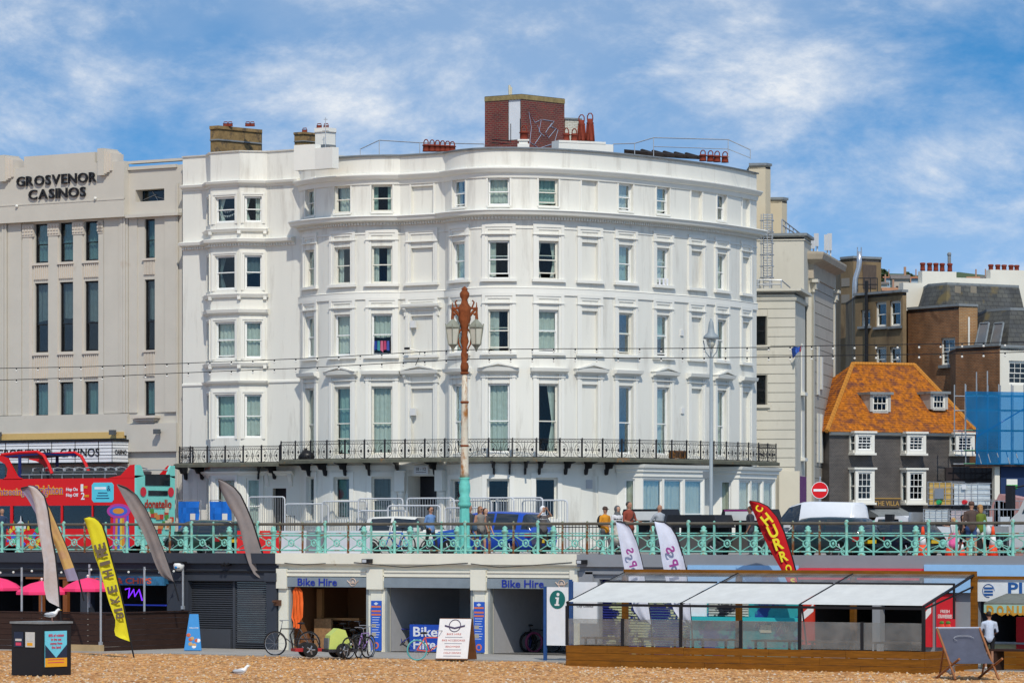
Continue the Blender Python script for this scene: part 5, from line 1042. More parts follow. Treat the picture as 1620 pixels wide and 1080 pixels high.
def arches():
    z_f0, z_l0 = AZ(892), AZ(905)
    # ---- dark painted fish and chip arch
    T = thing('dark_painted_arch', 'dark slate painted seafront arch with closed roller shutter and chip shop', 'shopfront', (A0(330), 0, ESP))
    zo = PD(340, 918, 0)[2]
    P = arch_wall(T, -90, 441, [(-60, 132, ESP+0.1, zo+0.1), (141, 267, ESP+0.1, zo+0.05), (297, 424, ESP, zo)], M_NAVY)
    slab(T, -90, 441, z_f0, 0.07, -0.16, 0, M_NAVY, 'fascia_band'); slab(T, -90, 441, z_l0-0.03, z_l0+0.03, -0.08, 0, M_BLACK, 'lintel_moulding')
    for xa, xb in ((268, 291), (425, 440.5), (131, 142)): slab(T, xa, xb, ESP, z_l0-0.05, -0.14, 0, M_NAVY, 'pillar'); slab(T, xa-1.5, xb+1.5, z_l0-0.35, z_l0-0.05, -0.22, -0.001, M_NAVY, 'pillar_head')
    q = MB(); s0, s1 = A0(297), A0(424); z = ESP+0.02; sh = flat('shutter_dark', (0.055, 0.060, 0.072), 0.55); smid = A0(365)
    while z < zo-0.02:
        q.prismx([(0.30, z), (0.22, z+0.02), (0.22, z+0.05), (0.30, z+0.075)], s0, smid-0.04); q.prismx([(0.30, z), (0.22, z+0.02), (0.22, z+0.05), (0.30, z+0.075)], smid+0.04, s1); z += 0.078
    q.box(smid-0.05, smid+0.05, 0.18, 0.31, ESP, zo); so = q.build('roller_shutter', sh, T, kind='stuff')
    slab(T, 299, 361, ESP, AZ(1000), 0.12, 0.21, flat('shutter_dark', (0.055,0.06,0.072)), 'shutter_base_panel')
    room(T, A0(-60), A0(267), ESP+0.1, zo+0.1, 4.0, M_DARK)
    q = MB(); a, b = A0(146), A0(271); z0, z1 = PD(200, 925, -0.4)[2], PD(200, 911, -0.4)[2]; q.box(a, b, -0.4, -0.3, z0, z1, 0); q.box(a, b, -0.3, -0.1, z0+0.05, z1-0.05, 0); add_text(q, 'FISH', (a+(b-a)*0.15, -0.41, (z0+z1)/2), width=(b-a)*0.22, height=(z1-z0)*0.62, k=1, bold=0.02); add_text(q, '& CHIPS', (a+(b-a)*0.62, -0.41, (z0+z1)/2), width=(b-a)*0.44, height=(z1-z0)*0.66, k=1, bold=0.02); q.build('shop_sign', [mat('sign_sea_blue', (0.03, 0.14, 0.26), 0.5, var=0.5, scale=4), flat('letter_coral', (0.65, 0.10, 0.04))], T)
    q = MB(); z = PD(200, 936, 0.6)[2]; c = A0(195); q.tube([(c-0.4, 0.6, z+0.1), (c-0.2, 0.6, z+0.15), (c-0.25, 0.6, z-0.2), (c, 0.6, z+0.1), (c+0.05, 0.6, z-0.15), (c+0.25, 0.6, z+0.1), (c+0.4, 0.6, z-0.3)], 0.03, 5); q.build('neon_sign', mat('neon_purple', (0.15, 0.02, 0.5), 0.4, emit=(0.22, 0.03, 1.0, 1.3)), T)
    slab(T, 165, 262, PD(200, 955, 0.4)[2]-0.05, PD(200, 955, 0.4)[2], 0.3, 0.5, flat('counter_blue', (0.03, 0.05, 0.35), emit=(0.03,0.06,0.6,0.25)), 'counter_light'); slab(T, 141, 267, ESP+0.1, PD(200, 968, 0.2)[2], 0.1, 0.5, M_NAVY, 'counter')
    slab(T, 60, 66, ESP, zo+0.1, 0.05, 0.2, flat('post_brown', (0.22, 0.07, 0.02)), 'door_post'); slab(T, 98, 105, ESP, zo+0.1, 0.05, 0.2, flat('post_brown', (0.22, 0.07, 0.02)), 'door_post'); slab(T, 40, 130, PD(80, 912, 0)[2]-0.08, PD(80, 912, 0)[2], 0.02, 0.12, flat('post_brown', (0.22, 0.07, 0.02)), 'door_head')
    # ---- cream bike hire arches
    T = thing('bike_hire_arches', 'cream painted seafront arches with three open bike hire shops', 'shopfront', (A0(680), 0, ESP))
    zs = AZ(929); zb = AZ(913.5)
    bays = [(457, 583), (610, 748), (773, 905)]
    P = arch_wall(T, 441, 917, [(a, b, ESP, zb) for a, b in bays], M_ARCHC)
    slab(T, 441, 917, z_f0, 0.08, -0.20, 0, M_ARCHC, 'fascia_band'); slab(T, 441, 917, AZ(894.5), z_f0, -0.12, 0, M_ARCHC, 'fascia_moulding')
    for a, b in ((441, 457), (584, 609), (748, 772), (905, 917)): slab(T, a, b, AZ(932), AZ(900), -0.16, 0, M_ARCHC, 'pillar_head'); slab(T, a+(4 if b-a > 20 else 1), b-(4 if b-a > 20 else 1), ESP, AZ(932)-0.001, -0.05, 0, M_ARCHC, 'pillar')
    for i, (a, b) in enumerate(bays):
        slab(T, a-2, b+2, AZ(912), AZ(905), -0.10, 0, M_ARCHC, 'lintel'); slab(T, a+1, b-1, AZ(905), AZ(902), -0.14, -0.0, M_ARCHC, 'lintel_moulding')
        for s in (a-5, b+1): slab(T, s, s+5, AZ(919), AZ(910), -0.10, -0.001, M_ARCHC, 'corbel')
        bx = slab(T, a, b, zs, zb-0.002, -0.10, 0.25, M_SHUT, 'shutter_box')
        for s in (a, b-3): slab(T, s, s+3, ESP, zs, -0.02, 0.15, flat('shutter_rail', (0.30, 0.32, 0.31)), 'shutter_rail')
        room(T, A0(a), A0(b), ESP, zb, 4.5 if i else 3.5, (flat('shop_wall_wood', (0.24, 0.10, 0.04)), flat('shop_wall_white', (0.40, 0.40, 0.41)), flat('shop_wall_white', (0.40,0.40,0.41)))[i])
        if i != 1:
            q = MB(); xa, xb = ((474, 536), (797, 863))[i//2]; add_text(q, 'Bike Hire', ((A0(xa)+A0(xb))/2, -0.115, (zs+zb)/2), width=A0(xb)-A0(xa), height=0.26, bold=0.012); q.build('shop_lettering', M_BLUE, bx)
            xr = (561, 891)[i//2]; c = A0(xr); q = MB(); n = 18; q.tube([(c+0.13*math.cos(6.283*j/n), -0.11, (zs+zb)/2+0.13*math.sin(6.283*j/n)) for j in range(n)], 0.018, 4, closed=True); q.tube([(c-0.24, -0.11, (zs+zb)/2+0.06), (c-0.14, -0.11, (zs+zb)/2-0.03), (c+0.14, -0.11, (zs+zb)/2-0.03), (c+0.24, -0.11, (zs+zb)/2+0.06)], 0.022, 4); q.ball((c, -0.11, (zs+zb)/2), (0.06, 0.01, 0.07), 8, 5); q.build('round_emblem', flat('emblem_tan', (0.55, 0.42, 0.34)), bx)
    for x in (587, 926): q = MB(); c = A0(x); z = AZ(887); q.box(c-0.1, c+0.22, -0.42, -0.2, z-0.07, z+0.07, 0); q.box(c-0.07, c+0.1, -0.43, -0.42, z-0.05, z+0.05, 1); q.build('flood_light', [M_BLACK, flat('lamp_glass', (0.5, 0.52, 0.55), 0.2)], T)
    for pts in (((450, 890), (480, 893), (515, 890.5)), ((560, 889), (640, 897), (690, 893), (740, 890)), ((745, 891), (790, 897), (850, 893), (905, 889))): q = MB(); q.tube([PD(x, y, -0.22) for x, y in pts], 0.012, 4); q.build('loose_cable', M_BLACK, T)
    # ---- grey and blue arches behind the glazed terrace
    T = thing('grey_seafront_arches', 'grey seafront arches with painted shutters and pale blue signs', 'shopfront', (A0(1250), 0, ESP))
    P = arch_wall(T, 917, 1760, [(948, 1092, ESP, AZ(916, 1000)), (1275, 1380, ESP+0.1, -1.3), (1392, 1462, ESP+0.1, -1.3), (1545, 1640, ESP+0.6, -1.25)], M_GREY)
    slab(T, 917, 1760, z_f0-0.05, 0.07, -0.18, 0, M_GREY, 'fascia_band'); slab(T, 928, 1095, AZ(908, 1000), AZ(903, 1000), -0.10, 0, M_GREY, 'lintel_moulding'); slab(T, 918, 940, AZ(928, 930), AZ(904, 930), -0.1, 0, M_GREY, 'pillar_head')
    q = MB(); s0, s1 = A0(948), A0(1092); z = ESP+0.02
    while z < AZ(916, 1000): q.prismx([(0.26, z), (0.20, z+0.02), (0.20, z+0.06), (0.26, z+0.085)], s0, s1); z += 0.088
    q.build('painted_shutter', mat('graffiti_shutter', (0.015, 0.02, 0.14), 0.5, var=0.3, scale=2, col2=(0.50, 0.52, 0.30), c2lo=0.55, c2hi=0.57, c2scale=1.3), T, kind='stuff')
    sky_ = flat('sign_pale_blue', (0.30, 0.52, 0.78), 0.4)
    slab(T, 1093, 1268, -1.1, AZ(893.5, 1150), -0.22, -0.0, sky_, 'shop_sign'); slab(T, 1467, 1760, -1.1, AZ(892.5, 1500), -0.22, -0.0, sky_, 'shop_sign')
    q = MB(); a, b = A0(1270), A0(1466); n = 60; z1 = PD(1370, 897, -0.3)[2]
    q.prismx([(0, z1+0.02), (-0.5, z1-0.12), (-0.5, z1-0.16), (0, z1-0.1)], a, b, 0); q.prismx([(-0.49, z1-0.13), (-0.52, z1-0.13), (-0.52, z1-0.26), (-0.49, z1-0.26)], a, b, 1); q.prismx([(-0.49, z1-0.26), (-0.52, z1-0.26), (-0.52, z1-0.4), (-0.49, z1-0.4)], a, b, 0)
    q.build('striped_awning', [flat('awning_red', (0.55, 0.02, 0.04)), flat('awning_white', (0.8, 0.8, 0.8))], T)
    slab(T, 1093, 1270, ESP, -1.12, -0.06, -0.001, mat('mural_wall', (0.03, 0.30, 0.32), 0.6, var=0.2, scale=1.5, col2=(0.02, 0.05, 0.22), c2lo=0.52, c2hi=0.54, c2scale=0.9), 'mural_panel'); slab(T, 1093, 1268, PD(1180, 980, -0.1)[2]-0.04, PD(1180, 980, -0.1)[2]+0.09, -0.3, -0.06, flat('turquoise', (0.03, 0.42, 0.45)), 'counter_shelf')
    slab(T, 1095, 1120, PD(1180, 980, -0.1)[2]+0.1, -1.15, -0.12, -0.06, flat('shop_white', (0.75, 0.77, 0.8)), 'door_panel')
    q = MB(); s0, s1 = A0(1124), A0(1186); z = PD(1180, 980, -0.1)[2]+0.1
    while z < -1.2: q.prismx([(-0.07, z), (-0.12, z+0.02), (-0.12, z+0.06), (-0.07, z+0.08)], s0, s1); z += 0.085
    q.build('painted_shutter', mat('graffiti_shutter_pale', (0.50, 0.50, 0.45), 0.5, var=0.2, scale=2, col2=(0.02, 0.02, 0.03), c2lo=0.55, c2hi=0.56, c2scale=1.5), T, kind='stuff')
    q = MB(); zg = PD(1210, 990, 0)[2]; u = A0(1195); q.tube([(u+0.11*i, -0.075, zg+0.2*math.sin(i*2.1)) for i in range(13)], 0.02, 4); q.build('graffiti_tag', flat('graffiti_white', (0.5, 0.6, 0.6)), T)
    slab(T, 1205, 1222, PD(1210, 1000, 0)[2], PD(1210, 988, 0)[2], -0.09, -0.06, flat('notice_cream', (0.72, 0.68, 0.5)), 'notice')
    for a, b, c in ((1270, 1290, (0.55, 0.04, 0.02)), (1462, 1476, (0.62, 0.02, 0.03)), (1484, 1512, (0.62, 0.02, 0.03))):
        q = MB(); q.box(A0(a), A0(b), -0.12, -0.02, ESP+0.5, -1.15, 0); m_ = (A0(a)+A0(b))/2; w = A0(b)-A0(a)
        if a != 1484: q.add([(A0(a), -0.125, -2.1), (A0(b), -0.125, -1.75), (A0(b), -0.125, -1.5), (A0(a), -0.125, -1.85)], [(0,1,2,3)], 1)
        else:
            add_text(q, 'FRESH', (m_, -0.125, -1.7), width=w*0.5, height=0.1, k=1); add_text(q, 'STRAWBERRIES', (m_, -0.125, -1.86), width=w*0.8, height=0.12, k=1)
            for i in (-1, 1): q.ball((m_+i*w*0.18, -0.13, -2.3), (w*0.2, 0.03, 0.24), 8, 6, k=2); q.ball((m_+i*w*0.18, -0.13, -2.06), (w*0.14, 0.03, 0.06), 6, 4, k=3)
        q.build('red_poster', [flat('poster_red_%d' % a, c), flat('poster_white', (0.8, 0.78, 0.75)), flat('berry', (0.75, 0.06, 0.03)), flat('leaf_green', (0.08, 0.2, 0.03))], T)
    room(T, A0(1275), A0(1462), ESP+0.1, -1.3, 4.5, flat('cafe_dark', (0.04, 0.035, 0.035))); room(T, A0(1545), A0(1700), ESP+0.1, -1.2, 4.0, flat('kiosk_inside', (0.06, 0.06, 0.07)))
arches()

# ---------------------------------------------------------------- glazed timber terrace on the beach
def terrace_deck():
    D0, D1 = -8.0, -4.7; z0 = BEACH-0.05
    def s(x, d=D0): return S(x, d)
    def z(x, y, d=D0): return PD(x, y, d)[2]
    T = thing('glazed_beach_terrace', 'timber beach terrace with dirty glass screens and white canvas roof', 'terrace', (s(1180), -6.3, BEACH))
    zp1 = z(1180, 1025); xl, xr = s(897), s(1463)
    hb = (zp1-z0)/3
    rnd = random.Random(8)
    for r in range(3):                                  # boarding, three planks high, butted at odd lengths
        cuts = [xl] + sorted(xl+(xr-xl)*f for f in ((0.16, 0.40, 0.62, 0.83), (0.25, 0.5, 0.72), (0.12, 0.34, 0.58, 0.79))[r]) + [xr]
        for a, b in zip(cuts, cuts[1:]): q = MB(); o = rnd.uniform(0, 0.012); q.box(a+0.006, b-0.006, D0-0.04-o, D0, z0+r*hb+0.006, z0+(r+1)*hb-0.004); q.build('plank', M_WOOD, T)
        for sx in (0, 1): q = MB(); X = xl if sx == 0 else xr; q.box(X-0.045, X+0.045, D0+0.004, D1, z0+r*hb+0.006, z0+(r+1)*hb-0.004); q.build('plank', M_WOOD, T)
        q = MB(); q.box(xr+0.05, xr+3.2, D1+0.4, D1+0.46, z0+r*hb+0.006, z0+(r+1)*hb-0.004); q.build('plank', M_WOOD, T)
    q = MB(); q.box(xl, xr, D0+0.05, D1, BEACH, BEACH+0.12); q.build('deck_boards', M_DKWOOD, T)
    zg1 = z(1180, 981.5); zr = z(1180, 961); zbm = PD(1180, 909, D1)[2]
    posts = [897, 985, 1077, 1172, 1265, 1364, 1461]; gl = glassmat('dirty_glass', (0.80, 0.80, 0.78), 0.02, 0.08, dirt=0.26)
    for i, x in enumerate(posts):
        q = MB(); c = s(x); q.box(c-0.045, c+0.045, D0-0.03, D0+0.05, zp1+0.001, zg1+0.02 if i in (1, 3, 5) else zr); q.build('steel_post', M_BLACK, T)
    for a, b in zip(posts, posts[1:]): q = MB(); q.box(s(a)+0.05, s(b)-0.05, D0+0.0, D0+0.012, zp1+0.02, zg1); q.build('glass_screen', gl, T)
    q = MB(); q.box(xl, xr, D0-0.03, D0+0.05, zr+0.001, zr+0.08); q.build('front_rail', M_BLACK, T)
    q = MB(); q.box(s(988, D1), s(1544, D1), D1-0.06, D1+0.08, zbm, zbm+0.16, 0); q.box(s(988, D1), s(1544, D1), D1-0.075, D1-0.061, zbm-0.06, zbm+0.02, 1); q.build('back_beam', [M_WOOD, M_BLACK], T)
    for x in (989, 1169, 1350, 1541): q = MB(); c = s(x, D1); q.box(c-0.08, c+0.08, D1-0.08, D1+0.08, BEACH, zbm); q.build('timber_post', M_WOOD, T)
    # canvas bays between sloping bars; the canvas covers the lower part of each bay
    bars = [(897, 989), (1077, 1169), (1265, 1350), (1461, 1541)]
    for a, b in bars: q = MB(); q.tube([(s(a), D0, zr+0.1), (s(b, D1), D1, zbm+0.05)], 0.045, 5); q.build('roof_bar', M_BLACK, T)
    for (a, b), (c, d) in zip(bars, bars[1:]):
        A, B = Vector((s(a)+0.05, D0, zr+0.13)), Vector((s(c)-0.05, D0, zr+0.13)); C, Dd = Vector((s(d, D1)-0.05, D1, zbm+0.08)), Vector((s(b, D1)+0.05, D1, zbm+0.08)); f = 0.64
        q = MB(); n = 10; m = 8; vs = []
        for j in range(m+1):
            l, r_ = A.lerp(Dd, f*j/m), B.lerp(C, f*j/m)
            for i in range(n+1): p = l.lerp(r_, i/n); vs.append(p - Vector((0, 0, 0.06*math.sin(math.pi*i/n)*math.sin(math.pi*j/m))))
        k = n+1; q.add(vs, [(j*k+i, j*k+i+1, (j+1)*k+i+1, (j+1)*k+i) for j in range(m) for i in range(n)]); q.sm = [True]*len(q.f); q.build('canvas', mat('canvas_white', (0.60, 0.595, 0.56), 0.8, var=0.08, scale=2), T)
        q = MB(); q.tube([A.lerp(Dd, f)+Vector((0,0,0.03)), B.lerp(C, f)+Vector((0,0,0.03))], 0.03, 5); q.build('canvas_roller', M_BLACK, T)
        q = MB(); g0, g1, g2, g3 = A.lerp(Dd, f), B.lerp(C, f), C, Dd; q.quad(g0, g1, g2, g3); q.build('roof_glass', glassmat('roof_glass', (0.85, 0.87, 0.88), 0.05, 0.1, dirt=0.25) if 'roof_glass' not in MATS else MATS['roof_glass'], T)
    q = MB(); q.tube([(s(1541, D1), D1, zbm-0.3), (s(1461), D0, zr)], 0.03, 5); q.tube([(xr+0.02, -6.2, zr-0.3), (xr+0.02, -6.2, zbm-0.2)], 0.04, 5); q.build('side_brace', M_BLACK, T)
    # tables and benches
    for i, x in enumerate((960, 1050, 1130, 1230, 1320, 1420)):
        c = s(x, -6.3); t = thing('terrace_table', 'wooden terrace table %s behind the glass' % ('nearest the information panel', 'second from the left', 'third from the left', 'fourth from the left', 'fifth from the left', 'nearest the deckchair')[i], 'table', (c, -6.3, BEACH+0.12), 0, 'tables on the terrace')
        q = MB(); q.box(c-0.7, c+0.7, -6.7, -5.9, BEACH+0.82, BEACH+0.87); q.build('tabletop', mat('table_wood', (0.34, 0.20, 0.10), 0.6, var=0.2, scale=3), t)
        for dx in (-0.6, 0.6):
            for dy in (-6.6, -6.0): q = MB(); q.box(c+dx-0.03, c+dx+0.03, dy-0.03, dy+0.03, BEACH+0.12, BEACH+0.82); q.build('leg', M_DKWOOD, t)
terrace_deck()

# ---------------------------------------------------------------- left-hand dark terrace, parasols, poles
def left_terrace():
    D0 = -5.0; xc = S(165, D0); xl = S(-60, D0); z0 = ESP-0.04; z1 = PD(165, 970, D0)[2]
    T = thing('dark_timber_enclosure', 'dark brown boarded enclosure around the parasols', 'fence', (xc, D0, ESP)); rows = 7; h = (z1-z0)/rows; rnd = random.Random(2)
    for r in range(rows):
        a, b = z0+r*h, z0+(r+1)*h-0.01
        for i in range(4): u0, u1 = xl+(xc-xl)*i/4, xl+(xc-xl)*(i+1)/4; q = MB(); o = rnd.uniform(0, 0.01); q.box(u0+0.004, u1-0.004, D0-0.04-o, D0, a, b); q.build('plank', M_DKWOOD, T)
        for i in range(2): v0, v1 = D0+0.004+(4.7)*i/2, D0+4.7*(i+1)/2; q = MB(); o = rnd.uniform(0, 0.01); q.box(xc-0.04, xc+o, v0, v1-0.004, a, b); q.build('plank', M_DKWOOD, T)
    q = MB(); q.box(xl, xc+0.03, D0-0.06, D0+4.7, z1, z1+0.03); q2 = MB(); q2.box(xl, xc+0.02, D0-0.07, D0+0.05, z1, z1+0.04); q2.build('cap_rail', M_DKWOOD, T); q2 = MB(); q2.box(xc-0.06, xc+0.06, D0+0.06, D0+4.7, z1, z1+0.04); q2.build('cap_rail', M_DKWOOD, T)
    q = MB(); q.box(S(94, D0-0.1), xc+0.03, D0-0.25, D0-0.05, z0-0.02, z0+0.26); q.build('base_beam', mat('pale_timber', (0.42, 0.30, 0.16), 0.8, var=0.15, scale=2), T)
    for i, (x, y, d) in enumerate(((-6, 912, -2.2), (66, 918, -2.6), (139, 913, -1.6))):
        p = PD(x, y, d); t = thing('pink_parasol', 'bright pink parasol %s' % ('cut off by the left picture edge', 'in the middle behind the pale feather flag', 'beside the yellow feather flag')[i], 'parasol', (p[0], p[1], ESP), 0, 'pink parasols'); zt = p[2]; r = 0.95
        q = MB(WM[t]); q.tube([(0,0,0),(0,0,zt-ESP+0.06)], 0.025, 6); q.ball((0,0,zt-ESP+0.06), 0.05, 6, 4); q.build('pole', M_TRIM, t)
        q = MB(WM[t]); n = 8; H = zt-ESP; vs = [(0,0,H)]
        for rr, zz_ in ((0.45, -0.10), (0.8, -0.25), (1.0, -0.40)): vs += [(r*rr*math.cos(6.283*j/n+0.2), r*rr*math.sin(6.283*j/n+0.2), H+zz_) for j in range(n)]
        fs = [(0, 1+j, 1+(j+1)%n) for j in range(n)]; [fs.extend([(1+k*n+j, 1+(k+1)*n+j, 1+(k+1)*n+(j+1)%n, 1+k*n+(j+1)%n) for j in range(n)]) for k in range(2)]
        vs2 = [(r*math.cos(6.283*j/n+0.2), r*math.sin(6.283*j/n+0.2), H-0.50) for j in range(n)]; o = len(vs); vs += vs2; fs += [(1+2*n+j, o+j, o+(j+1)%n, 1+2*n+(j+1)%n) for j in range(n)]
        q.add(vs, fs); q.build('canopy', mat('parasol_pink', (0.85, 0.045, 0.16), 0.8, var=0.06, scale=3), t)
        for j in range(n): q = MB(WM[t]); a = 6.283*j/n+0.2; q.tube([(0.02*math.cos(a),0.02*math.sin(a),H-0.35),(r*0.55*math.cos(a),r*0.55*math.sin(a),H-0.2)], 0.008, 4); q.build('rib', M_STEEL, t)
    for i, (x, yt, yb, d, lab) in enumerate(((35, 897, 985, -4.9, 'galvanised light pole near the left edge behind the litter bin'), (142, 892, 960, -1.0, 'galvanised light pole beside the chip shop window'), (160, 893, 1020, -5.1, 'galvanised light pole at the corner of the boarded enclosure'), (229, 896, 1015, -2.5, 'galvanised light pole halfway along the enclosure flank'), (290, 893, 963, -0.25, 'galvanised light pole at the arch pillar'))):
        a, b = PD(x, yb, d), PD(x, yt, d); q = MB(); q.tube([(a[0], a[1]-0.02, a[2]), (a[0], a[1]-0.02, b[2])], 0.04, 8); q.box(a[0]-0.06, a[0]+0.06, a[1]-0.07, a[1]+0.02, a[2], a[2]+0.12); q.build('light_pole', M_STEEL, loc=a, label=lab, cat='pole', group='poles of the enclosure')
    c = thing('festoon_lights', 'low string of bulbs strung between enclosure poles', 'light string', PD(160, 893, -5.1)); pts = []
    for (xa, ya, da), (xb, yb, db) in zip(((-20, 897, -4.9), (35, 898, -4.9), (160, 895, -5.1), (229, 897, -2.5), (290, 896, -0.25)), ((35, 898, -4.9), (160, 895, -5.1), (229, 897, -2.5), (290, 896, -0.25))):
        A, B = Vector(PD(xa, ya, da)), Vector(PD(xb, yb, db)); pts += [A.lerp(B, i/8)-Vector((0,0,0.12*math.sin(math.pi*i/8))) for i in range(8)]
    pts.append(Vector(PD(290, 896, -0.25))); q = MB(); q.tube(pts, 0.012, 4); q.build('wire', M_BLACK, c)
    for p in pts[::3]: q = MB(); q.ball(tuple(p-Vector((0,0,0.07))), 0.045, 6, 5); q.build('bulb', flat('bulb_glass', (0.7, 0.7, 0.65), 0.2), c)
left_terrace()

# wall camera dome on the pillar and black speaker pair above the shutter
p = PD(283, 893, -0.35); q = MB(); q.M = Matrix.Translation(p); q.box(-0.22, 0.22, -0.1, 0.35, 0.06, 0.12, 0); q.smooth = True; q.lathe([(0.16, 0.06), (0.2, 0), (0.18, -0.14), (0.08, -0.22)], 12, k=1); q.ball((0,-0.14,-0.08), (0.08,0.06,0.08), 8, 6, k=2); q.build('camera_dome', [M_BLACK, flat('dome_white', (0.75, 0.75, 0.72)), flat('badge_blue', (0.02, 0.25, 0.6))], loc=p, label='white security camera dome with blue badge on the dark pillar', cat='camera')
p = PD(357, 893, -0.2); q = MB(); q.M = Matrix.Translation(p)
for dx in (-0.09, 0.09): q.tube([(dx,0.1,0.05),(dx,-0.12,-0.02)], 0.06, 8)
q.box(-0.12, 0.12, 0.03, 0.18, -0.02, 0.06); q.build('twin_spotlight', M_BLACK, loc=p, label='small black twin spotlight above the roller shutter', cat='spotlight')
p = PD(437, 953, -0.2); q = MB(); q.M = Matrix.Translation(p); q.box(-0.12, 0.12, 0, 0.2, -0.1, 0.1); q.tube([(0,0.05,0),(-0.02,-0.18,0.06)], 0.04, 6); q.build('flag_bracket', flat('bracket_rust', (0.10, 0.045, 0.025)), loc=p, label='rusty flag bracket on the pillar by the bike shop', cat='bracket')

# ---------------------------------------------------------------- feather flags
def feather(lab, left, right, Z, cols, pole_end, bend=0.15, text=None, bands=None, grp='feather flags'):
    def poly(pts, n):
        P = [Vector(p) for p in pts]; L = [0]
        for i in range(1, len(P)): L.append(L[-1]+(P[i]-P[i-1]).length)
        out = []
        for j in range(n+1):
            t = L[-1]*j/n; i = max(k for k in range(len(L)) if L[k] <= t+1e-9); i = min(i, len(P)-2); f = (t-L[i])/max(1e-9, L[i+1]-L[i]); out.append(P[i].lerp(P[i+1], f))
        return out
    n = 26; m = 8; a, b = poly(left, n), poly(right, n); T = thing('feather_flag', lab, 'flag', PZ(pole_end[0], pole_end[1], Z), 0, grp)
    fwd = Vector((CF.x, CF.y, 0)); q = MB(); vs = []; rnd = random.Random(int(left[0][0]))
    ph = rnd.uniform(0, 6)
    for j in range(n+1):
        for i in range(m+1):
            f = i/m; p = a[j].lerp(b[j], f); w = bend*math.sin(ph+f*2.2+j*0.12)*(1-f)+0.035*math.sin(f*11+ph+j*0.05)*(1-j/n*0.6)*min(1, j/6)
            vs.append(Vector(PZ(p.x, p.y, Z)) + fwd*w)
    k = m+1; N = len(vs); fs = [(j*k+i, (j+1)*k+i, (j+1)*k+i+1, j*k+i+1) for j in range(n) for i in range(m)]
    mi = []
    for j in range(n):
        c = 0
        if bands:
            for lo, ci in bands:
                if j/n >= lo: c = ci
        mi += [c]*m
    q.add(vs, fs); q.m = mi; q.sm = [True]*len(q.f); q.build('cloth', cols, T)
    q = MB(); q.tube([Vector(PZ(p.x, p.y, Z))+fwd*0.02 for p in b] + [Vector(PZ(*pole_end, Z))+fwd*0.02], 0.03, 6); q.build('pole', M_BLACK, T)
    if text:
        word, t0, t1, sc, mt, mir, rot = text
        for i, ch in enumerate(word):
            if ch == ' ': continue
            f = t0+(t1-t0)*i/max(1, len(word)-1); j = min(n-1, int(f*n)); c = (a[j]+b[j])/2; wd = (b[j]-a[j]).length/FP*Z; d = (b[min(n,j+2)]-b[max(0,j-2)]); ang = math.atan2(d.x, d.y)
            M = Matrix.Translation(Vector(PZ(c.x, c.y, Z))-fwd*0.17) @ Matrix.Rotation(TH, 4, 'Z'); g = MB(M); add_text(g, ch, (0,0,0), height=wd*sc, width=wd*sc*0.72 if ch not in 'I' else wd*sc*0.35, bold=0.03, rot=rot+ang, mirror=mir, ext=0.004)
            g.build('letter', mt, T)
    return T
def cloth(name, c, c2=None, **k): return mat(name, c, 0.85, var=0.1, scale=2.5, col2=c2, c2lo=0.45, c2hi=0.7, c2scale=1.2, **k)
f_grey = cloth('flag_faded', (0.46, 0.42, 0.42), (0.42, 0.33, 0.28)); f_dkgrey = cloth('flag_brown_grey', (0.20, 0.175, 0.17), (0.27, 0.22, 0.20)); f_pur = cloth('flag_purple', (0.24, 0.21, 0.30)); f_or = cloth('flag_orange', (0.52, 0.33, 0.10), (0.40, 0.22, 0.14)); f_yel = cloth('flag_yellow', (0.62, 0.55, 0.02)); f_wh = cloth('flag_white', (0.62, 0.64, 0.74)); f_red = cloth('flag_red', (0.48, 0.008, 0.012))
feather('purple and orange faded feather flag behind the paler one', [(32,773),(44,790),(60,820),(72,845),(86,860),(98,893),(107,919)], [(33,772),(46,769),(62,778),(78,803),(92,835),(106,867),(125,917)], 142.5, [f_pur, f_or], (133, 950), bands=[(0, 0), (0.3, 1), (0.86, 0)])
feather('pale grey faded feather flag at far left', [(44,769),(54,795),(61,837),(66,866),(70,890),(70,927),(75,950),(93,959)], [(45,768),(56,769),(70,784),(76,806),(81,843),(88,880),(92,920),(95,960)], 140.5, [f_grey], (97, 1000))
feather('bright yellow feather flag reading bike hire', [(132,820),(137,832),(143,852),(150,880),(157,897),(173,952),(184,982),(181,1000),(184,1006),(206,1014)], [(133,820),(141,817),(152,819),(161,828),(168,848),(176,880),(184,908),(195,955),(207,1016)], 137.0, [f_yel], (213, 1045), text=('ERIH EKIB', 0.28, 0.80, 0.62, flat('letter_brown', (0.12, 0.09, 0.06)), False, R(90)))
feather('grey brown feather flag hung between bus rear and yellow flag', [(185,766),(198,791),(213,819),(224,839),(236,867),(244,890),(250,903),(257,913),(274,919)], [(186,766),(200,771),(215,782),(231,806),(246,839),(258,870),(266,893),(275,920)], 146.0, [f_dkgrey], (283, 950))
feather('large grey brown feather flag over the roller shutter', [(344,759),(351,780),(361,800),(374,820),(381,841),(388,872),(394,892),(402,907),(410,914),(428,919)], [(345,758),(355,761),(370,770),(381,783),(390,802),(400,826),(407,848),(418,883),(430,921)], 146.2, [f_dkgrey], (437, 953))
CHM = flat('letter_magenta', (0.30, 0.05, 0.24))
feather('white feather flag with purple lettering, left of the pair', [(974,825),(978,846),(983,874),(988,901),(996,940),(1003,965),(1015,982),(1029,986)], [(975,824),(986,825),(997,835),(1007,857),(1014,883),(1018,901),(1024,945),(1030,988)], 133.5, [f_wh], (1033, 1030), text=('SPIHC', 0.34, 0.72, 0.42, CHM, True, R(-90)))
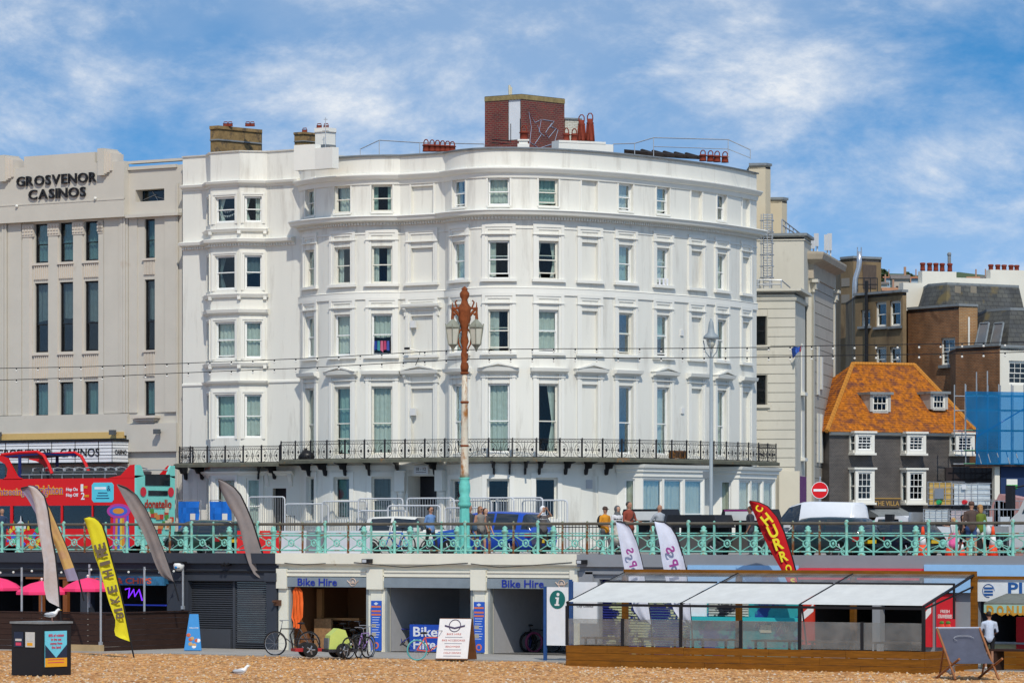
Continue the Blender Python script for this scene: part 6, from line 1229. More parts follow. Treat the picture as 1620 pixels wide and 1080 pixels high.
feather('white feather flag with purple lettering, right of the pair', [(1035,825),(1042,853),(1047,887),(1050,901),(1058,940),(1066,965),(1078,982),(1092,986)], [(1036,824),(1051,825),(1062,833),(1071,848),(1079,874),(1085,901),(1090,945),(1094,988)], 133.0, [f_wh], (1097, 1030), text=('SPIHC', 0.34, 0.72, 0.42, CHM, True, R(-90)))
feather('red feather flag with yellow churros lettering', [(1185,793),(1194,813),(1204,839),(1215,864),(1228,887),(1237,903),(1250,930),(1266,950)], [(1186,792),(1200,794),(1215,801),(1230,818),(1241,842),(1252,876),(1259,903),(1268,952)], 132.5, [f_red], (1276, 1020), text=('CHURROS', 0.14, 0.84, 0.62, flat('letter_yellow', (0.75, 0.62, 0.02)), False, 0.0))
# ---------------------------------------------------------------- promenade railing
M_MINT = mat('mint_paint', (0.21, 0.52, 0.43), 0.55, var=0.12, scale=5, col2=(0.24, 0.095, 0.025), c2lo=0.52, c2hi=0.64, c2scale=3.0)
M_RUST = mat('rusty_iron', (0.20, 0.07, 0.022), 0.9, var=0.3, scale=8, col2=(0.22, 0.42, 0.33), c2lo=0.5, c2hi=0.6, c2scale=4)
M_PIPE = mat('brown_pipe', (0.115, 0.10, 0.075), 0.6, var=0.2, scale=3)
def railing():
    D = 0.14; s0 = S(101, D); T = thing('promenade_railing', 'mint green cast iron promenade railing with ringed crosses and brown handrail', 'railing', (s0+20, D, 0))
    p = MB(); p.smooth = True; p.lathe([(0.075,0),(0.075,0.06),(0.055,0.10),(0.05,0.62),(0.07,0.66),(0.05,0.70),(0.045,0.98),(0.06,1.02),(0.075,1.10),(0.07,1.17),(0.03,1.22)], 10); p.smooth = False
    n = 14; p.tube([(-0.10-0.11*math.cos(R(90*i/4)) if False else -0.06-0.13*math.sin(math.pi*i/n), -0.0, 0.02+0.36*i/n) for i in range(n+1)], 0.035, 5); p.tube([(-0.06,0,0.38),(-0.03,0,0.5)], 0.03, 5); me_post = p.mesh('post', M_MINT)
    p = MB(); p.box(-0.028,0.028,-0.028,0.028,0,1.14); p.ball((0,0,1.15),0.045,6,5); me_b1 = p.mesh('baluster', M_MINT); me_b2 = p.mesh('baluster', M_RUST)
    p = MB(); zc, hz = 0.44, 0.25
    for sx in (-1, 1):
        for sz in (-1, 1): p.tube([(sx*0.10, 0, zc+sz*0.06), (sx*0.46, 0, zc+sz*hz)], 0.02, 5)
    p.tube([(0.115*math.cos(6.283*i/14), 0, zc+0.115*math.sin(6.283*i/14)) for i in range(14)], 0.028, 5, closed=True); p.ball((0,0,zc), (0.05,0.03,0.06), 7, 5); me_x = p.mesh('cross_panel', M_MINT)
    rnd = random.Random(9)
    for k in range(-3, 17):
        x = s0+3.0*k; inst('post', me_post, T, TRS((x, D, 0)))
        for j in (1, 2): inst('baluster', me_b1 if rnd.random() < 0.45 else me_b2, T, TRS((x+j, D, 0)))
        for j in range(3): inst('cross_panel', me_x, T, TRS((x+j+0.5, D, 0)))
    a, b = s0-9, s0+51
    for z, r, m in ((1.10, 0.05, M_PIPE), (0.70, 0.028, M_MINT), (0.18, 0.028, M_MINT)): q = MB(); q.tube([(a, D, z), (b, D, z)], r, 8); q.build('handrail' if z > 1 else 'rail', m, T)
    # second, lower railing along the kerb
    D2 = 5.0; s1 = S(294, D2); T = thing('kerb_railing', 'second mint guard rail with ball topped bollards along the kerb', 'railing', (s1+18, D2, 0))
    p = MB(); p.smooth = True; p.lathe([(0.13,0),(0.13,0.08),(0.085,0.12),(0.085,0.78),(0.12,0.82),(0.12,0.88),(0.07,0.91),(0.10,0.97),(0.02,1.04)], 10); me = p.mesh('bollard', M_MINT)
    p = MB(); zc = 0.45
    for sx in (-1, 1):
        for sz in (-1, 1): p.tube([(sx*0.10, 0, zc+sz*0.05), (sx*0.9, 0, zc+sz*0.28)], 0.014, 4)
    p.smooth = True; p.lathe([(0.13,-0.02),(0.13,0.02)], 12, (0,0,0)); 
    p.v = [(v[0], v[1], v[2]) if i < len(p.v)-24 else (v[0], v[2], zc+v[1]) for i, v in enumerate(p.v)]; mx = p.mesh('cross_panel', M_MINT)
    for k in range(-5, 24):
        x = s1+2.07*k; inst('bollard', me, T, TRS((x, D2, 0)))
        if k > 14: inst('cross_panel', mx, T, TRS((x+1.035, D2, 0)))
    for z in (0.78, 0.2): q = MB(); q.tube([(s1+3.4 if z > 0.5 else s1+31, D2, z), (s1+48, D2, z)], 0.02, 5); q.build('rail', M_MINT, T)
railing()

# ---------------------------------------------------------------- lamps and festoons
def ornate_lamp():
    D = 1.0; x = 735; b = PD(x, 876, D); Z = ZD(x, D); T = thing('ornate_lamp_post', 'tall ornate rusting lamp post with two lanterns and mint base', 'lamp post', (b[0], b[1], 0)); M = WM[T]
    def h(y): return zz(y, Z)
    w = Z/FP
    q = MB(M); q.lathe([(0.27,0),(0.27,0.3),(0.20,0.34),(0.17,h(802))], 8); q.smooth = True; q.lathe([(0.20,h(802)),(0.24,h(797)),(0.18,h(792)),(0.22,h(788)),(0.16,h(784)),(0.20,h(776)),(0.20,h(768)),(0.17,h(762)),(0.17,h(757)),(0.20,h(755))], 14); q.build('pedestal', mat('mint_lamp_base', (0.14, 0.52, 0.45), 0.5, var=0.15, scale=6), T)
    q = MB(M); q.smooth = True; q.lathe([(0.17,h(755)),(0.145,h(745)),(0.13,h(700)),(0.115,h(640)),(0.095,h(588))], 14); q.build('column', mat('peeling_white_column', (0.60, 0.55, 0.44), 0.6, var=0.1, scale=3, col2=(0.32, 0.13, 0.03), c2lo=0.48, c2hi=0.62, c2scale=3.5, stretch=(1,1,0.5)), T)
    rs = mat('deep_rust', (0.21, 0.058, 0.018), 0.9, var=0.35, scale=8)
    for y in (705, 636, 590): q = MB(M); q.lathe([(0.13,h(y)-0.04),(0.155,h(y)),(0.13,h(y)+0.04)], 12); q.build('collar', rs, T)
    q = MB(M); q.smooth = True; q.lathe([(0.115,h(588)),(0.15,h(580)),(0.11,h(572)),(0.13,h(560)),(0.08,h(550)),(0.15,h(540)),(0.10,h(530)),(0.13,h(518)),(0.22,h(505)),(0.20,h(495)),(0.24,h(488)),(0.13,h(480)),(0.10,h(474)),(0.16,h(469)),(0.17,h(464)),(0.09,h(459)),(0.12,h(457)),(0.02,h(453))], 10); q.build('scrolled_shaft', rs, T)
    dirx = Vector((CR.x, CR.y, 0))
    for sx in (-1, 1):
        def pt(px, y): v = dirx*(px*w*sx); return (v.x, v.y, h(y))
        q = MB(M); q.tube([pt(2,515), pt(8,500), pt(14,492), pt(20,488), pt(19,495), pt(14,498)], 0.05, 6); q.tube([pt(3,480), pt(9,487), pt(15,488), pt(20,487)], 0.045, 6); q.tube([pt(5,520), pt(11,530), pt(9,545), pt(5,552)], 0.03, 5); q.tube([pt(12,486), pt(15,478), pt(12,475)], 0.03, 5)
        q.tube([pt(19,505), pt(19,478)], [0.06, 0.012], 6); q.build('arm', rs, T)
        cx, cy, _ = pt(18.5, 0); ml = Matrix.Translation((b[0]+cx, b[1]+cy, 0)); q = MB(ml); lm = flat('lantern_frame', (0.24, 0.25, 0.20), 0.6, var=0.25)
        n = 6
        for i in range(n):
            a = 6.283*i/n; q.tube([(0.19*math.cos(a),0.19*math.sin(a),h(516)),(0.26*math.cos(a),0.26*math.sin(a),h(519)+0.0),(0.17*math.cos(a),0.17*math.sin(a),h(545))], 0.018, 4); q.tube([(0.26*math.cos(a),0.26*math.sin(a),h(518)),(0.29*math.cos(a),0.29*math.sin(a),h(512))], 0.014, 4)
        q.lathe([(0.27,h(519)),(0.28,h(517)),(0.19,h(511)),(0.07,h(506)),(0.04,h(503))], n); q.lathe([(0.03,h(556)),(0.05,h(552)),(0.09,h(549)),(0.18,h(545)),(0.18,h(544))], n); L = q.build('lantern', lm, T)
        q = MB(ml); q.lathe([(0.165,h(544.5)),(0.24,h(520))], n); q.build('lantern_glass', flat('opal_glass', (0.52, 0.52, 0.44), 0.3), L)
    return T
ornate_lamp()
def street_lamp():
    D = 18.2; x = 1125; b = PD(x, 870, D); Z = ZD(x, D); T = thing('street_lamp', 'slim grey street lamp with bell shaped lantern by the right balcony', 'lamp post', (b[0], b[1], 0)); M = WM[T]
    def h(y): return zz(y, Z)
    g = flat('lamp_post_grey', (0.27, 0.31, 0.33), 0.5)
    q = MB(M); q.smooth = True; q.lathe([(0.12,0),(0.12,1.2),(0.075,1.3),(0.06,h(566))], 10); q.build('column', g, T)
    q = MB(M); q.smooth = True; q.lathe([(0.30,h(536)),(0.29,h(532)),(0.14,h(526)),(0.11,h(517)),(0.085,h(510)),(0.06,h(508)),(0.03,h(504))], 12); q.smooth = False
    for i in range(4): a = 6.283*i/4+0.4; q.tube([(0.04*math.cos(a),0.04*math.sin(a),h(566)),(0.22*math.cos(a),0.22*math.sin(a),h(556)),(0.30*math.cos(a),0.30*math.sin(a),h(538))], 0.02, 4)
    L = q.build('lantern', g, T); q = MB(M); q.smooth = True; q.lathe([(0.05,h(552)),(0.15,h(545)),(0.19,h(537))], 10); q.build('lantern_glass', flat('opal_glass', (0.52,0.52,0.44), 0.3), L)
    q = MB(M); q.box(-0.35,-0.05,-0.04,0.0,h(755)-0.02,h(745)); q.build('plate', flat('lamp_plate', (0.2,0.22,0.23)), T)
street_lamp()
def festoons():
    for lab, pts in (('upper festoon cable with small bulbs crossing the facade', ((-30,583),(130,580),(290,574.5),(480,567),(640,558),(735,553),(890,551.5),(1050,551),(1200,549.5),(1330,546),(1480,544),(1650,540))), ('lower festoon cable with small bulbs crossing the facade', ((-30,602),(130,597),(290,589.5),(480,582),(640,573),(735,568),(890,566),(1050,566),(1200,565),(1330,562),(1480,560),(1650,556)))):
        T = thing('festoon_cable', lab, 'cable', PD(735, pts[5][1], 1.0), 0, 'festoon cables'); P = [Vector(PD(x, y, 1.0)) for x, y in pts]; q = MB(); q.tube(P, 0.013, 4); q.build('wire', M_BLACK, T)
        if 'fbulb' not in _cache: m = MB(); m.tube([(0,0,0),(0,0,-0.06)], 0.025, 5); m.ball((0,0,-0.10), 0.04, 6, 5, k=1); _cache['fbulb'] = m.mesh('bulb', [M_BLACK, flat('bulb_glass', (0.7,0.7,0.65), 0.2)])
        x = -8.0
        while x < 1625:
            for (a, ya), (b, yb) in zip(pts, pts[1:]):
                if a <= x < b: inst('bulb', _cache['fbulb'], T, TRS(PD(x, ya+(yb-ya)*(x-a)/(b-a), 1.0)))
            x += 34
festoons()

# ---------------------------------------------------------------- roof furniture of the white terrace
M_GLAZED = brickmat('glazed_red_brick', (0.20, 0.018, 0.010), (0.10, 0.012, 0.010), (0.18, 0.10, 0.06), 0.225, 0.085, 0.014, 0.35, patch=(0.15, 0.05, 0.03))
def roof_things():
    Zc = 176.0
    T = thing('brick_roof_hut', 'red glazed brick roof hut with white door and scrawled graffiti', 'hut', (*FZ(825, Zc), RY(240)))
    zb = RY(246)+0.02
    c = (825, Zc); l = wl(*c, 767, -34); r = wl(*c, 893, 46); P = Path([FZ(*l), FZ(*c), FZ(*r)]); zt = zz(151, Zc); t1 = P.t[1]; td0, td1 = P.tx(804), P.tx(824); zd0, zd1 = zz(221, Zc), zz(155, Zc)
    m = MB(); wall(m, P, zb, zt, [(td0, td1, zd0, zd1, 0.1)]); v = Vector((CF.x, CF.y))*3; A, B = P.p[0], P.p[-1]; C, Dd = B+v, A+v
    for u, w in ((B, C), (C, Dd), (Dd, A)): m.quad((*u, zb), (*w, zb), (*w, zt), (*u, zt))
    m.build('wall', M_GLAZED, T)
    q = MB(); q.prismz([tuple(p) for p in P.p]+[tuple(C), tuple(Dd)], zt, zt+0.06); q.build('roof', M_BLACK, T)
    q = MB(); sweep(q, P, [(-0.02, zt-0.16), (0.03, zt-0.16), (0.03, zt+0.04), (-0.02, zt+0.04)]); q.build('coping_course', mat('yellowed_brick', (0.26, 0.20, 0.09), 0.9, var=0.3, scale=4), T)
    q = MB(); band(q, P, td0+0.02, td1-0.02, zd0+0.02, zd1-0.02, -0.08, -0.04); q.build('door', flat('door_white', (0.68, 0.70, 0.72)), T)
    F = P.frame(t1+0.01, 0, 0, 0.001); d = (P.p[2]-P.p[1]).normalized(); q = MB()
    def g(u, y): p = P.p[1]+d*u; n = Vector((d.y, -d.x)); p = p+n*0.02; return (p.x, p.y, zz(y, Zc))
    L = P.L-t1
    for ln in (((0.18,228),(0.22,200),(0.16,176),(0.30,192),(0.45,186),(0.40,206),(0.52,212)), ((0.48,186),(0.75,187),(0.66,196),(0.8,198),(0.62,214),(0.55,206),(0.7,190)), ((0.15,222),(0.4,232),(0.75,222),(0.84,200),(0.7,196)), ((0.30,226),(0.45,210),(0.36,196))): q.tube([g(L*u, y) for u, y in ln], 0.012, 4)
    q.build('graffiti', flat('graffiti_pale_blue', (0.36, 0.44, 0.58)), T)
    for s in ([PZ(808, 226, 174), PZ(808, 196, 174)], [PZ(823, 226, 174), PZ(823, 188, 174)], [PZ(778, 221, 173), PZ(806, 223, 173)], [PZ(778, 226, 173), PZ(806, 228, 173)]): q = MB(); q.tube(s, 0.02, 4); q.build('rail', M_BLACK, T)
    q = MB(); q.tube([PZ(806, 151, 177), PZ(806, 135, 177)], 0.05, 6); q.tube([PZ(808.5, 151, 177), PZ(808.5, 138, 177)], 0.05, 6); q.build('vent_pipe', flat('vent_cream', (0.6, 0.56, 0.42)), T)
    T2 = thing('white_brick_stack', 'low white brick chimney stack behind the tall clay pots', 'chimney', (*FZ(905, 180), zb)); c = (894, 180.0); P = Path([FZ(*c), FZ(*wl(*c, 918, 20))]); m = MB(); band(m, P, 0, P.L, zb, zz(189, 180), -0.8, 0); m.build('stack', brickmat('white_brick', (0.62,0.62,0.56), (0.56,0.55,0.48), (0.4,0.38,0.3)), T2); m = MB(); band(m, P, -0.06, P.L+0.06, zz(189, 180), zz(186.5, 180), -0.86, 0.06); m.build('cap', M_COPE, T2)
    # chimney pots
    def pot(x, yb, yt, Z, lab, r=0.14, kind='short', grp='clay pots on the parapet'):
        b = PZ(x, yb, Z); H = (yb-yt)/FP*Z; q = MB(Matrix.Translation(b)); q.smooth = True
        if kind == 'short': q.lathe([(r*1.1,0),(r,0.04),(r*0.9,H*0.45),(r*1.15,H*0.48),(r*1.15,H*0.56),(r*0.85,H*0.58),(r*0.85,H*0.62)], 10)
        else: q.lathe([(r*1.2,0),(r,0.1),(r*0.75,H*0.6),(r*0.95,H*0.65),(r*0.7,H*0.7),(r*0.8,H*0.8)], 10); [q.tube([(r*1.15*math.cos(a),r*1.15*math.sin(a),0.05),(r*0.85*math.cos(a),r*0.85*math.sin(a),H*0.6)], 0.03, 4) for a in (0, 1.05, 2.1, 3.14, 4.2, 5.2)]
        q.smooth = False; hb = H*0.6 if kind == 'short' else H*0.8; q.tube([(-r*0.8,0,hb),(-r*0.75,0,(hb+H)/2+0.02),(-r*0.3,0,H),(r*0.3,0,H),(r*0.75,0,(hb+H)/2+0.02),(r*0.8,0,hb)], 0.025, 5)
        q.build('chimney_pot', M_POT, loc=b, label=lab, cat='chimney pot', group=grp)
    for i, x in enumerate((674, 683.5, 692, 700, 708, 715.5)): pot(x, 240, 221+i*0.7, 170.5, '%s clay pot in the row of six left of the brick hut' % ('first', 'second', 'third', 'fourth', 'fifth', 'sixth')[i])
    pot(829, 222, 199, 168, 'single clay pot on the white pedestal before the hut', 0.17); pot(896, 224, 203, 170, 'left short clay pot right of the brick hut', 0.14); pot(908.5, 224, 204, 170, 'right short clay pot right of the brick hut', 0.14); pot(920, 224, 182, 171, 'left tall tapered clay pot right of the hut', 0.17, 'tall'); pot(933.5, 224, 179.5, 171, 'right tall tapered clay pot right of the hut', 0.17, 'tall')
    for i, x in enumerate((1112, 1124, 1134.5, 1147)): pot(x, 255+i*0.8, 238+i*0.8, 175, '%s clay pot in the row of four by the right parapet' % ('first', 'second', 'third', 'fourth')[i], 0.15)
    q = MB(); c = PZ(828, 232, 168); q.M = Matrix.Translation(c) @ Matrix.Rotation(TH, 4, 'Z'); q.box(-0.24,0.24,-0.2,0.2,-0.3,0.1); q.box(-0.18,0.18,-0.15,0.15,0.1,0.22); q.box(-0.24,0.24,-0.2,0.2,0.22,0.28); q.build('parapet_pedestal', M_TRIM, loc=c, label='small white pedestal on the parapet below the hut', cat='pedestal')
    q = MB(); a, b = PZ(884, 236, 169.3), PZ(970, 236, 170.3); q.M = None; P = Path([a[:2], b[:2]]); band(q, P, 0, P.L, a[2]-0.3, zz(226, 169.5), -0.7, 0.0); band(q, P, 0, P.L*0.86, zz(226, 169.5), zz(222.5, 169.5), -0.7, 0.02); q.build('white_stack_base', M_TRIM, loc=a, label='low white rendered stack base on the parapet under the tall pots', cat='chimney')
    # house chimneys
    M_STK = mat('tan_stack_brick', (0.24, 0.16, 0.07), 0.9, var=0.35, scale=4, bump=0.5, bscale=10, col2=(0.10, 0.075, 0.05), c2lo=0.52, c2hi=0.62, c2scale=3)
    def stack(lab, xl, xc, xr, yb, yt, Z, mtl, pots, white=None):
        T = thing('chimney_stack', lab, 'chimney', PZ(xc, yb, Z)); c = (xc, Z); P = Path([FZ(*wl(*c, xl, -34)), FZ(*c), FZ(*wl(*c, xr, 46))]); v = Vector((CF.x, CF.y))*0.7; zb, zt = zz(yb+10, Z), zz(yt, Z); A, B = P.p[0]+v, P.p[-1]+v
        def lay(z0, z1, o, nm, mm): q = MB(); pp = [P.at(t, o).xy for t in P.t]; q.prismz([tuple(p) for p in pp]+[tuple(B), tuple(A)], z0, z1); q.build(nm, mm, T)
        h = zt-zb; lay(zb, zb+h*0.45, 0, 'shaft', mtl); lay(zb+h*0.45, zb+h*0.5, 0.06, 'band', M_COPE); lay(zb+h*0.5, zt-h*0.12, 0.02, 'shaft', mtl); lay(zt-h*0.12, zt, 0.08, 'cap', mtl)
        for x in pots: q = MB(Matrix.Translation(PZ(x, yt+1, Z+0.4))); q.lathe([(0.12,0),(0.11,0.1),(0.13,0.12)], 8); q.tube([(-0.11,0,0.1),(-0.09,0,0.19),(0.09,0,0.19),(0.11,0,0.1)], 0.02, 4); q.build('chimney_pot', M_POT, T)
        return T
    stack('broad tan brick chimney stack above the bay fronted house', 333, 345, 413, 231, 199, 178, M_STK, (357, 364, 392, 399)); stack('small tan brick chimney stack left of the white end stack', 466, 480, 506, 226, 209, 177, M_STK, (482,)); stack('white rendered chimney stack with aerial between house and bow', 499, 516, 530, 245, 202, 174, M_TRIM, (497+8, 516))
    q = MB(); a, b = Vector(PZ(515, 243, 173.3)), Vector(PZ(515, 186, 173.3)); q.tube([a, b], 0.02, 4); [q.tube([PZ(515-w, y, 173.3), PZ(515+w, y, 173.3)], 0.012, 4) for y, w in ((200, 4), (207, 5), (236, 5), (189, 3))]; q.build('aerial', M_STEEL, loc=tuple(a), label='thin television aerial on the white chimney stack', cat='aerial')
    q = MB(); P = Path([FZ(465, 169.5), FZ(498, 169.0), FZ(560, 167.5)]); zz0 = zz(245, 169); q.M = None; band(q, P, 0, P.t[1], zz0-0.6, zz(228, 169), -0.4, 0); sweep(q, P, [(-0.4, zz0-0.6), (0, zz0-0.6), (0, zz(233, 168.5)), (-0.4, zz(233, 168.5))], P.t[1], P.L*0.62); q.build('stepped_parapet', M_TRIM, loc=(*FZ(480, 169.5), zz0), label='white stepped parapet wall between house and bow fronted terrace', cat='wall')
    # roof rails
    def rail(lab, tops, Z, yb, mids=()): q = MB(); P = [PZ(x, y, Z) for x, y in tops]; q.tube(P, 0.022, 4); [q.tube([PZ(x, y, Z), PZ(x, yb, Z)], 0.02, 4) for x, y in tops]; [q.tube([PZ(x, y, Z) for x, y in m], 0.016, 4) for m in mids]; q.build('roof_rail', M_STEEL, loc=PZ(tops[0][0], yb, Z), label=lab, cat='rail', group='roof rails')
    rail('thin sagging roof rail left of the six pots', ((570, 236), (600, 222), (664, 226), (720, 227), (766, 228)), 172, 246); rail('thin roof rail right of the white stack base', ((970, 228), (1004, 227), (1034, 218), (1152, 221), (1187, 237)), 174, 252, (((1034, 232), (1152, 236), (1187, 250)),))
    q = MB(); q.M = None; a = Vector(PZ(1025, 243, 178)); b = Vector(PZ(1113, 245, 180)); P = Path([a.xy, b.xy]); sweep(q, P, [(-1.6, zz(240,178)), (0, zz(246,178)), (0, zz(241,178)), (-1.6, zz(232,178))]); [q.tube([P.at(P.L*f, 0.05, zz(243,178)), P.at(P.L*f+0.6, -1.5, zz(232,178))], 0.07, 5) for f in (0.1, 0.3, 0.5, 0.7, 0.9)]; q.build('roof_hatch', mat('tarred_timber', (0.03, 0.022, 0.018), 0.8, var=0.4, scale=5), loc=tuple(a), label='dark tarred roof hatch behind the right parapet', cat='hatch')
roof_things()

# ---------------------------------------------------------------- things on and below the balcony
p = PD(480, 718, 20.9); q = MB(Matrix.Translation((p[0], BOW.at(BOW.tx(480), 0.7).y, ZF+0.01))); q.smooth = True
q.lathe([(0.30,0),(0.36,0.12),(0.30,0.28),(0.16,0.38),(0.05,0.44),(0.09,0.50)], 9); q.v = [(v[0]+0.05*math.sin(v[2]*9+v[1]*7), v[1]+0.04*math.sin(v[0]*11), v[2]) for v in q.v]
q.build('rubbish_bag', flat('bin_liner', (0.012, 0.012, 0.014), 0.35), loc=(p[0], 21, ZF), label='black rubbish bag lying on the balcony', cat='bag')
pl = BOW.at(BOW.tx(1046), 0.85, ZF); q = MB(BOW.frame(BOW.tx(1046), 0.85, ZF+0.01)); q.box(-0.42, 0.42, -0.12, 0.12, 0.05, 0.36, 0); q.box(-0.38, -0.3, -0.1, 0.1, 0, 0.05, 0); q.box(0.3, 0.38, -0.1, 0.1, 0, 0.05, 0); q.box(-0.3, -0.05, -0.14, -0.121, 0.1, 0.3, 1); q.box(0.05, 0.3, -0.14, -0.121, 0.1, 0.3, 1)
q.build('wooden_crate', [mat('crate_wood', (0.30, 0.13, 0.035), 0.8, var=0.25, scale=5), flat('crate_dark', (0.10, 0.05, 0.02))], loc=tuple(pl), label='orange brown wooden crate on the balcony', cat='crate')
def laundry(x, row, cols, lab):
    F = BOW.frame(BOW.tx(x), -0.02, RY(row)); T = thing('hanging_laundry', lab, 'laundry', tuple(F.translation)); 
    for i, c in enumerate(cols): q = MB(F); u = -0.26+0.52*i/max(1, len(cols)-1); q.prismy([(u-0.05, 0), (u+0.05, 0), (u+0.06, -0.35-0.06*(i % 3)), (u-0.06, -0.38)], -0.02, 0.0); q.build('garment', flat('garment_%d_%d' % (x, i), c, 0.9), T)
laundry(604, 533, ((0.02,0.05,0.25),(0.05,0.25,0.28),(0.5,0.12,0.2),(0.4,0.05,0.12),(0.05,0.08,0.3)), 'row of coloured clothes on hangers in a second floor window')
laundry(1050, 429, ((0.75,0.75,0.78),(0.72,0.72,0.78),(0.78,0.78,0.8)), 'white shirt hung over a third floor sill')

# ---------------------------------------------------------------- crowd barriers, boards, fences in front of the terrace
def barrier_mesh(w, h):
    k = ('barrier', w, h)
    if k not in _cache:
        m = MB(); r = 0.12; pts = [(-w/2, 0, 0), (-w/2, 0, h-r), (-w/2+r*0.3, 0, h-r*0.3), (-w/2+r, 0, h), (w/2-r, 0, h), (w/2-r*0.3, 0, h-r*0.3), (w/2, 0, h-r), (w/2, 0, 0)]; m.tube(pts, 0.035, 6); m.tube([(-w/2, 0, 0.25), (w/2, 0, 0.25)], 0.02, 5)
        fr = m.mesh('frame', flat('barrier_white', (0.56, 0.57, 0.59), 0.4)); b = MB(); b.box(-0.008, 0.008, -0.008, 0.008, 0.25, h-0.02); _cache[k] = (fr, b.mesh('bar', M_STEEL))
    return _cache[k]
labs = ['by the door of the bay fronted house', 'leaning near the left ground floor window', 'in front of the second ground floor window', 'just left of the entrance', 'across the entrance', 'right of the entrance', 'behind the ornate lamp base', 'below the wide ground floor window', 'nearest the blue car roof', 'lower one before the entrance', 'lower one by the half column', 'lower one behind the white car']
for i, (x, y, w, d) in enumerate(((422, 787, 2.0, 20.6), (485, 795, 2.1, 20.4), (545, 791, 2.2, 20.5), (602, 790, 2.3, 20.2), (681, 788, 2.2, 20.0), (745, 790, 2.2, 20.4), (772, 788, 2.4, 20.2), (822, 788, 2.3, 20.3), (862, 790, 2.0, 20.6), (655, 800, 2.3, 19.4), (735, 802, 2.2, 19.5), (605, 808, 2.2, 19.3))):
    h = round(PD(x, y, d)[2]+0.004, 1); fr, br = barrier_mesh(w, h); s = S(x, d); T = thing('crowd_barrier', 'white steel crowd barrier %s' % labs[i], 'barrier', (s, d, -0.004), R((-4, 6, 3, -2, 5, -6, 4, -3, 7, 12, -10, 8)[i]), 'crowd barriers')
    inst('frame', fr, T, WM[T]); n = int(w/0.12)
    for j in range(1, n): inst('bar', br, T, WM[T] @ Matrix.Translation((-w/2+w*j/n, 0, 0)))
for i, (x0, x1) in enumerate(((282, 315), (332, 366))):
    d = 20.2; a, b = S(x0, d), S(x1, d); T = thing('blue_site_panel', 'blue plastic sheeted site panel %s' % ('beside the bus rear', 'behind the large feather flag')[i], 'panel', ((a+b)/2, d, 0), 0, 'blue site panels'); q = MB(); n = 8; z1 = PD(x0, 793, d)[2]
    vs = []; rnd = random.Random(i)
    for j in range(9):
        for k in range(n+1): vs.append((a+(b-a)*k/n, d+rnd.uniform(-0.04, 0.04), 0.1+(z1-0.1)*j/8))
    q.add(vs, [(j*(n+1)+k, j*(n+1)+k+1, (j+1)*(n+1)+k+1, (j+1)*(n+1)+k) for j in range(8) for k in range(n)]); q.build('sheet', flat('sheet_blue', (0.015, 0.16, 0.60), 0.45), T); q = MB(); q.tube([(a-0.03, d+0.07, 0), (a-0.03, d+0.07, z1+0.06), (b+0.03, d+0.07, z1+0.06), (b+0.03, d+0.07, 0)], 0.03, 5); q.build('frame', M_STEEL, T)
    q = MB(); q.box(a+(b-a)*0.62, a+(b-a)*0.85, d-0.07, d-0.05, PD(x0, 822, d)[2], PD(x0, 812, d)[2]); q.build('notice', M_TRIM, T)
T = thing('area_railings', 'black iron area railings in front of the right hand windows', 'railing', (S(930, 19.5), 19.5, 0)); d = 19.5
for z in (0.12, 1.0): q = MB(); q.box(S(868, d), S(962, d), d-0.02, d+0.02, z, z+0.04); q.build('rail', M_IRON, T)
m = MB(); m.tube([(0,0,0.0),(0,0,1.12)], 0.014, 5); m.ball((0,0,1.14), 0.03, 5, 4); m = m.mesh('bar', M_IRON); s_ = S(868, d)
while s_ < S(962, d): inst('bar', m, T, TRS((s_, d, 0))); s_ += 0.16
T = thing('area_railings', 'short black iron railings by the house door', 'railing', (S(455, 20.9), 20.9, 0), 0)
for x in (438, 441, 444, 447, 450, 454, 457, 460, 463, 466): inst('bar', m, T, TRS((S(x, 20.9), 20.9, 0.35)))
q = MB(); q.box(S(436, 20.9), S(468, 20.9), 20.88, 20.92, 1.1, 1.14); q.build('rail', M_IRON, T)
# plastic road barriers
for i, (x0, x1, c, lab) in enumerate(((377, 396, 0, 'red plastic road barrier behind the large feather flag'), (412, 446, 0, 'red plastic road barrier at the kerb railing'), (447, 486, 1, 'white plastic road barrier next to the red one'), (487, 512, 2, 'grey plastic road barrier'), (515, 552, 1, 'white plastic road barrier near the scooter'), (555, 586, 1, 'white plastic road barrier left of the blue bicycle'))):
    d = 6.6; a, b = S(x0, d), S(x1, d); q = MB(); z1 = PD(x0, 839, d)[2]; q.prismx([(d-0.22, -0.1), (d+0.22, -0.1), (d+0.08, 0.25), (d+0.06, z1), (d-0.06, z1), (d-0.08, 0.25)], a, b); q.prismx([(d-0.24, -0.11), (d+0.24, -0.11), (d+0.22, 0.0), (d-0.22, 0.0)], a-0.06, a+0.12); q.prismx([(d-0.24, -0.11), (d+0.24, -0.11), (d+0.22, 0.0), (d-0.22, 0.0)], b-0.12, b+0.06)
    q.build('road_barrier', flat(('barrier_red', 'barrier_plastic_white', 'barrier_grey')[c], ((0.70, 0.02, 0.02), (0.62, 0.62, 0.64), (0.22, 0.22, 0.24))[c], 0.5), loc=((a+b)/2, d, -0.12), label=lab, cat='barrier', group='plastic road barriers')
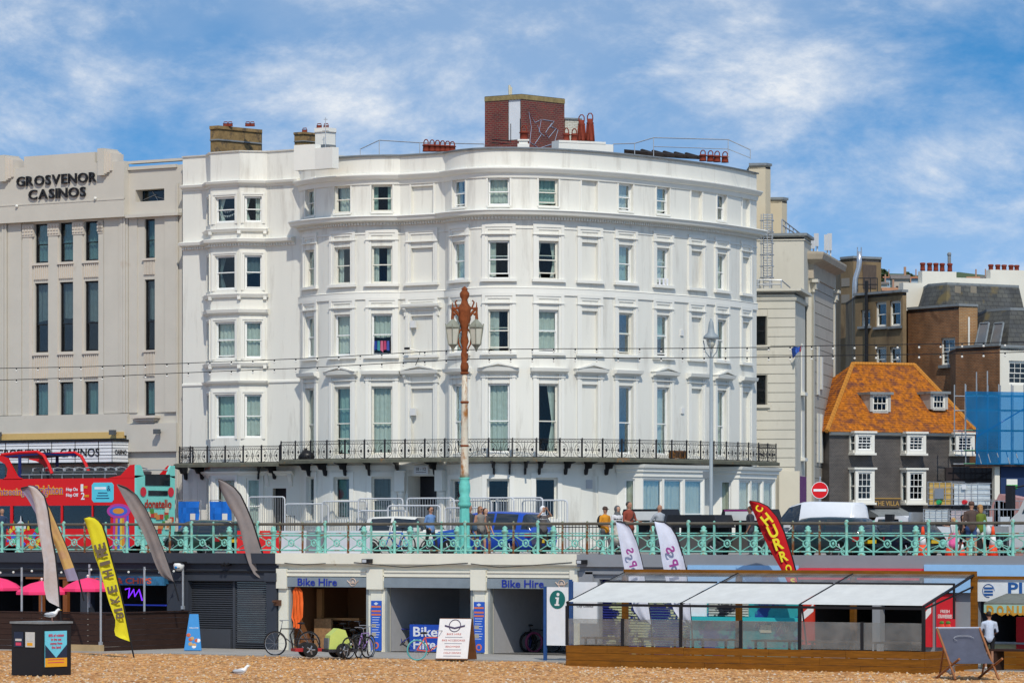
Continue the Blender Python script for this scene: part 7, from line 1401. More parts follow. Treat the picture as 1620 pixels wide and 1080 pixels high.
for i, (x, d, h, lab) in enumerate(((1460, 3.4, 1.0, 'traffic cone below the white water tanks'), (1503, 3.0, 0.75, 'traffic cone behind the pink child'), (1571, 2.6, 1.0, 'tall traffic cone right of the walking family'), (1520, 3.6, 0.6, 'small traffic cone between the walkers'))):
    b = (S(x, d), d, 0.0); T = thing('traffic_cone', lab, 'cone', b, 0, 'traffic cones'); q = MB(WM[T]); q.smooth = True; q.lathe([(0.17,0.05),(0.12,h*0.4)], 12, k=0); q.lathe([(0.12,h*0.4),(0.08,h*0.7)], 12, k=1); q.lathe([(0.08,h*0.7),(0.035,h)], 12, k=0); q.build('cone', [flat('cone_orange', (0.80, 0.075, 0.02), 0.5), flat('cone_white', (0.7, 0.7, 0.7), 0.5)], T); q = MB(WM[T]); q.box(-0.24,0.24,-0.24,0.24,0,0.05); q.build('base', flat('cone_orange', (0.8,0.075,0.02), 0.5), T)
# no entry sign
D = 19.0; x = 1297; b = PD(x, 870, D); Z = ZD(x, D); T = thing('no_entry_sign', 'round red no entry sign on a post beside the villa', 'sign', (b[0], b[1], 0), TH); zc = zz(775, Z)
q = MB(WM[T]); q.tube([(0,0.05,0),(0,0.05,zc+0.1)], 0.045, 8); q.tube([(0,0.05,zc+0.1),(0.02,0.08,zc+0.52)], 0.03, 6); q.build('post', M_STEEL, T)
q = MB(WM[T]); n = 28
for r, y, k in ((0.32, 0.0, 1), (0.30, -0.004, 0)): q.add([(r*math.cos(6.283*i/n), y-0.01, zc+r*math.sin(6.283*i/n)) for i in range(n)], [tuple(range(n))], k)
q.box(-0.24, 0.24, -0.024, -0.016, zc-0.045, zc+0.045, 1); q.build('disc', [flat('sign_red', (0.65, 0.008, 0.012), 0.4), flat('sign_white', (0.80, 0.81, 0.82), 0.4)], T)
# small flag on the cream flank
a = Vector(PZ(1265, 562, 180.5)); b = Vector(PZ(1269.5, 545, 180.5)); T = thing('wall_flag', 'small blue and red flag on the cream wall', 'flag', tuple(a)); q = MB(); q.tube([Vector(PZ(1262, 572, 181)), b], 0.03, 5); q.build('pole', M_TRIM, T); q = MB(); vs = []
for i in range(7):
    f = i/6; t, u = Vector(PZ(1269-17*f, 545+7*f+2*math.sin(f*6), 180.5+0.2*math.sin(f*7))), Vector(PZ(1267-13*f, 556+9*f-2*math.sin(f*5), 180.5+0.2*math.sin(f*7+1))); vs += [t, t.lerp(u, 0.5), u]
q.add(vs, [(i*3+j, i*3+j+1, i*3+j+4, i*3+j+3) for i in range(6) for j in range(2)]); q.m = [1, 1]+[0]*10; q.build('cloth', [flat('flag_blue', (0.03, 0.10, 0.42), 0.8, var=0.3), flat('flag_bright_red', (0.6, 0.03, 0.03), 0.8)], T)
# overhead scaffold with blue debris netting
def scaffold():
    Z0 = 188.0; c = (1525, Z0); T = thing('netted_scaffold', 'scaffold wrapped in translucent blue debris netting', 'scaffold', (*FZ(1560, Z0), 0)); l = FZ(*c); r = FZ(*wl(*c, 1690, 18)); P = Path([l, r]); n = Vector(P.n[0]); zb, zt = zz(734, Z0), zz(619, Z0)
    net = bpy.data.materials.new('debris_net'); net.use_nodes = True; N = net.node_tree.nodes; L = net.node_tree.links; N.clear(); o = N.new('ShaderNodeOutputMaterial'); t = N.new('ShaderNodeBsdfTransparent'); t.inputs[0].default_value = (0.25, 0.5, 0.8, 1); df = N.new('ShaderNodeBsdfDiffuse'); df.inputs[0].default_value = (0.01, 0.20, 0.48, 1); mx = N.new('ShaderNodeMixShader'); nz = N.new('ShaderNodeTexNoise'); nz.inputs['Scale'].default_value = 0.8; nr = N.new('ShaderNodeMapRange'); L.new(nz.outputs[0], nr.inputs[0]); nr.inputs[1].default_value = 0.3; nr.inputs[2].default_value = 0.7; nr.inputs[3].default_value = 0.28; nr.inputs[4].default_value = 0.66; L.new(nr.outputs[0], mx.inputs[0]); L.new(t.outputs[0], mx.inputs[1]); L.new(df.outputs[0], mx.inputs[2]); L.new(mx.outputs[0], o.inputs[0])
    q = MB(); m = 20; vs = []; rnd = random.Random(1)
    t0, t1 = P.tx(1526), P.tx(1690)
    for j in range(9):
        for i in range(m+1):
            f = i/m; z = zb+(zt-zb)*j/8
            tt = t0+(t1-t0)*f
            if j < 5: tt = max(tt, P.tx(1542))
            p = P.at(tt, 0.14+rnd.uniform(-0.09, 0.09), z); vs.append(p)
    q.add(vs, [(j*(m+1)+i, j*(m+1)+i+1, (j+1)*(m+1)+i+1, (j+1)*(m+1)+i) for j in range(8) for i in range(m)]); q.sm = [True]*len(q.f); q.build('netting', net, T)
    for x in (1527, 1545, 1562, 1580, 1600, 1620):
        for off in (0.0, -1.2): q = MB(); p = P.at(P.tx(x), off); q.tube([(p.x, p.y, zb-0.1 if x > 1530 else zz(690,Z0)), (p.x, p.y, zt+0.35+(0.6 if x == 1562 else 0))], 0.03, 5); q.build('standard', M_STEEL, T)
    for y in (625, 648, 680, 712, 733):
        for off in (0.0, -1.2): q = MB(); q.tube([P.at(P.tx(1527 if y < 660 else 1515), off, zz(y, Z0)), P.at(P.tx(1690), off, zz(y, Z0))], 0.028, 5); q.build('ledger', M_STEEL if off else flat('ledger_green', (0.10, 0.26, 0.14)), T)
    for i, xx in enumerate((1545, 1560, 1575, 1590, 1605)): q = MB(); q.tube([P.at(P.tx(xx), 0.1, zz(713, Z0)), P.at(P.tx(xx+6), 0.1, zz(733, Z0))], 0.025, 4); q.build('brace', M_STEEL, T)
    q = MB(); q.tube([P.at(P.tx(1545), 0.05, zz(690, Z0)), P.at(P.tx(1620), 0.05, zz(645, Z0))], 0.03, 5); q.build('brace', flat('tube_blue', (0.05, 0.16, 0.4)), T)
    q = MB(); band(q, P, P.tx(1520), P.L, zz(737, Z0), zz(734.5, Z0), -1.4, 0.1); q.build('deck', M_DKWOOD, T)
    q = MB(); band(q, P, P.tx(1528), P.L, 0, zz(738, Z0), -2.4, -2.2); q.build('opening_shade_sheet', flat('under_deck_shade', (0.03, 0.022, 0.022)), T)  # near-black sheet stands in for the shaded opening below the deck
    q = MB(); band(q, P, P.tx(1578), P.tx(1586), 0, zz(737, Z0), -0.6, -0.3); q.build('column', M_OFFW, T)
    q = MB(); band(q, P, P.tx(1589), P.L, 0, zz(737, Z0), -0.5, -0.4); q.build('hoarding', flat('hoarding_navy', (0.015, 0.035, 0.10)), T)
    q = MB(); band(q, P, P.tx(1598), P.tx(1615), zz(772, Z0), zz(757, Z0), -0.4, -0.37, 0); band(q, P, P.tx(1598), P.tx(1615), zz(772, Z0), zz(766, Z0), -0.37, -0.36, 1); q.build('site_sign', [M_TRIM, flat('site_green', (0.04, 0.4, 0.06))], T)
scaffold()
# ---------------------------------------------------------------- vehicles
M_TYRE = flat('tyre', (0.015, 0.015, 0.016), 0.8); M_RIM = flat('alloy_rim', (0.35, 0.36, 0.38), 0.35, metal=0.6); M_CARGL = flat('car_glass', (0.012, 0.016, 0.02), 0.06, spec=0.8); M_TAIL = flat('tail_light', (0.35, 0.01, 0.01), 0.2); M_HEAD = flat('head_light', (0.75, 0.77, 0.8), 0.15); M_PLY = flat('plate_yellow', (0.70, 0.45, 0.02), 0.4); M_PLW = flat('plate_white', (0.75, 0.75, 0.75), 0.4)
def wheel(T, M, r, w=0.2):
    k = ('wheel', r, w)
    if k not in _cache:
        t = MB(Matrix.Rotation(R(90), 4, 'X')); t.smooth = True; t.lathe([(r*0.62,-w/2),(r*0.9,-w/2),(r,-w*0.3),(r,w*0.3),(r*0.9,w/2),(r*0.62,w/2)], 20); q = MB(Matrix.Rotation(R(90), 4, 'X')); q.lathe([(r*0.6,-w*0.46),(r*0.5,-w*0.40),(r*0.5,w*0.40),(r*0.6,w*0.46)], 16); [q.tube([(r*0.1*math.cos(a),r*0.1*math.sin(a),s*w*0.47),(r*0.6*math.cos(a),r*0.6*math.sin(a),s*w*0.48)], 0.03, 4) for a in (0,1.26,2.51,3.77,5.03) for s in (-1,1)]
        _cache[k] = (t.mesh('tyre', M_TYRE), q.mesh('wheel', M_RIM))
    a, b = _cache[k]; o = inst('wheel', b, T, M); inst('tyre', a, o, M)
SHAPES = {   # stations: fraction from rear, bottom, belt, top, side kind, top kind
 'suv': [(0,0.42,0.92,0.93,'b','b'),(0.015,0.30,1.02,1.12,'b','w'),(0.09,0.26,1.04,1.60,'b','b'),(0.14,0.25,1.03,1.66,'g','b'),(0.36,0.24,1.02,1.70,'p','b'),(0.38,0.24,1.02,1.70,'g','b'),(0.56,0.24,1.01,1.68,'p','b'),(0.58,0.24,1.01,1.67,'g','b'),(0.66,0.24,1.00,1.62,'g','w'),(0.77,0.25,1.00,1.06,'b','b'),(0.93,0.28,0.94,0.97,'b','b'),(1.0,0.42,0.78,0.79,'b','b')],
 'hatch': [(0,0.40,0.82,0.83,'b','b'),(0.02,0.30,0.90,1.0,'b','w'),(0.11,0.24,0.92,1.36,'b','b'),(0.16,0.23,0.92,1.40,'g','b'),(0.38,0.22,0.92,1.42,'p','b'),(0.41,0.22,0.92,1.42,'g','b'),(0.64,0.22,0.90,1.37,'g','w'),(0.75,0.22,0.90,0.96,'b','b'),(0.94,0.26,0.80,0.86,'b','b'),(1.0,0.40,0.66,0.68,'b','b')],
 'van': [(0,0.32,1.05,1.06,'b','b'),(0.008,0.28,1.08,1.75,'b','b'),(0.03,0.26,1.08,1.84,'b','b'),(0.50,0.26,1.06,1.88,'b','b'),(0.58,0.26,1.04,1.86,'g','b'),(0.72,0.26,1.02,1.74,'g','w'),(0.86,0.28,1.00,1.10,'b','b'),(0.97,0.30,0.88,0.92,'b','b'),(1.0,0.42,0.74,0.76,'b','b')]}
def car(label, x, d, rz, L, W, shape, col, sc=1.0, roofcol=None, name='parked_car', cat='car', zb=-0.12, coat=0.6):
    T = thing(name, label, cat, (S(x, d), d, zb), R(rz)); M = WM[T]; st = SHAPES[shape]; q = MB(M); q.smooth = True; rings = []; n = 12
    for f, b, bl, tp, sk, tk in st:
        X = -L/2+L*f; e = min(1, 0.86+min(f, 1-f)*1.6); w = W/2*e; tp *= sc; bl *= sc; g = max(0.0, tp-bl); wt = w-0.05-0.28*min(g, 0.7)
        rings.append([(X,y,z) for y, z in ((-w*0.9,b),(-w,b+0.18),(-w*1.0,bl-0.12),(-w*0.97,bl),(-wt,tp-min(0.07,g*0.3)),(-wt+0.16,tp),(wt-0.16,tp),(wt,tp-min(0.07,g*0.3)),(w*0.97,bl),(w,bl-0.12),(w,b+0.18),(w*0.9,b))])
    vs = [p for r in rings for p in r]; fs = []; mi = []
    for i in range(len(st)-1):
        sk, tk = st[i][4], st[i][5]
        for j in range(n):
            fs.append((i*n+j, i*n+(j+1)%n, (i+1)*n+(j+1)%n, (i+1)*n+j)); k = 0
            if j in (3, 7) and (sk == 'g' or tk == 'w'): k = 1
            if j in (4, 5, 6) and tk == 'w': k = 1
            if j in (4, 5, 6) and tk != 'w' and st[i][3]*1 > 1.3 and roofcol: k = 2
            if j == 11 or (j in (0, 10)): k = 3 if j == 11 else 0
            mi.append(k)
    fs += [tuple(range(n)), tuple(range((len(st)-1)*n, len(st)*n))[::-1]]; mi += [0, 0]
    fs = [f[::-1] for f in fs]; q.add(vs, fs); q.m = mi; mt = flat('paint_%s' % label[:24], col, 0.28, coat=coat, var=0.03)
    q.build('body', [mt, M_CARGL, flat('roof_%s' % label[:20], roofcol or col, 0.3), M_BLACK], T)
    r = 0.34 if shape != 'hatch' else 0.31
    for fx in (0.19, 0.82):
        for sy in (-1, 1):
            wheel(T, M @ Matrix.Translation((-L/2+L*fx, sy*(W/2-0.10), r)), r); q = MB(M); X = -L/2+L*fx; q.tube([(X+(r+0.05)*math.cos(a), sy*(W/2-0.02), r+(r+0.05)*math.sin(a)) for a in [math.pi*i/10 for i in range(11)]], 0.035, 5); q.build('wheel_arch', M_BLACK, T)
    for sy in (-1, 1):
        q = MB(M); q.box(-L/2+0.02, -L/2+0.25, sy*W/2*0.80-0.14, sy*W/2*0.80+0.14, st[1][2]*sc-0.26, st[1][2]*sc-0.10); q.build('tail_light', M_TAIL, T); q = MB(M); q.box(L/2-0.34, L/2-0.06, sy*W/2*0.74-0.14, sy*W/2*0.74+0.14, 0.62, 0.74); q.build('headlight', M_HEAD, T); q = MB(M); q.box(L*0.20-0.12, L*0.20+0.08, sy*(W/2+0.02)-0.09, sy*(W/2+0.02)+0.09, st[-4][2]*sc, st[-4][2]*sc+0.14); q.build('mirror', mt, T)
    q = MB(M); q.box(-L/2-0.02, -L/2+0.1, -0.26, 0.26, 0.55, 0.67); q.build('rear_plate', M_PLY, T); q = MB(M); q.box(L/2-0.1, L/2+0.02, -0.26, 0.26, 0.45, 0.57); q.build('front_plate', M_PLW, T)
    q = MB(M); q.box(-L*0.42, L*0.4, -W/2-0.012, -W/2*0.98, 0.27, 0.40); q.build('sill_trim', M_BLACK, T); return T
car('dark green car parked behind the railing near the bus', 326, 8.2, 168, 3.4, 1.7, 'suv', (0.008, 0.04, 0.025), 0.83)
car('white hatchback with black glass behind the blue bicycle', 652, 9.4, 3, 4.0, 1.75, 'hatch', (0.68, 0.66, 0.60), 1.08, (0.7, 0.68, 0.62))
car('bright blue sport utility car behind the strolling couple', 782, 8.6, 178, 4.5, 1.85, 'suv', (0.008, 0.06, 0.38))
car('dark teal sport utility car in front of the white van', 1304, 7.6, 176, 3.9, 1.7, 'suv', (0.006, 0.022, 0.026), 0.86)
car('small white panel van behind the dark teal car', 1292, 11.6, 178, 3.7, 1.6, 'van', (0.70, 0.71, 0.73), 1.08, name='panel_van', cat='van')
car('dark navy saloon low behind the railing right of the van', 1412, 9.2, 178, 3.4, 1.6, 'hatch', (0.01, 0.014, 0.03), 0.92)

def bus():
    d = 14.6; L, W = 11.0, 2.5; xr = S(213, d); Z = ZD(200, d); T = thing('open_top_bus', 'red open top sightseeing bus with turquoise rear', 'bus', (xr-L/2, d+W/2, -0.12)); y0, y1 = d, d+W; xf = xr-L
    def h(y, x=150): return PD(x, y, d)[2]
    def s(x): return S(x, d)
    red = flat('bus_red', (0.66, 0.008, 0.010), 0.45, coat=0.1, var=0.03); teal = flat('bus_turquoise', (0.20, 0.62, 0.54), 0.35, coat=0.4, var=0.03)
    zd = h(756); zw1, zw0 = h(799), h(836)
    # lower body with window openings on the sea side
    P = Path([(xf, y0), (xr, y0)]); wins = [(s(a)-xf, s(b)-xf, zw0, zw1, 0.06) for a, b in ((-60, -36), (-34, 16), (20, 96), (99, 145), (147, 175))]
    wins = [w for w in wins if w[0] > 0.05]; m = MB(); wall(m, P, 0.25, zd, wins); m.quad((xf,y1,0.25),(xf,y0,0.25),(xf,y0,zd),(xf,y1,zd)); m.quad((xr,y1,0.25),(xf,y1,0.25),(xf,y1,zd),(xr,y1,zd)); m.box(xf, xr, y0+0.02, y1-0.02, zd-0.9, zd-0.85); m.build('body', red, T)
    q = MB(); q.box(xf+0.1, xr-0.1, y0+1.2, y0+1.25, 0.3, zd-0.9); q.build('interior', flat('bus_inside', (0.03, 0.03, 0.035)), T)
    for w in wins: q = MB(); q.box(xf+w[0], xf+w[1], y0+0.03, y0+0.045, w[2], w[3]); q.build('window', M_DARKGLASS, T)
    # rear: turquoise panel with two dark windows and advert
    zr = h(735, 213); m = MB(); m.box(xr+0.002, xr+0.10, y0, y1, 0.3, zd+0.1); m.prismx([(y0, zd), (y0+0.5, zd+0.1), (y0+0.35, zr-0.1), (y0+0.25, zr), (y0, zr)], xr+0.002, xr+0.10); m.prismx([(y1, zd), (y1-0.5, zd+0.1), (y1-0.35, zr-0.1), (y1-0.25, zr), (y1, zr)], xr+0.002, xr+0.10); m.build('rear_panel', teal, T)
    def ry(f): return y0+W*f
    for f0, f1, ya, yb in ((0.22, 0.86, 767, 749), (0.30, 0.80, 783, 775)): q = MB(); q.box(xr+0.10, xr+0.125, ry(f0), ry(f1), h(ya, 245), h(yb, 245)); q.build('rear_window', M_CARGL, T)
    RM = Matrix.Translation((xr+0.13, y0+W*0.5, 0)) @ Matrix.Rotation(R(90), 4, 'Z')
    for f in (0.16, 0.88): q = MB(); q.M = RM; n = 14; u = (f-0.5)*W; q.add([(u+0.2*math.cos(6.283*i/n), -0.004, h(777, 245)+0.2*math.sin(6.283*i/n)) for i in range(n)], [tuple(range(n))]); q.build('round_sticker', flat('sticker_red', (0.55, 0.03, 0.05)), T)
    q = MB(RM); add_text(q, 'donatello', (0.1, -0.01, h(796, 245)), width=1.75, height=0.36, bold=0.02); q.build('advert_lettering', flat('letter_brick', (0.38, 0.03, 0.02)), T)
    q = MB(RM); rnd = random.Random(6)
    for i in range(26): u = rnd.uniform(-1.1, 1.1); v = rnd.uniform(0.75, h(806, 245)); q.box(u-0.12, u+0.12, -0.012-0.0005*i, 0.0, v-0.08, v+0.12, i % 4)
    q.build('advert_picture', [flat('ad_red', (0.5,0.04,0.03)), flat('ad_cream', (0.6,0.52,0.38)), flat('ad_green', (0.08,0.25,0.05)), flat('ad_orange', (0.55,0.22,0.06))], T)
    # raised red quarter at the rear and swept arch at the front of the open deck
    for yy in (y0, y1-0.07): m = MB(); m.prismy([(xr, zd-0.01), (xr, zr+0.02), (xr-0.25, zr), (xr-0.75, h(752)), (xr-1.5, zd-0.01)], yy, yy+0.07); m.build('rear_quarter', red, T)
    B = [(s(x), h(y)) for x, y in ((36,757),(26,750),(18,735),(12,722),(0,717),(-14,716),(-14,723),(-2,726),(8,732),(12,740),(10,752),(4,757))]; n = len(B)
    for yy in (y0, y1-0.08):
        m = MB(); [m.prismy([B[i], B[i+1], B[n-2-i], B[n-1-i]], yy, yy+0.08) for i in range(n//2-1)]; m.tube([(s(x), yy+0.04, h(y)) for x, y in ((2,717),(30,714),(58,713),(68,719),(75,732),(81,748))], 0.07, 6); m.build('deck_arch', red, T)
    m = MB(); m.prismy([(s(4), h(719)), (s(30), h(716)), (s(60), h(714.5)), (s(60), h(718)), (s(30), h(719.5)), (s(4), h(722))], y0+0.02, y1-0.02); m.box(s(28), s(32), y0+0.03, y0+0.08, zd, h(719)); m.box(s(28), s(32), y1-0.08, y1-0.03, zd, h(719)); m.build('sun_roof', flat('bus_navy', (0.012, 0.02, 0.12), 0.4), T)
    q = MB(); q.box(s(-12), s(7), y0+0.02, y0+0.035, zd, h(727)); q.build('wind_screen', M_DARKGLASS, T)
    # top deck seats and rail
    if True:
        m = MB(); m.box(-0.22,0.22,-0.45,0.45,0,0.12); m.prismy([(0.18,0.1),(0.26,0.1),(0.34,0.62),(0.24,0.66)], -0.45, 0.45); sm = m.mesh('seat', flat('seat_grey', (0.075, 0.085, 0.09), 0.6)); g = MB(); [g.tube([(0.26,y-0.36,0.58),(0.20,y-0.3,0.76),(0.16,y,0.80),(0.20,y+0.3,0.76),(0.26,y+0.36,0.58)], 0.028, 5) for y in (0,)]; gm = g.mesh('grab_handle', M_STEEL)
        for i in range(9):
            for yy in (y0+0.55, y1-0.55): M = Matrix.Translation((s(40)+i*0.56, yy, zd-0.34)) @ Matrix.Rotation(0, 4, 'Z'); o = inst('seat', sm, T, M); inst('grab_handle', gm, o, M)
    q = MB(); q.tube([(s(28), y0+0.05, h(749.5)), (xr-1.0, y0+0.05, h(749.5))], 0.02, 5); [q.tube([(s(x), y0+0.05, zd-0.02), (s(x), y0+0.05, h(749.5))], 0.018, 5) for x in (45, 65, 97, 130, 165)]; q.build('deck_rail', M_STEEL, T); q = MB(); q.tube([(xr+0.05, y0+0.5, zr-0.2), (xr+0.05, y1-0.4, zr-0.18)], 0.025, 5); q.build('rear_rail', M_STEEL, T)
    # livery
    def side(txt, xa, xb, y, hh, mt, name='side_lettering', o=0.012, bold=0.02): q = MB(); a, b = s(xa), s(xb); add_text(q, txt, ((a+b)/2, y0-o, h(y)), width=b-a, height=hh, bold=bold); q.build(name, mt, T)
    ly = flat('livery_yellow', (0.75, 0.42, 0.02)); lp = flat('livery_purple', (0.30, 0.06, 0.3)); lw = flat('livery_white', (0.75, 0.75, 0.8))
    side('sightseeing', -14, 40, 778, 0.42, ly, bold=0.05); side('Brighton', 56, 100, 776, 0.52, ly, bold=0.05); side('sightseeing', -14, 40, 778, 0.38, lp, o=0.02, bold=0.0); side('Brighton', 56, 100, 776, 0.46, lp, o=0.02, bold=0.0); side('Hop On', 105, 123, 774, 0.18, lw); side('Hop Off', 105, 124, 783, 0.18, lw); side('1', 128, 132, 771, 0.3, lw); side('2', 128.5, 134, 784, 0.3, lw); side('DAY', 132, 139, 770, 0.1, ly); side('DAYS', 134, 141, 784, 0.1, ly)
    q = MB(); a, b, z0, z1 = s(145.5), s(180), h(794), h(763); q.prismy([(a, z0+0.1), (a+0.1, z0), (b-0.1, z0), (b, z0+0.1), (b, z1-0.1), (b-0.1, z1), (a+0.1, z1), (a, z1-0.1)], y0-0.012, y0-0.001, 0); q.box(a+0.15, b-0.4, y0-0.018, y0-0.012, z1-0.28, z1-0.18, 1)
    for i in range(3): q.box((a+b)/2-0.35+0.05*i, (a+b)/2+0.35-0.05*i, y0-0.016, y0-0.012, z0+0.14+i*0.11, z0+0.18+i*0.11, 2)
    add_text(q, '&', (b-0.25, y0-0.016, z1-0.24), height=0.22, k=2); q.build('info_panel', [flat('panel_cyan', (0.10, 0.55, 0.68)), flat('panel_white', (0.75, 0.78, 0.8)), flat('panel_navy', (0.02, 0.06, 0.15))], T)
    # painted seaside picture low on the side: palace domes and carousel
    q = MB(); rnd = random.Random(12); cols = [flat('mural_%d' % i, c, 0.4) for i, c in enumerate(((0.65,0.64,0.66),(0.42,0.05,0.30),(0.06,0.12,0.55),(0.65,0.25,0.03),(0.05,0.40,0.14),(0.65,0.5,0.05)))]
    def dome(x, y, w, hh, k): c = s(x); b = h(y); q.prismy([(c-w, b), (c+w, b), (c+w*1.05, b+hh*0.3), (c+w*0.6, b+hh*0.6), (c+w*0.12, b+hh*0.8), (c, b+hh*1.3), (c-w*0.12, b+hh*0.8), (c-w*0.6, b+hh*0.6), (c-w*1.05, b+hh*0.3)], y0-0.02, y0-0.002, k)
    dome(33, 836, 0.28, 0.42, 0); dome(22, 838, 0.06, 0.3, 5); dome(45, 838, 0.06, 0.3, 5)
    for i in range(46): x = rnd.uniform(2, 95); u = s(x); v = rnd.uniform(h(868), h(838)); w = rnd.uniform(0.06, 0.16); q.prismy([(u-w, v), (u, v-w*0.8), (u+w, v), (u, v+w*0.9)], y0-0.016-0.0003*i, y0-0.002, rnd.randrange(6))
    for i in range(7): x = 178+i*4; q.prismy([(s(x), h(870)), (s(x+3.4), h(870)), (s(x+3.4-(i-3)*0.6), h(812)), (s(x+0.2-(i-3)*0.6), h(812))], y0-0.014-0.0004*i, y0-0.002, (1,3,2,5,3,1,2)[i])
    n = 20; cx, cz = s(188), h(808)
    for k, (rx, rz) in enumerate(((0.62, 0.30), (0.48, 0.2), (0.3, 0.12))): q.prismy([(cx+rx*math.cos(6.283*i/n), cz+rz*math.sin(6.283*i/n)) for i in range(n)], y0-0.022-0.004*k, y0-0.002, (1, 2, 3)[k])
    q.build('painted_scene', cols, T, kind='stuff')
    for fx in (0.17, 0.80):
        for yy in (y0+0.16, y1-0.16): wheel(T, Matrix.Translation((xf+L*(1-fx), yy, 0.40)), 0.48, 0.28)
    return T
bus()

# flatbed lorry with four caged water tanks
def lorry():
    d = 12.0; s0, s1 = S(1452, d), S(1560, d); T = thing('flatbed_lorry', 'white flatbed lorry carrying caged water tanks', 'lorry', ((s0+s1)/2, d+1, -0.12)); y0, y1 = d, d+2.1
    zb = PD(1500, 832, d)[2]
    for nm, b, mt in (('flatbed', (s0-0.3, s1+0.6, y0, y1, zb-0.25, zb), flat('bed_grey', (0.3, 0.31, 0.32))), ('side_board', (s0+0.2, s1-0.6, y0-0.05, y0-0.001, zb-0.55, zb-0.02), flat('board_white', (0.7,0.72,0.74))), ('headboard', (s0-0.36, s0-0.26, y0, y1, zb, zb+0.5), M_STEEL), ('chassis', (s0, s1, y0+0.5, y1-0.5, 0.3, zb-0.26), M_BLACK)): q = MB(); q.box(*b); q.build(nm, mt, T)
    q = MB(); add_text(q, 'Scaff', ((s0+s1)/2+0.35, y0-0.06, zb-0.25), height=0.24, bold=0.01); q.build('side_lettering', flat('letter_green', (0.03, 0.35, 0.08)), T)
    q = MB(); q.prismy([(s0-0.4, 0.3), (s0-1.9, 0.3), (s0-2.0, 0.8), (s0-1.7, 1.35), (s0-0.6, 1.4), (s0-0.4, 1.3)], y0+0.05, y1-0.05); q.build('cab', flat('cab_white', (0.7, 0.7, 0.72), 0.35), T); q = MB(); q.prismy([(s0-0.7, 0.85), (s0-1.75, 0.85), (s0-1.6, 1.28), (s0-0.8, 1.28)], y0+0.03, y0+0.049); q.build('cab_window', M_CARGL, T)
    q = MB(); q.box(s0-1.2, s0-0.9, y0-0.22, y0-0.05, 1.0, 1.45); q.build('mirror', M_BLACK, T)
    for X in (s0-1.2, s1-0.6, s1-1.5): [wheel(T, Matrix.Translation((X, yy, 0.3)), 0.4, 0.25) for yy in (y0+0.15, y1-0.15)]
    for i, (x0, x1, yb, yt, c, lab) in enumerate(((1468, 1505, 803, 762, 0, 'yellowed caged water tank on the upper left of the lorry load'), (1507, 1547, 803, 764, 1, 'clear caged water tank on the upper right of the lorry load'), (1461, 1500, 829, 805, 1, 'clear caged water tank on the lower left of the lorry load'), (1502, 1541, 829, 806, 2, 'pinkish caged water tank on the lower right of the lorry load'))):
        a, b = S(x0, d+0.4), S(x1, d+0.4); zt = PD(x0, yt, d+0.4)[2]; z0 = PD(x0, yb, d+0.4)[2] if i < 2 else zb; dd = d+0.4; K = thing('water_tank', lab, 'tank', ((a+b)/2, dd+0.5, z0), 0, 'caged water tanks'); w = b-a
        q = MB(); q.box(a+0.04, b-0.04, dd+0.04, dd+1.0, z0+0.1, zt-0.03); q.build('bottle', flat(('tank_yellow', 'tank_clear', 'tank_pink')[c], ((0.62, 0.40, 0.12), (0.66, 0.70, 0.70), (0.62, 0.52, 0.52))[c], 0.4, var=0.12), K)
        for j in range(5): q = MB(); u = a+w*j/4; q.tube([(u, dd, z0+0.08), (u, dd, zt)], 0.013, 4); q.build('cage_bar', M_STEEL, K)
        for j in range(5): q = MB(); z = z0+0.1+(zt-z0-0.1)*j/4; q.tube([(a, dd+1.02, z), (a, dd-0.01, z), (b, dd-0.01, z), (b, dd+1.02, z)], 0.013, 4); q.build('cage_hoop', M_STEEL, K)
        q = MB(); q.box(a, b, dd, dd+1.04, z0, z0+0.09); q.build('pallet', M_BLACK, K)
        if i < 2: q = MB(); q.box(a+w*(0.3, 0.38)[i], a+w*(0.7, 0.55)[i], dd-0.035, dd-0.02, z0+(zt-z0)*(0.35, 0.75)[i], z0+(zt-z0)*(0.75, 0.93)[i]); q.build('label_plate', M_RIM if i == 0 else M_PLW, K); q = MB(); q.tube([(a+w/2, dd+0.05, z0+0.2), (a+w/2, dd-0.12, z0+0.2)], 0.08, 8); q.build('tap', flat(('tap_green', 'tap_red')[i], ((0.02,0.35,0.12),(0.6,0.02,0.03))[i]), K)
lorry()
# white lorry cab entering at the right edge
d = 9.0; a = S(1596, d); T = thing('lorry_cab', 'white lorry cab cut off by the right picture edge', 'lorry', (a+1, d+1, -0.12)); q = MB(); q.prismy([(a, 0.3), (a+2.4, 0.3), (a+2.4, 2.6), (a+0.9, 2.55), (a+0.35, 1.5), (a, 1.2)], d, d+2.2); q.build('cab', flat('cab_grey', (0.5, 0.5, 0.5), 0.4), T); q = MB(); q.prismy([(a+0.5, 1.45), (a+1.6, 1.45), (a+1.6, 2.3), (a+0.95, 2.3)], d-0.02, d-0.001); q.build('window', M_CARGL, T); q = MB(); q.box(a+0.05, a+0.3, d-0.35, d-0.1, 1.6, 2.4); q.tube([(a+0.2, d-0.2, 2.3), (a+0.6, d+0.05, 2.4)], 0.03, 5); q.build('mirror', M_BLACK, T); [wheel(T, Matrix.Translation((a+0.9, yy, 0.35)), 0.45, 0.28) for yy in (d+0.15, d+2.05)]
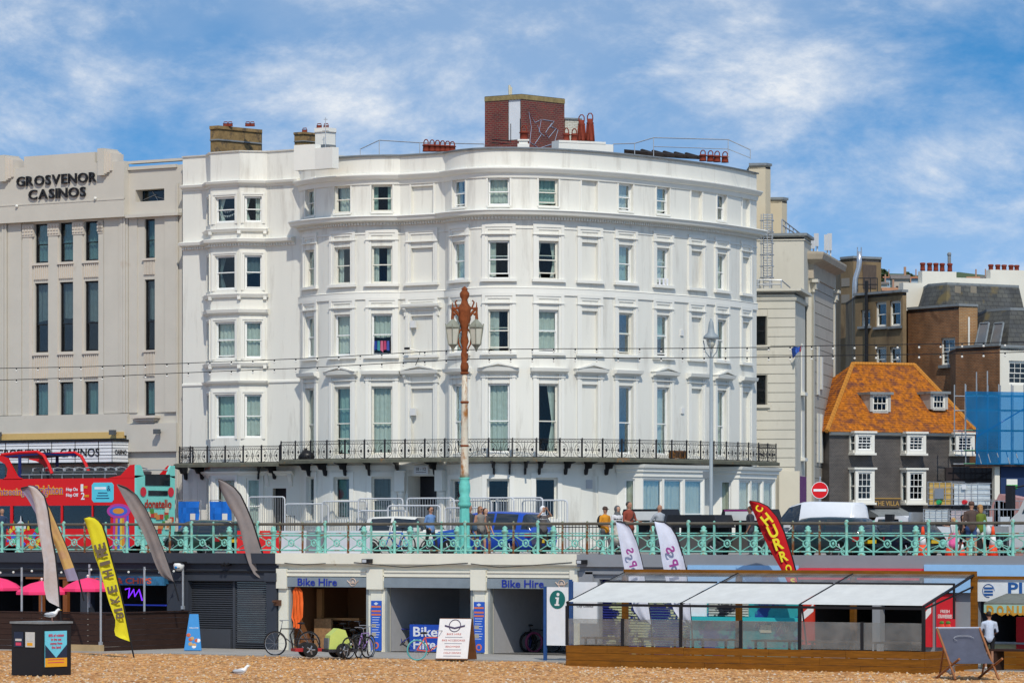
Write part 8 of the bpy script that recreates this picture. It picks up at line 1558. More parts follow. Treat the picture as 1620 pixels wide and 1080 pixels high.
# mesh fence panels and site clutter behind the family
for i, (x0, x1, dd, lab) in enumerate(((1540, 1580, 13.0, 'left grey mesh fence panel right of the tanks'), (1581, 1625, 12.6, 'right grey mesh fence panel at the picture edge'))):
    a, b = S(x0, dd), S(x1, dd); T = thing('mesh_fence_panel', lab, 'fence', ((a+b)/2, dd, -0.12), 0, 'mesh fence panels'); z1 = PD(x0, 792, dd)[2]; q = MB(); q.tube([(a, dd, -0.1), (a, dd, z1), (b, dd, z1), (b, dd, -0.1)], 0.03, 5); q.tube([(a, dd, z1-0.3), (b, dd, z1-0.3)], 0.025, 5); q.build('frame', M_STEEL, T); n = int((b-a)/0.14)
    for j in range(1, n): q = MB(); u = a+(b-a)*j/n; q.box(u-0.006, u+0.006, dd-0.006, dd+0.006, 0, z1); q.build('bar', M_STEEL, T)
    q = MB(); c = a+(b-a)*0.05 if i else b-0.6; q.box(c, c+0.36, dd-0.03, dd-0.01, z1-1.25, z1-0.9, 1); q.box(c, c+0.36, dd-0.03, dd-0.01, z1-0.899, z1-0.55, 0); q.build('warning_sign', [flat('sign_pale', (0.55,0.58,0.6)), flat('sign_yellow', (0.7,0.5,0.02))], T)
for i, (x, y, w, h_) in enumerate(((1598, 800, 1.3, 1.0), (1585, 812, 1.0, 0.8))):
    dd = 17.0; c = PD(x, 830, dd); q = MB(Matrix.Translation((c[0], dd, -0.1))); q.prismy([(-w/2, 0), (w/2, 0), (w/2, 1.1+h_), (-w/2+0.2, 1.3+h_), (-w/2, 0.9+h_)], 0, 0.9); q.build('pink_insulation_stack', flat('insulation_pink', (0.42, 0.22, 0.20), var=0.2), loc=(c[0], dd, -0.1), label=('tall', 'low')[i]+' stack of pink insulation boards under the scaffold', cat='building material')
# pedicabs with black hoods
for i, (x, d, w, yt, adv, lab) in enumerate(((1030, 9.5, 1.9, 805, 1, 'black hooded pedicab behind the bald man'), (1107, 7.5, 2.2, 814, 0, 'black hooded pedicab with plain cover right of the bald man'), (1188, 9.0, 1.9, 805, 1, 'black hooded pedicab with pink edged panel behind the red flag'))):
    T = thing('pedicab', lab, 'pedicab', (S(x, d), d, -0.12), 0, 'pedicabs waiting at the kerb'); M = WM[T]; z1 = PD(x, yt, d)[2]+0.12; q = MB(M); q.prismy([(-w/2, z1-0.45), (-w/2+0.15, z1), (w/2-0.15, z1), (w/2, z1-0.45)], -0.6, 0.6); q.build('hood', flat('hood_black', (0.015, 0.015, 0.018), 0.45, var=0.2), T)
    if adv: q = MB(M); q.box(-w*0.36, w*0.36, -0.63, -0.605, z1-0.40, z1-0.08, 0); q.box(-w*0.38, w*0.38, -0.64, -0.605, z1-0.07, z1-0.03, 1 if i == 2 else 2); q.build('advert_panel', [flat('panel_pale', (0.62,0.62,0.60)), flat('panel_magenta', (0.35,0.03,0.2)), M_BLACK], T)
    for sx in (-1, 1):
        for sy in (-0.5, 0.5): q = MB(M); q.tube([(sx*w*0.45, sy, 0.5), (sx*w*0.45, sy, z1-0.4)], 0.025, 5); q.build('hood_post', M_BLACK, T)
    q = MB(M); q.box(-w*0.45, w*0.45, -0.5, 0.5, 0.5, 0.62, 0); q.box(-w*0.45, w*0.45, 0.35, 0.5, 0.62, 1.2, 0); q.box(-w*0.45, w*0.45, -0.55, -0.5, 0.25, 0.85, 1); q.build('seat', [flat('seat_dark', (0.03,0.03,0.035)), flat('seat_grey_panel', (0.09,0.085,0.08))], T)
    for sx in (-0.5, 0.5): wheel(T, M @ Matrix.Translation((sx*w*0.9, -0.62, 0.33)), 0.33, 0.08)
    q = MB(M); q.tube([(-w*0.4, 0, 0.5), (-w*0.9, 0, 0.55), (-w*1.0, 0, 1.0)], 0.03, 5); q.build('tow_frame', M_BLACK, T)
# ---------------------------------------------------------------- people
SKIN = {'f': (0.50, 0.29, 0.20), 'm': (0.38, 0.20, 0.13), 'd': (0.22, 0.11, 0.07)}
def capsule(mb, a, b, ra, rb, n=8):
    a, b = Vector(a), Vector(b); d = (b-a); L = d.length; u = d/L if L else Vector((0,0,1)); pts = []; rs = []
    for t, s in ((-0.95, 0.3), (-0.7, 0.72), (-0.35, 0.94), (0, 1)): pts.append(a+u*t*ra); rs.append(ra*s)
    for t, s in ((0, 1), (0.35, 0.94), (0.7, 0.72), (0.95, 0.3)): pts.append(b+u*t*rb); rs.append(rb*s)
    mb.tube(pts, rs, n)
def person(label, loc, rz, H=1.75, skin='f', hair=(0.05,0.03,0.02), hstyle='short', top=(0.3,0.3,0.3), legs=(0.05,0.05,0.07), shoes=(0.05,0.05,0.05), sleeve='short', shorts=False, pose='stand', arms=None, build=1.0, skirt=None, extra=None):
    """faces local -y; one continuous body from voxel-remeshed limbs, coloured by limb"""
    T = thing('person', label, 'person', loc, rz, None); M = WM[T]; k = H/1.75; b = build; J = {}
    st = {'stand': (0.02, -0.02, 0.0), 'walk': (0.26, -0.24, 0.06), 'stroll': (0.16, -0.16, 0.03)}[pose]
    hipz = 0.90
    hipL, hipR = (0.09*b, 0, hipz), (-0.09*b, 0, hipz); ank = lambda s, o: (s*0.10, -o*1.0+0.02, 0.09); kn = lambda s, o: (s*0.10, -o*0.62-0.03, 0.49)
    segs = [((0,0,0.94),(0,0.01,1.12),0.155*b,0.145*b,'top'),((0,0.01,1.12),(0,0,1.34),0.145*b,0.155*b,'top'),((0.11*b,0,1.38),(-0.11*b,0,1.38),0.085*b,0.085*b,'top'),((0.08*b,0,0.90),(-0.08*b,0,0.90),0.115*b,0.115*b,'leg'),((0,0.01,1.42),(0,-0.01,1.53),0.055,0.052,'skin'),((0,-0.015,1.60),(0,-0.025,1.66),0.082,0.088,'skin'),((0,-0.045,1.57),(0,-0.05,1.60),0.058,0.06,'skin'),((0,-0.115,1.60),(0,-0.10,1.64),0.014,0.012,'skin'),((0.082,-0.01,1.62),(0.086,0.0,1.64),0.014,0.014,'skin'),((-0.082,-0.01,1.62),(-0.086,0.0,1.64),0.014,0.014,'skin')]
    for s, o, h in ((1, st[0], hipL), (-1, st[1], hipR)):
        K_, A_ = kn(s, o), ank(s, o); segs += [(h, K_, 0.088*b, 0.058*b, 'leg'), (K_, A_, 0.056*b, 0.038, 'shin'), ((A_[0], A_[1]+0.03, 0.045), (A_[0]*1.05, A_[1]-0.15, 0.035), 0.042, 0.036, 'shoe')]
    hands = []
    arms = arms or [((0.24,0.02,1.12),(0.25,-0.10,0.90)), ((-0.24,0.02,1.12),(-0.25,-0.06,0.88))]
    for s, (e, h) in zip((1, -1), arms):
        sh = (s*0.19*b, 0, 1.39); segs += [(sh, e, 0.056, 0.044, 'upper'), (e, h, 0.042, 0.030, 'fore')]; u = (Vector(h)-Vector(e)).normalized(); segs.append((Vector(h)+u*0.02, Vector(h)+u*0.07, 0.034, 0.034, 'hand')); hands.append((Vector(h)+u*0.085, u))
    if skirt: segs += [((0,0,0.92),(0,0,0.62),0.15,0.24,'skirt')]
    mb = MB()
    for a, c, ra, rc, kd in segs: capsule(mb, Vector(a)*k, Vector(c)*k, ra*k, rc*k)
    me = mb.mesh('tmp', M_BLACK); o = bpy.data.objects.new('tmp', me); COL.objects.link(o); md = o.modifiers.new('r', 'REMESH'); md.mode = 'VOXEL'; md.voxel_size = 0.026*k; ms = o.modifiers.new('s', 'SMOOTH'); ms.iterations = 3; ms.factor = 0.5
    dg = bpy.context.evaluated_depsgraph_get(); dg.update(); m2 = bpy.data.meshes.new_from_object(o.evaluated_get(dg)); bpy.data.objects.remove(o); bpy.data.meshes.remove(me)
    colk = {'top': top, 'leg': legs, 'shin': SKIN[skin] if shorts else legs, 'shoe': shoes, 'skin': SKIN[skin], 'hand': SKIN[skin], 'upper': SKIN[skin] if sleeve == 'none' else top, 'fore': top if sleeve == 'long' else SKIN[skin], 'skirt': skirt or legs}
    q = MB(M); q.v = [tuple(M @ v.co) for v in m2.vertices]; q.f = [tuple(p.vertices) for p in m2.polygons]; pal = []; idx = {}
    kd_i = []
    SG = [(Vector(a)*k, Vector(c)*k, max(ra, rc)*k, kd) for a, c, ra, rc, kd in segs]
    for p in m2.polygons:
        c = p.center; best = None
        for a, e, r, kd in SG:
            d = e-a; t = max(0, min(1, (c-a).dot(d)/max(1e-9, d.length_squared))); v = ((a+d*t)-c).length-r*0.9
            if best is None or v < best[0]: best = (v, kd)
        col = colk[best[1]]
        if best[1] in ('leg',) and c.z/k < 0.62 and shorts: col = SKIN[skin]
        col = tuple(col)
        if col not in idx: idx[col] = len(pal); pal.append(col)
        kd_i.append(idx[col])
    q.m = kd_i; q.sm = [True]*len(q.f); bpy.data.meshes.remove(m2)
    def pm(c): return flat('cloth_%d_%d_%d' % tuple(int(x*255) for x in c), c, 0.8, var=0.12, scale=6)
    sk = len(pal); pal.append(SKIN[skin]); q.smooth = True
    for (h, u) in hands:                                   # five unequal, slightly curled fingers
        sd = u.cross(Vector((0,1,0))); sd = sd.normalized() if sd.length > 0.1 else Vector((1,0,0)); cu = Vector((0,-1,0))
        for i in range(4): ln = (0.062, 0.072, 0.068, 0.05)[i]; a = h+sd*(-0.024+0.016*i); q.tube([a*k, (a+u*ln*0.55+cu*0.006)*k, (a+u*ln*0.9+cu*0.025)*k], [0.009*k, 0.008*k, 0.006*k], 5, k=sk)
        a = h-u*0.05-sd*0.03; q.tube([a*k, (a-sd*0.022+u*0.025)*k, (a-sd*0.026+u*0.05)*k], [0.011*k, 0.009*k, 0.007*k], 5, k=sk)
    q.build('body', [pm(c) for c in pal], T)
    if hair:
        g = MB(M); g.smooth = True; hm = flat('hair_%d_%d' % (int(hair[0]*999), int(hair[1]*999)), hair, 0.7, var=0.2)
        if hstyle in ('cap',): g.lathe([(0.1*k,1.645*k),(0.102*k,1.69*k),(0.075*k,1.745*k),(0.02*k,1.765*k)], 12, (0,-0.01*k,0)); g.ball((0,-0.13*k,1.66*k), (0.07*k,0.075*k,0.012*k), 8, 4)
        elif hstyle == 'hood': g.ball((0,0.02*k,1.645*k), (0.115*k,0.115*k,0.135*k), 12, 8); g.lathe([(0.17*k,1.28*k),(0.14*k,1.42*k),(0.10*k,1.52*k),(0.09*k,1.62*k)], 12, (0,0.02*k,0))
        elif hstyle != 'bald':
            g.ball((0,0.018*k,1.672*k), (0.097*k,0.098*k,0.088*k), 12, 8)
            if hstyle in ('long', 'bun'): g.ball((0,0.07*k,1.58*k), (0.085*k,0.05*k,0.14*k), 10, 7)
            if hstyle == 'bun': g.ball((0,0.12*k,1.66*k), 0.05*k, 8, 6)
        else: g.tube([(0.09*k*math.cos(a),0.0*k+0.095*k*math.sin(a),1.625*k) for a in [0.1+2.95*i/10 for i in range(11)]], 0.018*k, 6)
        g.build('cap' if hstyle == 'cap' else ('headscarf' if hstyle == 'hood' else 'hair'), hm, T)
    g = MB(M)
    for s in (-1, 1): g.ball((s*0.032*k,-0.105*k,1.635*k), (0.012*k,0.006*k,0.007*k), 6, 4, k=0)
    g.tube([(-0.022*k,-0.104*k,1.572*k),(0,-0.110*k,1.570*k),(0.022*k,-0.104*k,1.572*k)], 0.005*k, 4, k=1); g.build('face_features', [M_BLACK, flat('lips', (0.25,0.07,0.06))], T, kind='stuff')
    if extra:
        for nm, c, fn in extra: g = MB(M); g.smooth = True; fn(g, k); g.build(nm, pm(c), T)
    return T
def at(x, d): return (S(x, d), d, 0.0)
LEFT, RIGHT, CAM = R(-90), R(90), TH      # local -y turned towards
pack = ('backpack', (0.02,0.02,0.025), lambda g, k: g.ball((0,0.22*k,1.22*k), (0.16*k,0.11*k,0.24*k), 10, 7)); bagb = ('shoulder_bag', (0.05,0.09,0.14), lambda g, k: g.ball((-0.26*k,-0.02*k,0.98*k), (0.07*k,0.14*k,0.13*k), 9, 6))
strap = ('bag_strap', (0.03,0.03,0.03), lambda g, k: g.tube([(0.13*k,-0.05*k,1.46*k),(0.05*k,-0.17*k,1.3*k),(-0.17*k,-0.12*k,1.02*k)], 0.018*k, 5)); glas = ('sunglasses', (0.01,0.01,0.012), lambda g, k: [g.ball((s*0.034*k,-0.112*k,1.638*k), (0.026*k,0.01*k,0.02*k), 7, 5) for s in (-1,1)])
person('person in a blue shirt and dark trousers walking right', at(681, 3.0), R(80), 1.72, 'm', (0.02,0.015,0.012), 'short', (0.13,0.24,0.45), (0.02,0.02,0.025), pose='walk', sleeve='long', arms=[((0.22,0.16,1.14),(0.2,0.05,0.93)), ((-0.24,0.06,1.13),(-0.25,-0.18,0.98))], extra=[glas])
person('person in a charcoal tee shirt walking beside the lamp base', at(742, 2.6), R(115), 1.78, 'm', (0.2,0.19,0.18), 'short', (0.06,0.065,0.065), (0.05,0.05,0.055), pose='walk', shorts=True, shoes=(0.25,0.2,0.18))
person('person in a grey sleeveless top walking right past the lamp', at(760, 2.2), R(70), 1.72, 'm', (0.20,0.10,0.05), 'long', (0.21,0.19,0.17), (0.05,0.045,0.05), sleeve='none', pose='stroll', shorts=True, extra=[glas, bagb])
person('person with dark hair and grey trousers half hidden behind the grey top', at(768, 3.0), R(75), 1.66, 'f', (0.06,0.03,0.02), 'long', (0.06,0.06,0.065), (0.15,0.15,0.16), pose='stroll')
person('person with white cloth over the head raising both arms', at(859, 4.2), R(60), 1.72, 'm', (0.72,0.72,0.72), 'hood', (0.10,0.09,0.09), (0.02,0.02,0.025), arms=[((0.26,-0.14,1.42),(0.08,-0.22,1.62)), ((-0.26,-0.14,1.40),(-0.10,-0.22,1.60))], sleeve='none')
person('person in an orange tee shirt and flat cap with a black backpack', at(957, 1.1), R(75), 1.68, 'm', (0.07,0.045,0.035), 'cap', (0.62,0.26,0.02), (0.10,0.10,0.11), pose='stroll', arms=[((0.24,-0.02,1.12),(0.14,-0.25,1.05)), ((-0.24,0.0,1.12),(-0.1,-0.27,1.06))], extra=[pack])
person('person in a dark grey headscarf and white top', at(977, 1.4), R(60), 1.70, 'f', (0.10,0.105,0.11), 'hood', (0.62,0.62,0.64), (0.50,0.47,0.42), skirt=(0.5,0.47,0.42), pose='stroll')
person('tall person in a rust red shirt leaning at the railing', at(995, 0.85), R(80), 1.84, 'm', (0.05,0.045,0.04), 'short', (0.24,0.05,0.03), (0.10,0.04,0.03), arms=[((0.26,-0.06,1.16),(0.2,-0.32,1.1)), ((-0.26,-0.02,1.14),(-0.2,-0.3,1.08))], build=1.1, extra=[strap])
person('child in a green cap at the railing', at(989, 0.75), R(60), 1.22, 'm', (0.06,0.17,0.04), 'cap', (0.5,0.5,0.5), (0.1,0.1,0.12))
person('bald person in a pale grey tee shirt looking right', at(1043, 1.3), R(75), 1.74, 'm', (0.06,0.05,0.045), 'bald', (0.34,0.36,0.39), (0.08,0.09,0.11), arms=[((0.27,0.14,1.15),(0.2,0.18,0.95)), ((-0.28,0.14,1.16),(-0.2,0.2,0.98))], build=1.08)
person('person in dark clothes behind the red flag', at(1187, 3.5), R(-60), 1.70, 'd', (0.02,0.02,0.02), 'short', (0.04,0.04,0.05), (0.04,0.045,0.06))
person('blond child in a pink skirt pointing left', at(1508, 1.9), R(-85), 1.28, 'f', (0.45,0.28,0.11), 'long', (0.55,0.54,0.54), (0.10,0.14,0.22), skirt=(0.72,0.12,0.32), shorts=True, arms=[((0.2,0.05,1.12),(0.2,-0.05,0.92)), ((-0.30,-0.22,1.36),(-0.32,-0.48,1.38))])
person('child with dark hair in a black top beside the pink skirt', at(1524, 2.2), R(70), 1.38, 'm', (0.012,0.01,0.01), 'bun', (0.02,0.02,0.025), (0.02,0.025,0.04), shorts=True, pose='stroll', extra=[glas])
person('tall person in a brown tee shirt and cap walking away', at(1537, 1.5), R(-140), 1.80, 'm', (0.10,0.05,0.035), 'cap', (0.085,0.055,0.045), (0.03,0.06,0.16), shorts=True, pose='stroll', build=1.05)
person('person in an olive green top and white shorts walking left', at(1550, 1.7), R(-120), 1.70, 'f', (0.36,0.19,0.07), 'long', (0.12,0.16,0.02), (0.62,0.62,0.62), shorts=True, pose='walk', extra=[('shoulder_bag', (0.6,0.6,0.6), lambda g, k: g.ball((-0.2*k,0.2*k,0.9*k), (0.1*k,0.12*k,0.16*k), 9, 6))])
person('person in a navy jacket at the left edge by the bus', at(3, 6.0), R(60), 1.74, 'm', (0.10,0.05,0.03), 'short', (0.03,0.05,0.10), (0.05,0.05,0.06), sleeve='long')
# ---------------------------------------------------------------- beach-level small things
def PX(x, y): return PG(x, y, ESP)
# litter bin with posters
c = PG(42, 1068, BEACH); Zb = depth(c[0], c[1]); u = Zb/FP; T = thing('litter_bin', 'square black litter bin with colourful posters on the shingle', 'bin', c, TH-R(38)); M = WM[T]; w = 58*u/math.cos(R(38))*0.9; q = MB(M); h = 82*u; q.box(-w/2, w/2, 0, w, 0, h); q.build('body', flat('bin_black', (0.013,0.013,0.015), 0.45), T); q = MB(M); q.box(-w/2-0.04, w/2+0.04, -0.04, w+0.04, h, h+0.06); q.build('lid', flat('bin_lid', (0.20,0.21,0.21), 0.8, var=0.2), T)
def poster(name, M, x0, x1, z0, z1, y, cols, fn):
    q = MB(M); q.box(x0, x1, y, y+0.02, z0, z1, 0); fn(q, (x0+x1)/2, (z0+z1)/2, x1-x0, z1-z0, y-0.004); q.build(name, cols, T)
PC = [flat('poster_cyan', (0.16,0.60,0.74)), flat('poster_orange', (0.80,0.38,0.02)), flat('poster_pink', (0.62,0.06,0.12)), flat('poster_dark', (0.02,0.03,0.06)), flat('poster_pale', (0.55,0.55,0.52))]
MR = M @ Matrix.Translation((w/2, w/2, 0)) @ Matrix.Rotation(R(90), 4, 'Z')
def fp(q, cx, cz, W, H, y):
    q.box(cx-W/2, cx+W/2, y, y+0.003, cz-H/2, cz-H*0.25, 1)
    q.prismy([(cx-W/2, cz-H*0.25), (cx, cz-H*0.25), (cx-W/2, cz+H*0.12)], y-0.002, y+0.003, 3); q.prismy([(cx, cz-H*0.25), (cx+W/2, cz-H*0.25), (cx+W/2, cz+H*0.12)], y-0.002, y+0.003, 3)
    for i, t in enumerate(('80% of rubbish', 'in the sea', 'comes from', 'the land')): add_text(q, t, (cx, y-0.004, cz+H*(0.38-0.11*i)), width=W*(0.7, 0.46, 0.55, 0.42)[i], k=2)
    for i in (-0.3, -0.38): q.box(cx-W*0.38, cx+W*0.36, y-0.004, y, cz+H*i-0.01, cz+H*i+0.012, 2)
poster('poster', MR, -w*0.40, w*0.34, h*0.17, h*0.86, -0.025, PC, fp)
for i, x in enumerate((-0.36, 0.02)):
    poster('poster', M, w*x-0.05, w*x+0.32, h*0.55, h*0.84, -0.025, [PC[(3, 4)[i]]]+PC[1:], lambda q, cx, cz, W, H, y: (q.box(cx-W*0.35, cx+W*0.35, y, y+0.003, cz-H*0.1, cz+H*0.05, 4), q.box(cx-W*0.3, cx+W*0.3, y, y+0.003, cz-H*0.4, cz-H*0.2, (2, 1)[i])))
# gulls
def gull(label, p, rz, s=1.0):
    T = thing('gull', label, 'gull', p, rz, None); M = WM[T]; q = MB(M); q.smooth = True; P = [(-0.24,0,0.17),(-0.16,0,0.18),(-0.06,0,0.19),(0.05,0,0.21),(0.12,0,0.26),(0.155,0,0.32),(0.19,0,0.345),(0.235,0,0.34)]; rr = [0.012,0.05,0.085,0.085,0.055,0.042,0.046,0.02]
    q.tube([Vector(a)*s for a in P], [r*s for r in rr], 10, k=0); q.tube([Vector(a)*s for a in ((0.23,0,0.338),(0.285,0,0.325))], [0.015*s, 0.005*s], 6, k=2)
    for y in (-0.035, 0.035): q.tube([Vector(a)*s for a in ((0.0,y,0.14),(0.0,y,0.0),(0.05,y,0.004))], 0.008*s, 5, k=3)
    for y in (-1, 1): q.ball((-0.06*s, y*0.055*s, 0.21*s), (0.17*s,0.045*s,0.055*s), 10, 6, k=1); q.tube([Vector(a)*s for a in ((-0.18,y*0.03,0.19),(-0.31,y*0.015,0.175))], [0.025*s, 0.006*s], 6, k=4)
    q.build('body', [flat('gull_white', (0.78,0.78,0.76)), flat('gull_grey', (0.40,0.42,0.45)), flat('beak_yellow', (0.65,0.38,0.03)), flat('leg_pink', (0.45,0.25,0.2)), M_BLACK], T)
gull('gull perched on top of the litter bin', (c[0]+CR.x*0.45, c[1]+CR.y*0.45+0.45, c[2]+h+0.06), TH+R(10), 1.0); gull('gull walking on the open shingle', PG(381, 1073, BEACH), TH+R(5), 1.05); gull('gull standing below the deckchair', PG(1505, 1073, BEACH), TH-R(75), 1.1); gull('gull pecking beside the bike trailer', PG(543, 1040, ESP), TH+R(8), 1.3)
# bicycles
def bike(label, p, rz, col, s=1.0, tyre=None, basket=False, lean=0.0):
    T = thing('bicycle', label, 'bicycle', p, rz, 'bicycles for hire'); WM[T] = M = Matrix.Translation(p) @ Matrix.Rotation(rz, 4, 'Z') @ Matrix.Rotation(lean, 4, 'X'); T.matrix_basis = M; r = 0.34*s; fm = flat('bike_%d_%d_%d' % tuple(int(x*99) for x in col), col, 0.35, coat=0.3)
    for X in (-0.52*s, 0.52*s):
        q = MB(M); q.tube([(X+r*0.93*math.cos(6.283*i/22), 0, r+r*0.93*math.sin(6.283*i/22)) for i in range(22)], 0.012, 4, closed=True); [q.tube([(X, 0, r), (X+r*0.92*math.cos(6.283*i/10), 0, r+r*0.92*math.sin(6.283*i/10))], 0.004, 3) for i in range(10)]; o = q.build('wheel', M_RIM, T); q = MB(M); q.tube([(X+r*math.cos(6.283*i/24), 0, r+r*math.sin(6.283*i/24)) for i in range(24)], 0.026, 6, closed=True); q.build('tyre', tyre or M_TYRE, o)
    q = MB(M); bb, st, hd, hl = (-0.08*s,0,r*0.85), (-0.24*s,0,r+0.42*s), (0.34*s,0,r+0.42*s), (0.38*s,0,r+0.28*s)
    for a, b in ((bb, st), (bb, hl), (st, hd), (bb, (-0.52*s,0,r)), (st, (-0.52*s,0,r)), (hd, hl), (hl, (0.52*s,0,r))): q.tube([a, b], 0.02, 6)
    q.build('frame', fm, T); q = MB(M); q.tube([hd, (0.30*s,0,r+0.62*s), (0.34*s,0.12,r+0.66*s), (0.2*s,0.28,r+0.66*s)], 0.014, 5); q.tube([(0.30*s,0,r+0.62*s), (0.34*s,-0.12,r+0.66*s), (0.2*s,-0.28,r+0.66*s)], 0.014, 5); q.build('handlebar', M_RIM, T)
    q = MB(M); q.tube([st, (-0.27*s,0,r+0.55*s)], 0.014, 5); q.ball((-0.28*s,0,r+0.58*s), (0.14,0.08,0.04), 8, 5); q.build('saddle', M_BLACK, T); q = MB(M); q.tube([(bb[0]-0.1,-0.08,bb[2]-0.12),(bb[0],-0.05,bb[2]),(bb[0]+0.1,0.08,bb[2]+0.12)], 0.012, 5); q.build('pedals', M_BLACK, T)
bike('black roadster bicycle with pale rims outside the first shop', PX(462, 1036), TH+R(160), (0.012,0.012,0.014), 1.18); bike('lilac bicycle against the first pillar', PX(577, 1039), TH+R(70), (0.38,0.22,0.55), 1.05); bike('orange bicycle with turquoise tyre behind the advertising board', PX(683, 1043), TH+R(15), (0.62,0.09,0.03), 0.95, flat('tyre_turquoise', (0.08,0.35,0.35))); bike('blue bicycle inside the middle shop', (S(640, 1.0), 1.0, ESP+0.012), R(30), (0.02,0.03,0.25)); bike('black bicycle inside the middle shop beside the blue board', (S(632, 1.8), 1.8, ESP+0.012), R(10), (0.015,0.015,0.02)); bike('dark bicycle hung high in the right hand shop', (S(806, 3.2), 3.2, -2.5), R(-25), (0.015,0.015,0.02)); bike('bright blue bicycle on the promenade behind the railing', (S(628, 3.9), 3.9, 0), R(172), (0.02,0.12,0.5), 1.05); bike('black bicycle leaning beside the lilac one', PX(566, 1040), TH+R(55), (0.02,0.02,0.02), 1.0)
_b = [o for o in bpy.data.objects if o.get('label', '').startswith('black bicycle inside')][0]
for x, d, z, a, lab in ((690, 3.0, 0, 40, 'dark bicycle at the back of the middle shop'), (722, 2.2, 0, 75, 'dark bicycle parked end on in the middle shop'), (735, 1.2, 0, 60, 'dark bicycle just inside the middle shop by the banner'), (850, 2.6, 0, 20, 'dark bicycle on the floor of the right hand shop'), (555, 1.0, 0, 50, 'dark bicycle inside the first shop doorway'), (540, 2.0, 0, 70, 'dark bicycle at the back of the first shop')): copy_tree(_b, Matrix.Translation((S(x, d), d, ESP+0.012+z)) @ Matrix.Rotation(R(a), 4, 'Z'), lab)
for i in range(6): q = MB(Matrix.Translation((S(800+i*9, 2.2), 2.2, ESP+0.35)) @ Matrix.Rotation(R(68), 4, 'Z')); q.tube([(0.33*math.cos(6.283*j/20), 0, 0.33*math.sin(6.283*j/20)) for j in range(20)], 0.045, 6, closed=True); q.build('spare_wheel', flat('tyre_%d' % i, ((0.02,0.02,0.02),(0.2,0.28,0.03),(0.02,0.02,0.02),(0.02,0.03,0.12),(0.02,0.02,0.02),(0.25,0.05,0.12))[i], 0.7), loc=(S(800+i*9, 2.2), 2.2, ESP), label='%s loose wheel in the row inside the right hand bike shop' % ('first', 'second', 'third', 'fourth', 'fifth', 'sixth')[i], cat='wheel', group='loose wheels')
# trailers
def trailer(label, p, rz, col, cov):
    T = thing('bike_trailer', label, 'trailer', p, rz, 'bike trailers'); M = WM[T]
    for y in (-0.42, 0.42): wheel(T, M @ Matrix.Translation((0, y, 0.25)), 0.25, 0.06)
    q = MB(M); q.box(-0.5, 0.5, -0.36, 0.36, 0.2, 0.3); q.build('tray', flat('tray_'+label[:6], col), T)
    if cov: q = MB(M); q.prismy([(-0.45,0.3),(-0.40,0.75),(-0.12,0.98),(0.12,0.92),(0.36,0.3)], -0.27, 0.27, 0); q.prismx([(-0.25,0.32),(0.25,0.32),(0.22,0.66),(-0.22,0.66)], -0.47, -0.42, 1); q.build('cover', [flat('cover_lime', (0.50,0.58,0.14)), flat('cover_grey', (0.14,0.15,0.16))], T)
    else: q = MB(M); q.tube([(-0.5,0,0.3),(-0.6,0,0.75),(-0.45,0,1.0)], 0.025, 5); q.tube([(0.5,0.3,0.3),(0.35,0.3,0.6),(-0.4,0.3,0.6)], 0.02, 5); q.build('handle', M_BLACK, T)
trailer('lime green covered child trailer outside the first shop', PX(537, 1040), TH+R(20), (0.03,0.03,0.035), True); trailer('low red and black bike trailer outside the first shop', PX(487, 1039), TH+R(15), (0.35,0.02,0.02), False)
# shop contents
T = thing('hanging_coat', 'bright orange waterproof hung in the first shop doorway', 'coat', (S(468, 0.1), 0.1, -1.2)); q = MB(); a = S(468, 0.0); n = 10; vs = []
for z, wd in ((-1.12,0.10),(-1.3,0.42),(-1.7,0.46),(-2.2,0.50),(-2.35,0.30),(-2.62,0.28)):
    vs += [(a+wd*(i/n-0.5)+0.05, 0.02+0.05*math.sin(i*1.9+z*3), z+0.03*math.sin(i*2.1)) for i in range(n+1)]
q.add(vs, [((j+1)*(n+1)+i, (j+1)*(n+1)+i+1, j*(n+1)+i+1, j*(n+1)+i) for j in range(5) for i in range(n)]); q.sm = [True]*len(q.f); q.build('cloth', flat('coat_orange', (0.80,0.13,0.02), 0.7), T)
T = thing('shop_counter', 'chipboard counter and shelving inside the first bike shop', 'counter', (S(510, 1.2), 1.2, ESP))
for nm, b, mt in (('counter_front', (S(497,1.0), S(524,1.0), 1.0, 1.1, ESP+0.01, -2.25), mat('chipboard', (0.34,0.18,0.08), 0.8, var=0.3, scale=12)), ('shelf_post', (S(497,1.0), S(505,1.0), 1.15, 1.3, ESP+0.01, -1.2), flat('pine', (0.36,0.17,0.06))), ('shelf', (S(505,1.0), S(560,1.0), 1.3, 1.8, -2.3, -2.22), flat('pine', (0.36,0.17,0.06))), ('cabinet', (S(478,1.4), S(494,1.4), 1.4, 1.9, ESP+0.01, -2.3), flat('cabinet_red', (0.16,0.03,0.015)))): q = MB(); q.box(*b); q.build(nm, mt, T)
T = thing('blue_hire_board', 'blue board reading bike hire inside the middle shop', 'sign', (S(672, 0.6), 0.6, ESP)); a, b = S(648, 0.6), S(706, 0.6); q = MB(); q.box(a, b, 0.6, 0.65, ESP+0.02, ESP+0.95, 0); add_text(q, 'Bike', ((a+b)/2-0.1, 0.59, ESP+0.70), width=(b-a)*0.66, height=0.34, k=1, bold=0.02); add_text(q, 'Hire', ((a+b)/2-0.14, 0.59, ESP+0.26), width=(b-a)*0.6, height=0.34, k=1, bold=0.02); q.build('board', [flat('board_blue', (0.015,0.07,0.42)), flat('letter_white', (0.75,0.76,0.8))], T)
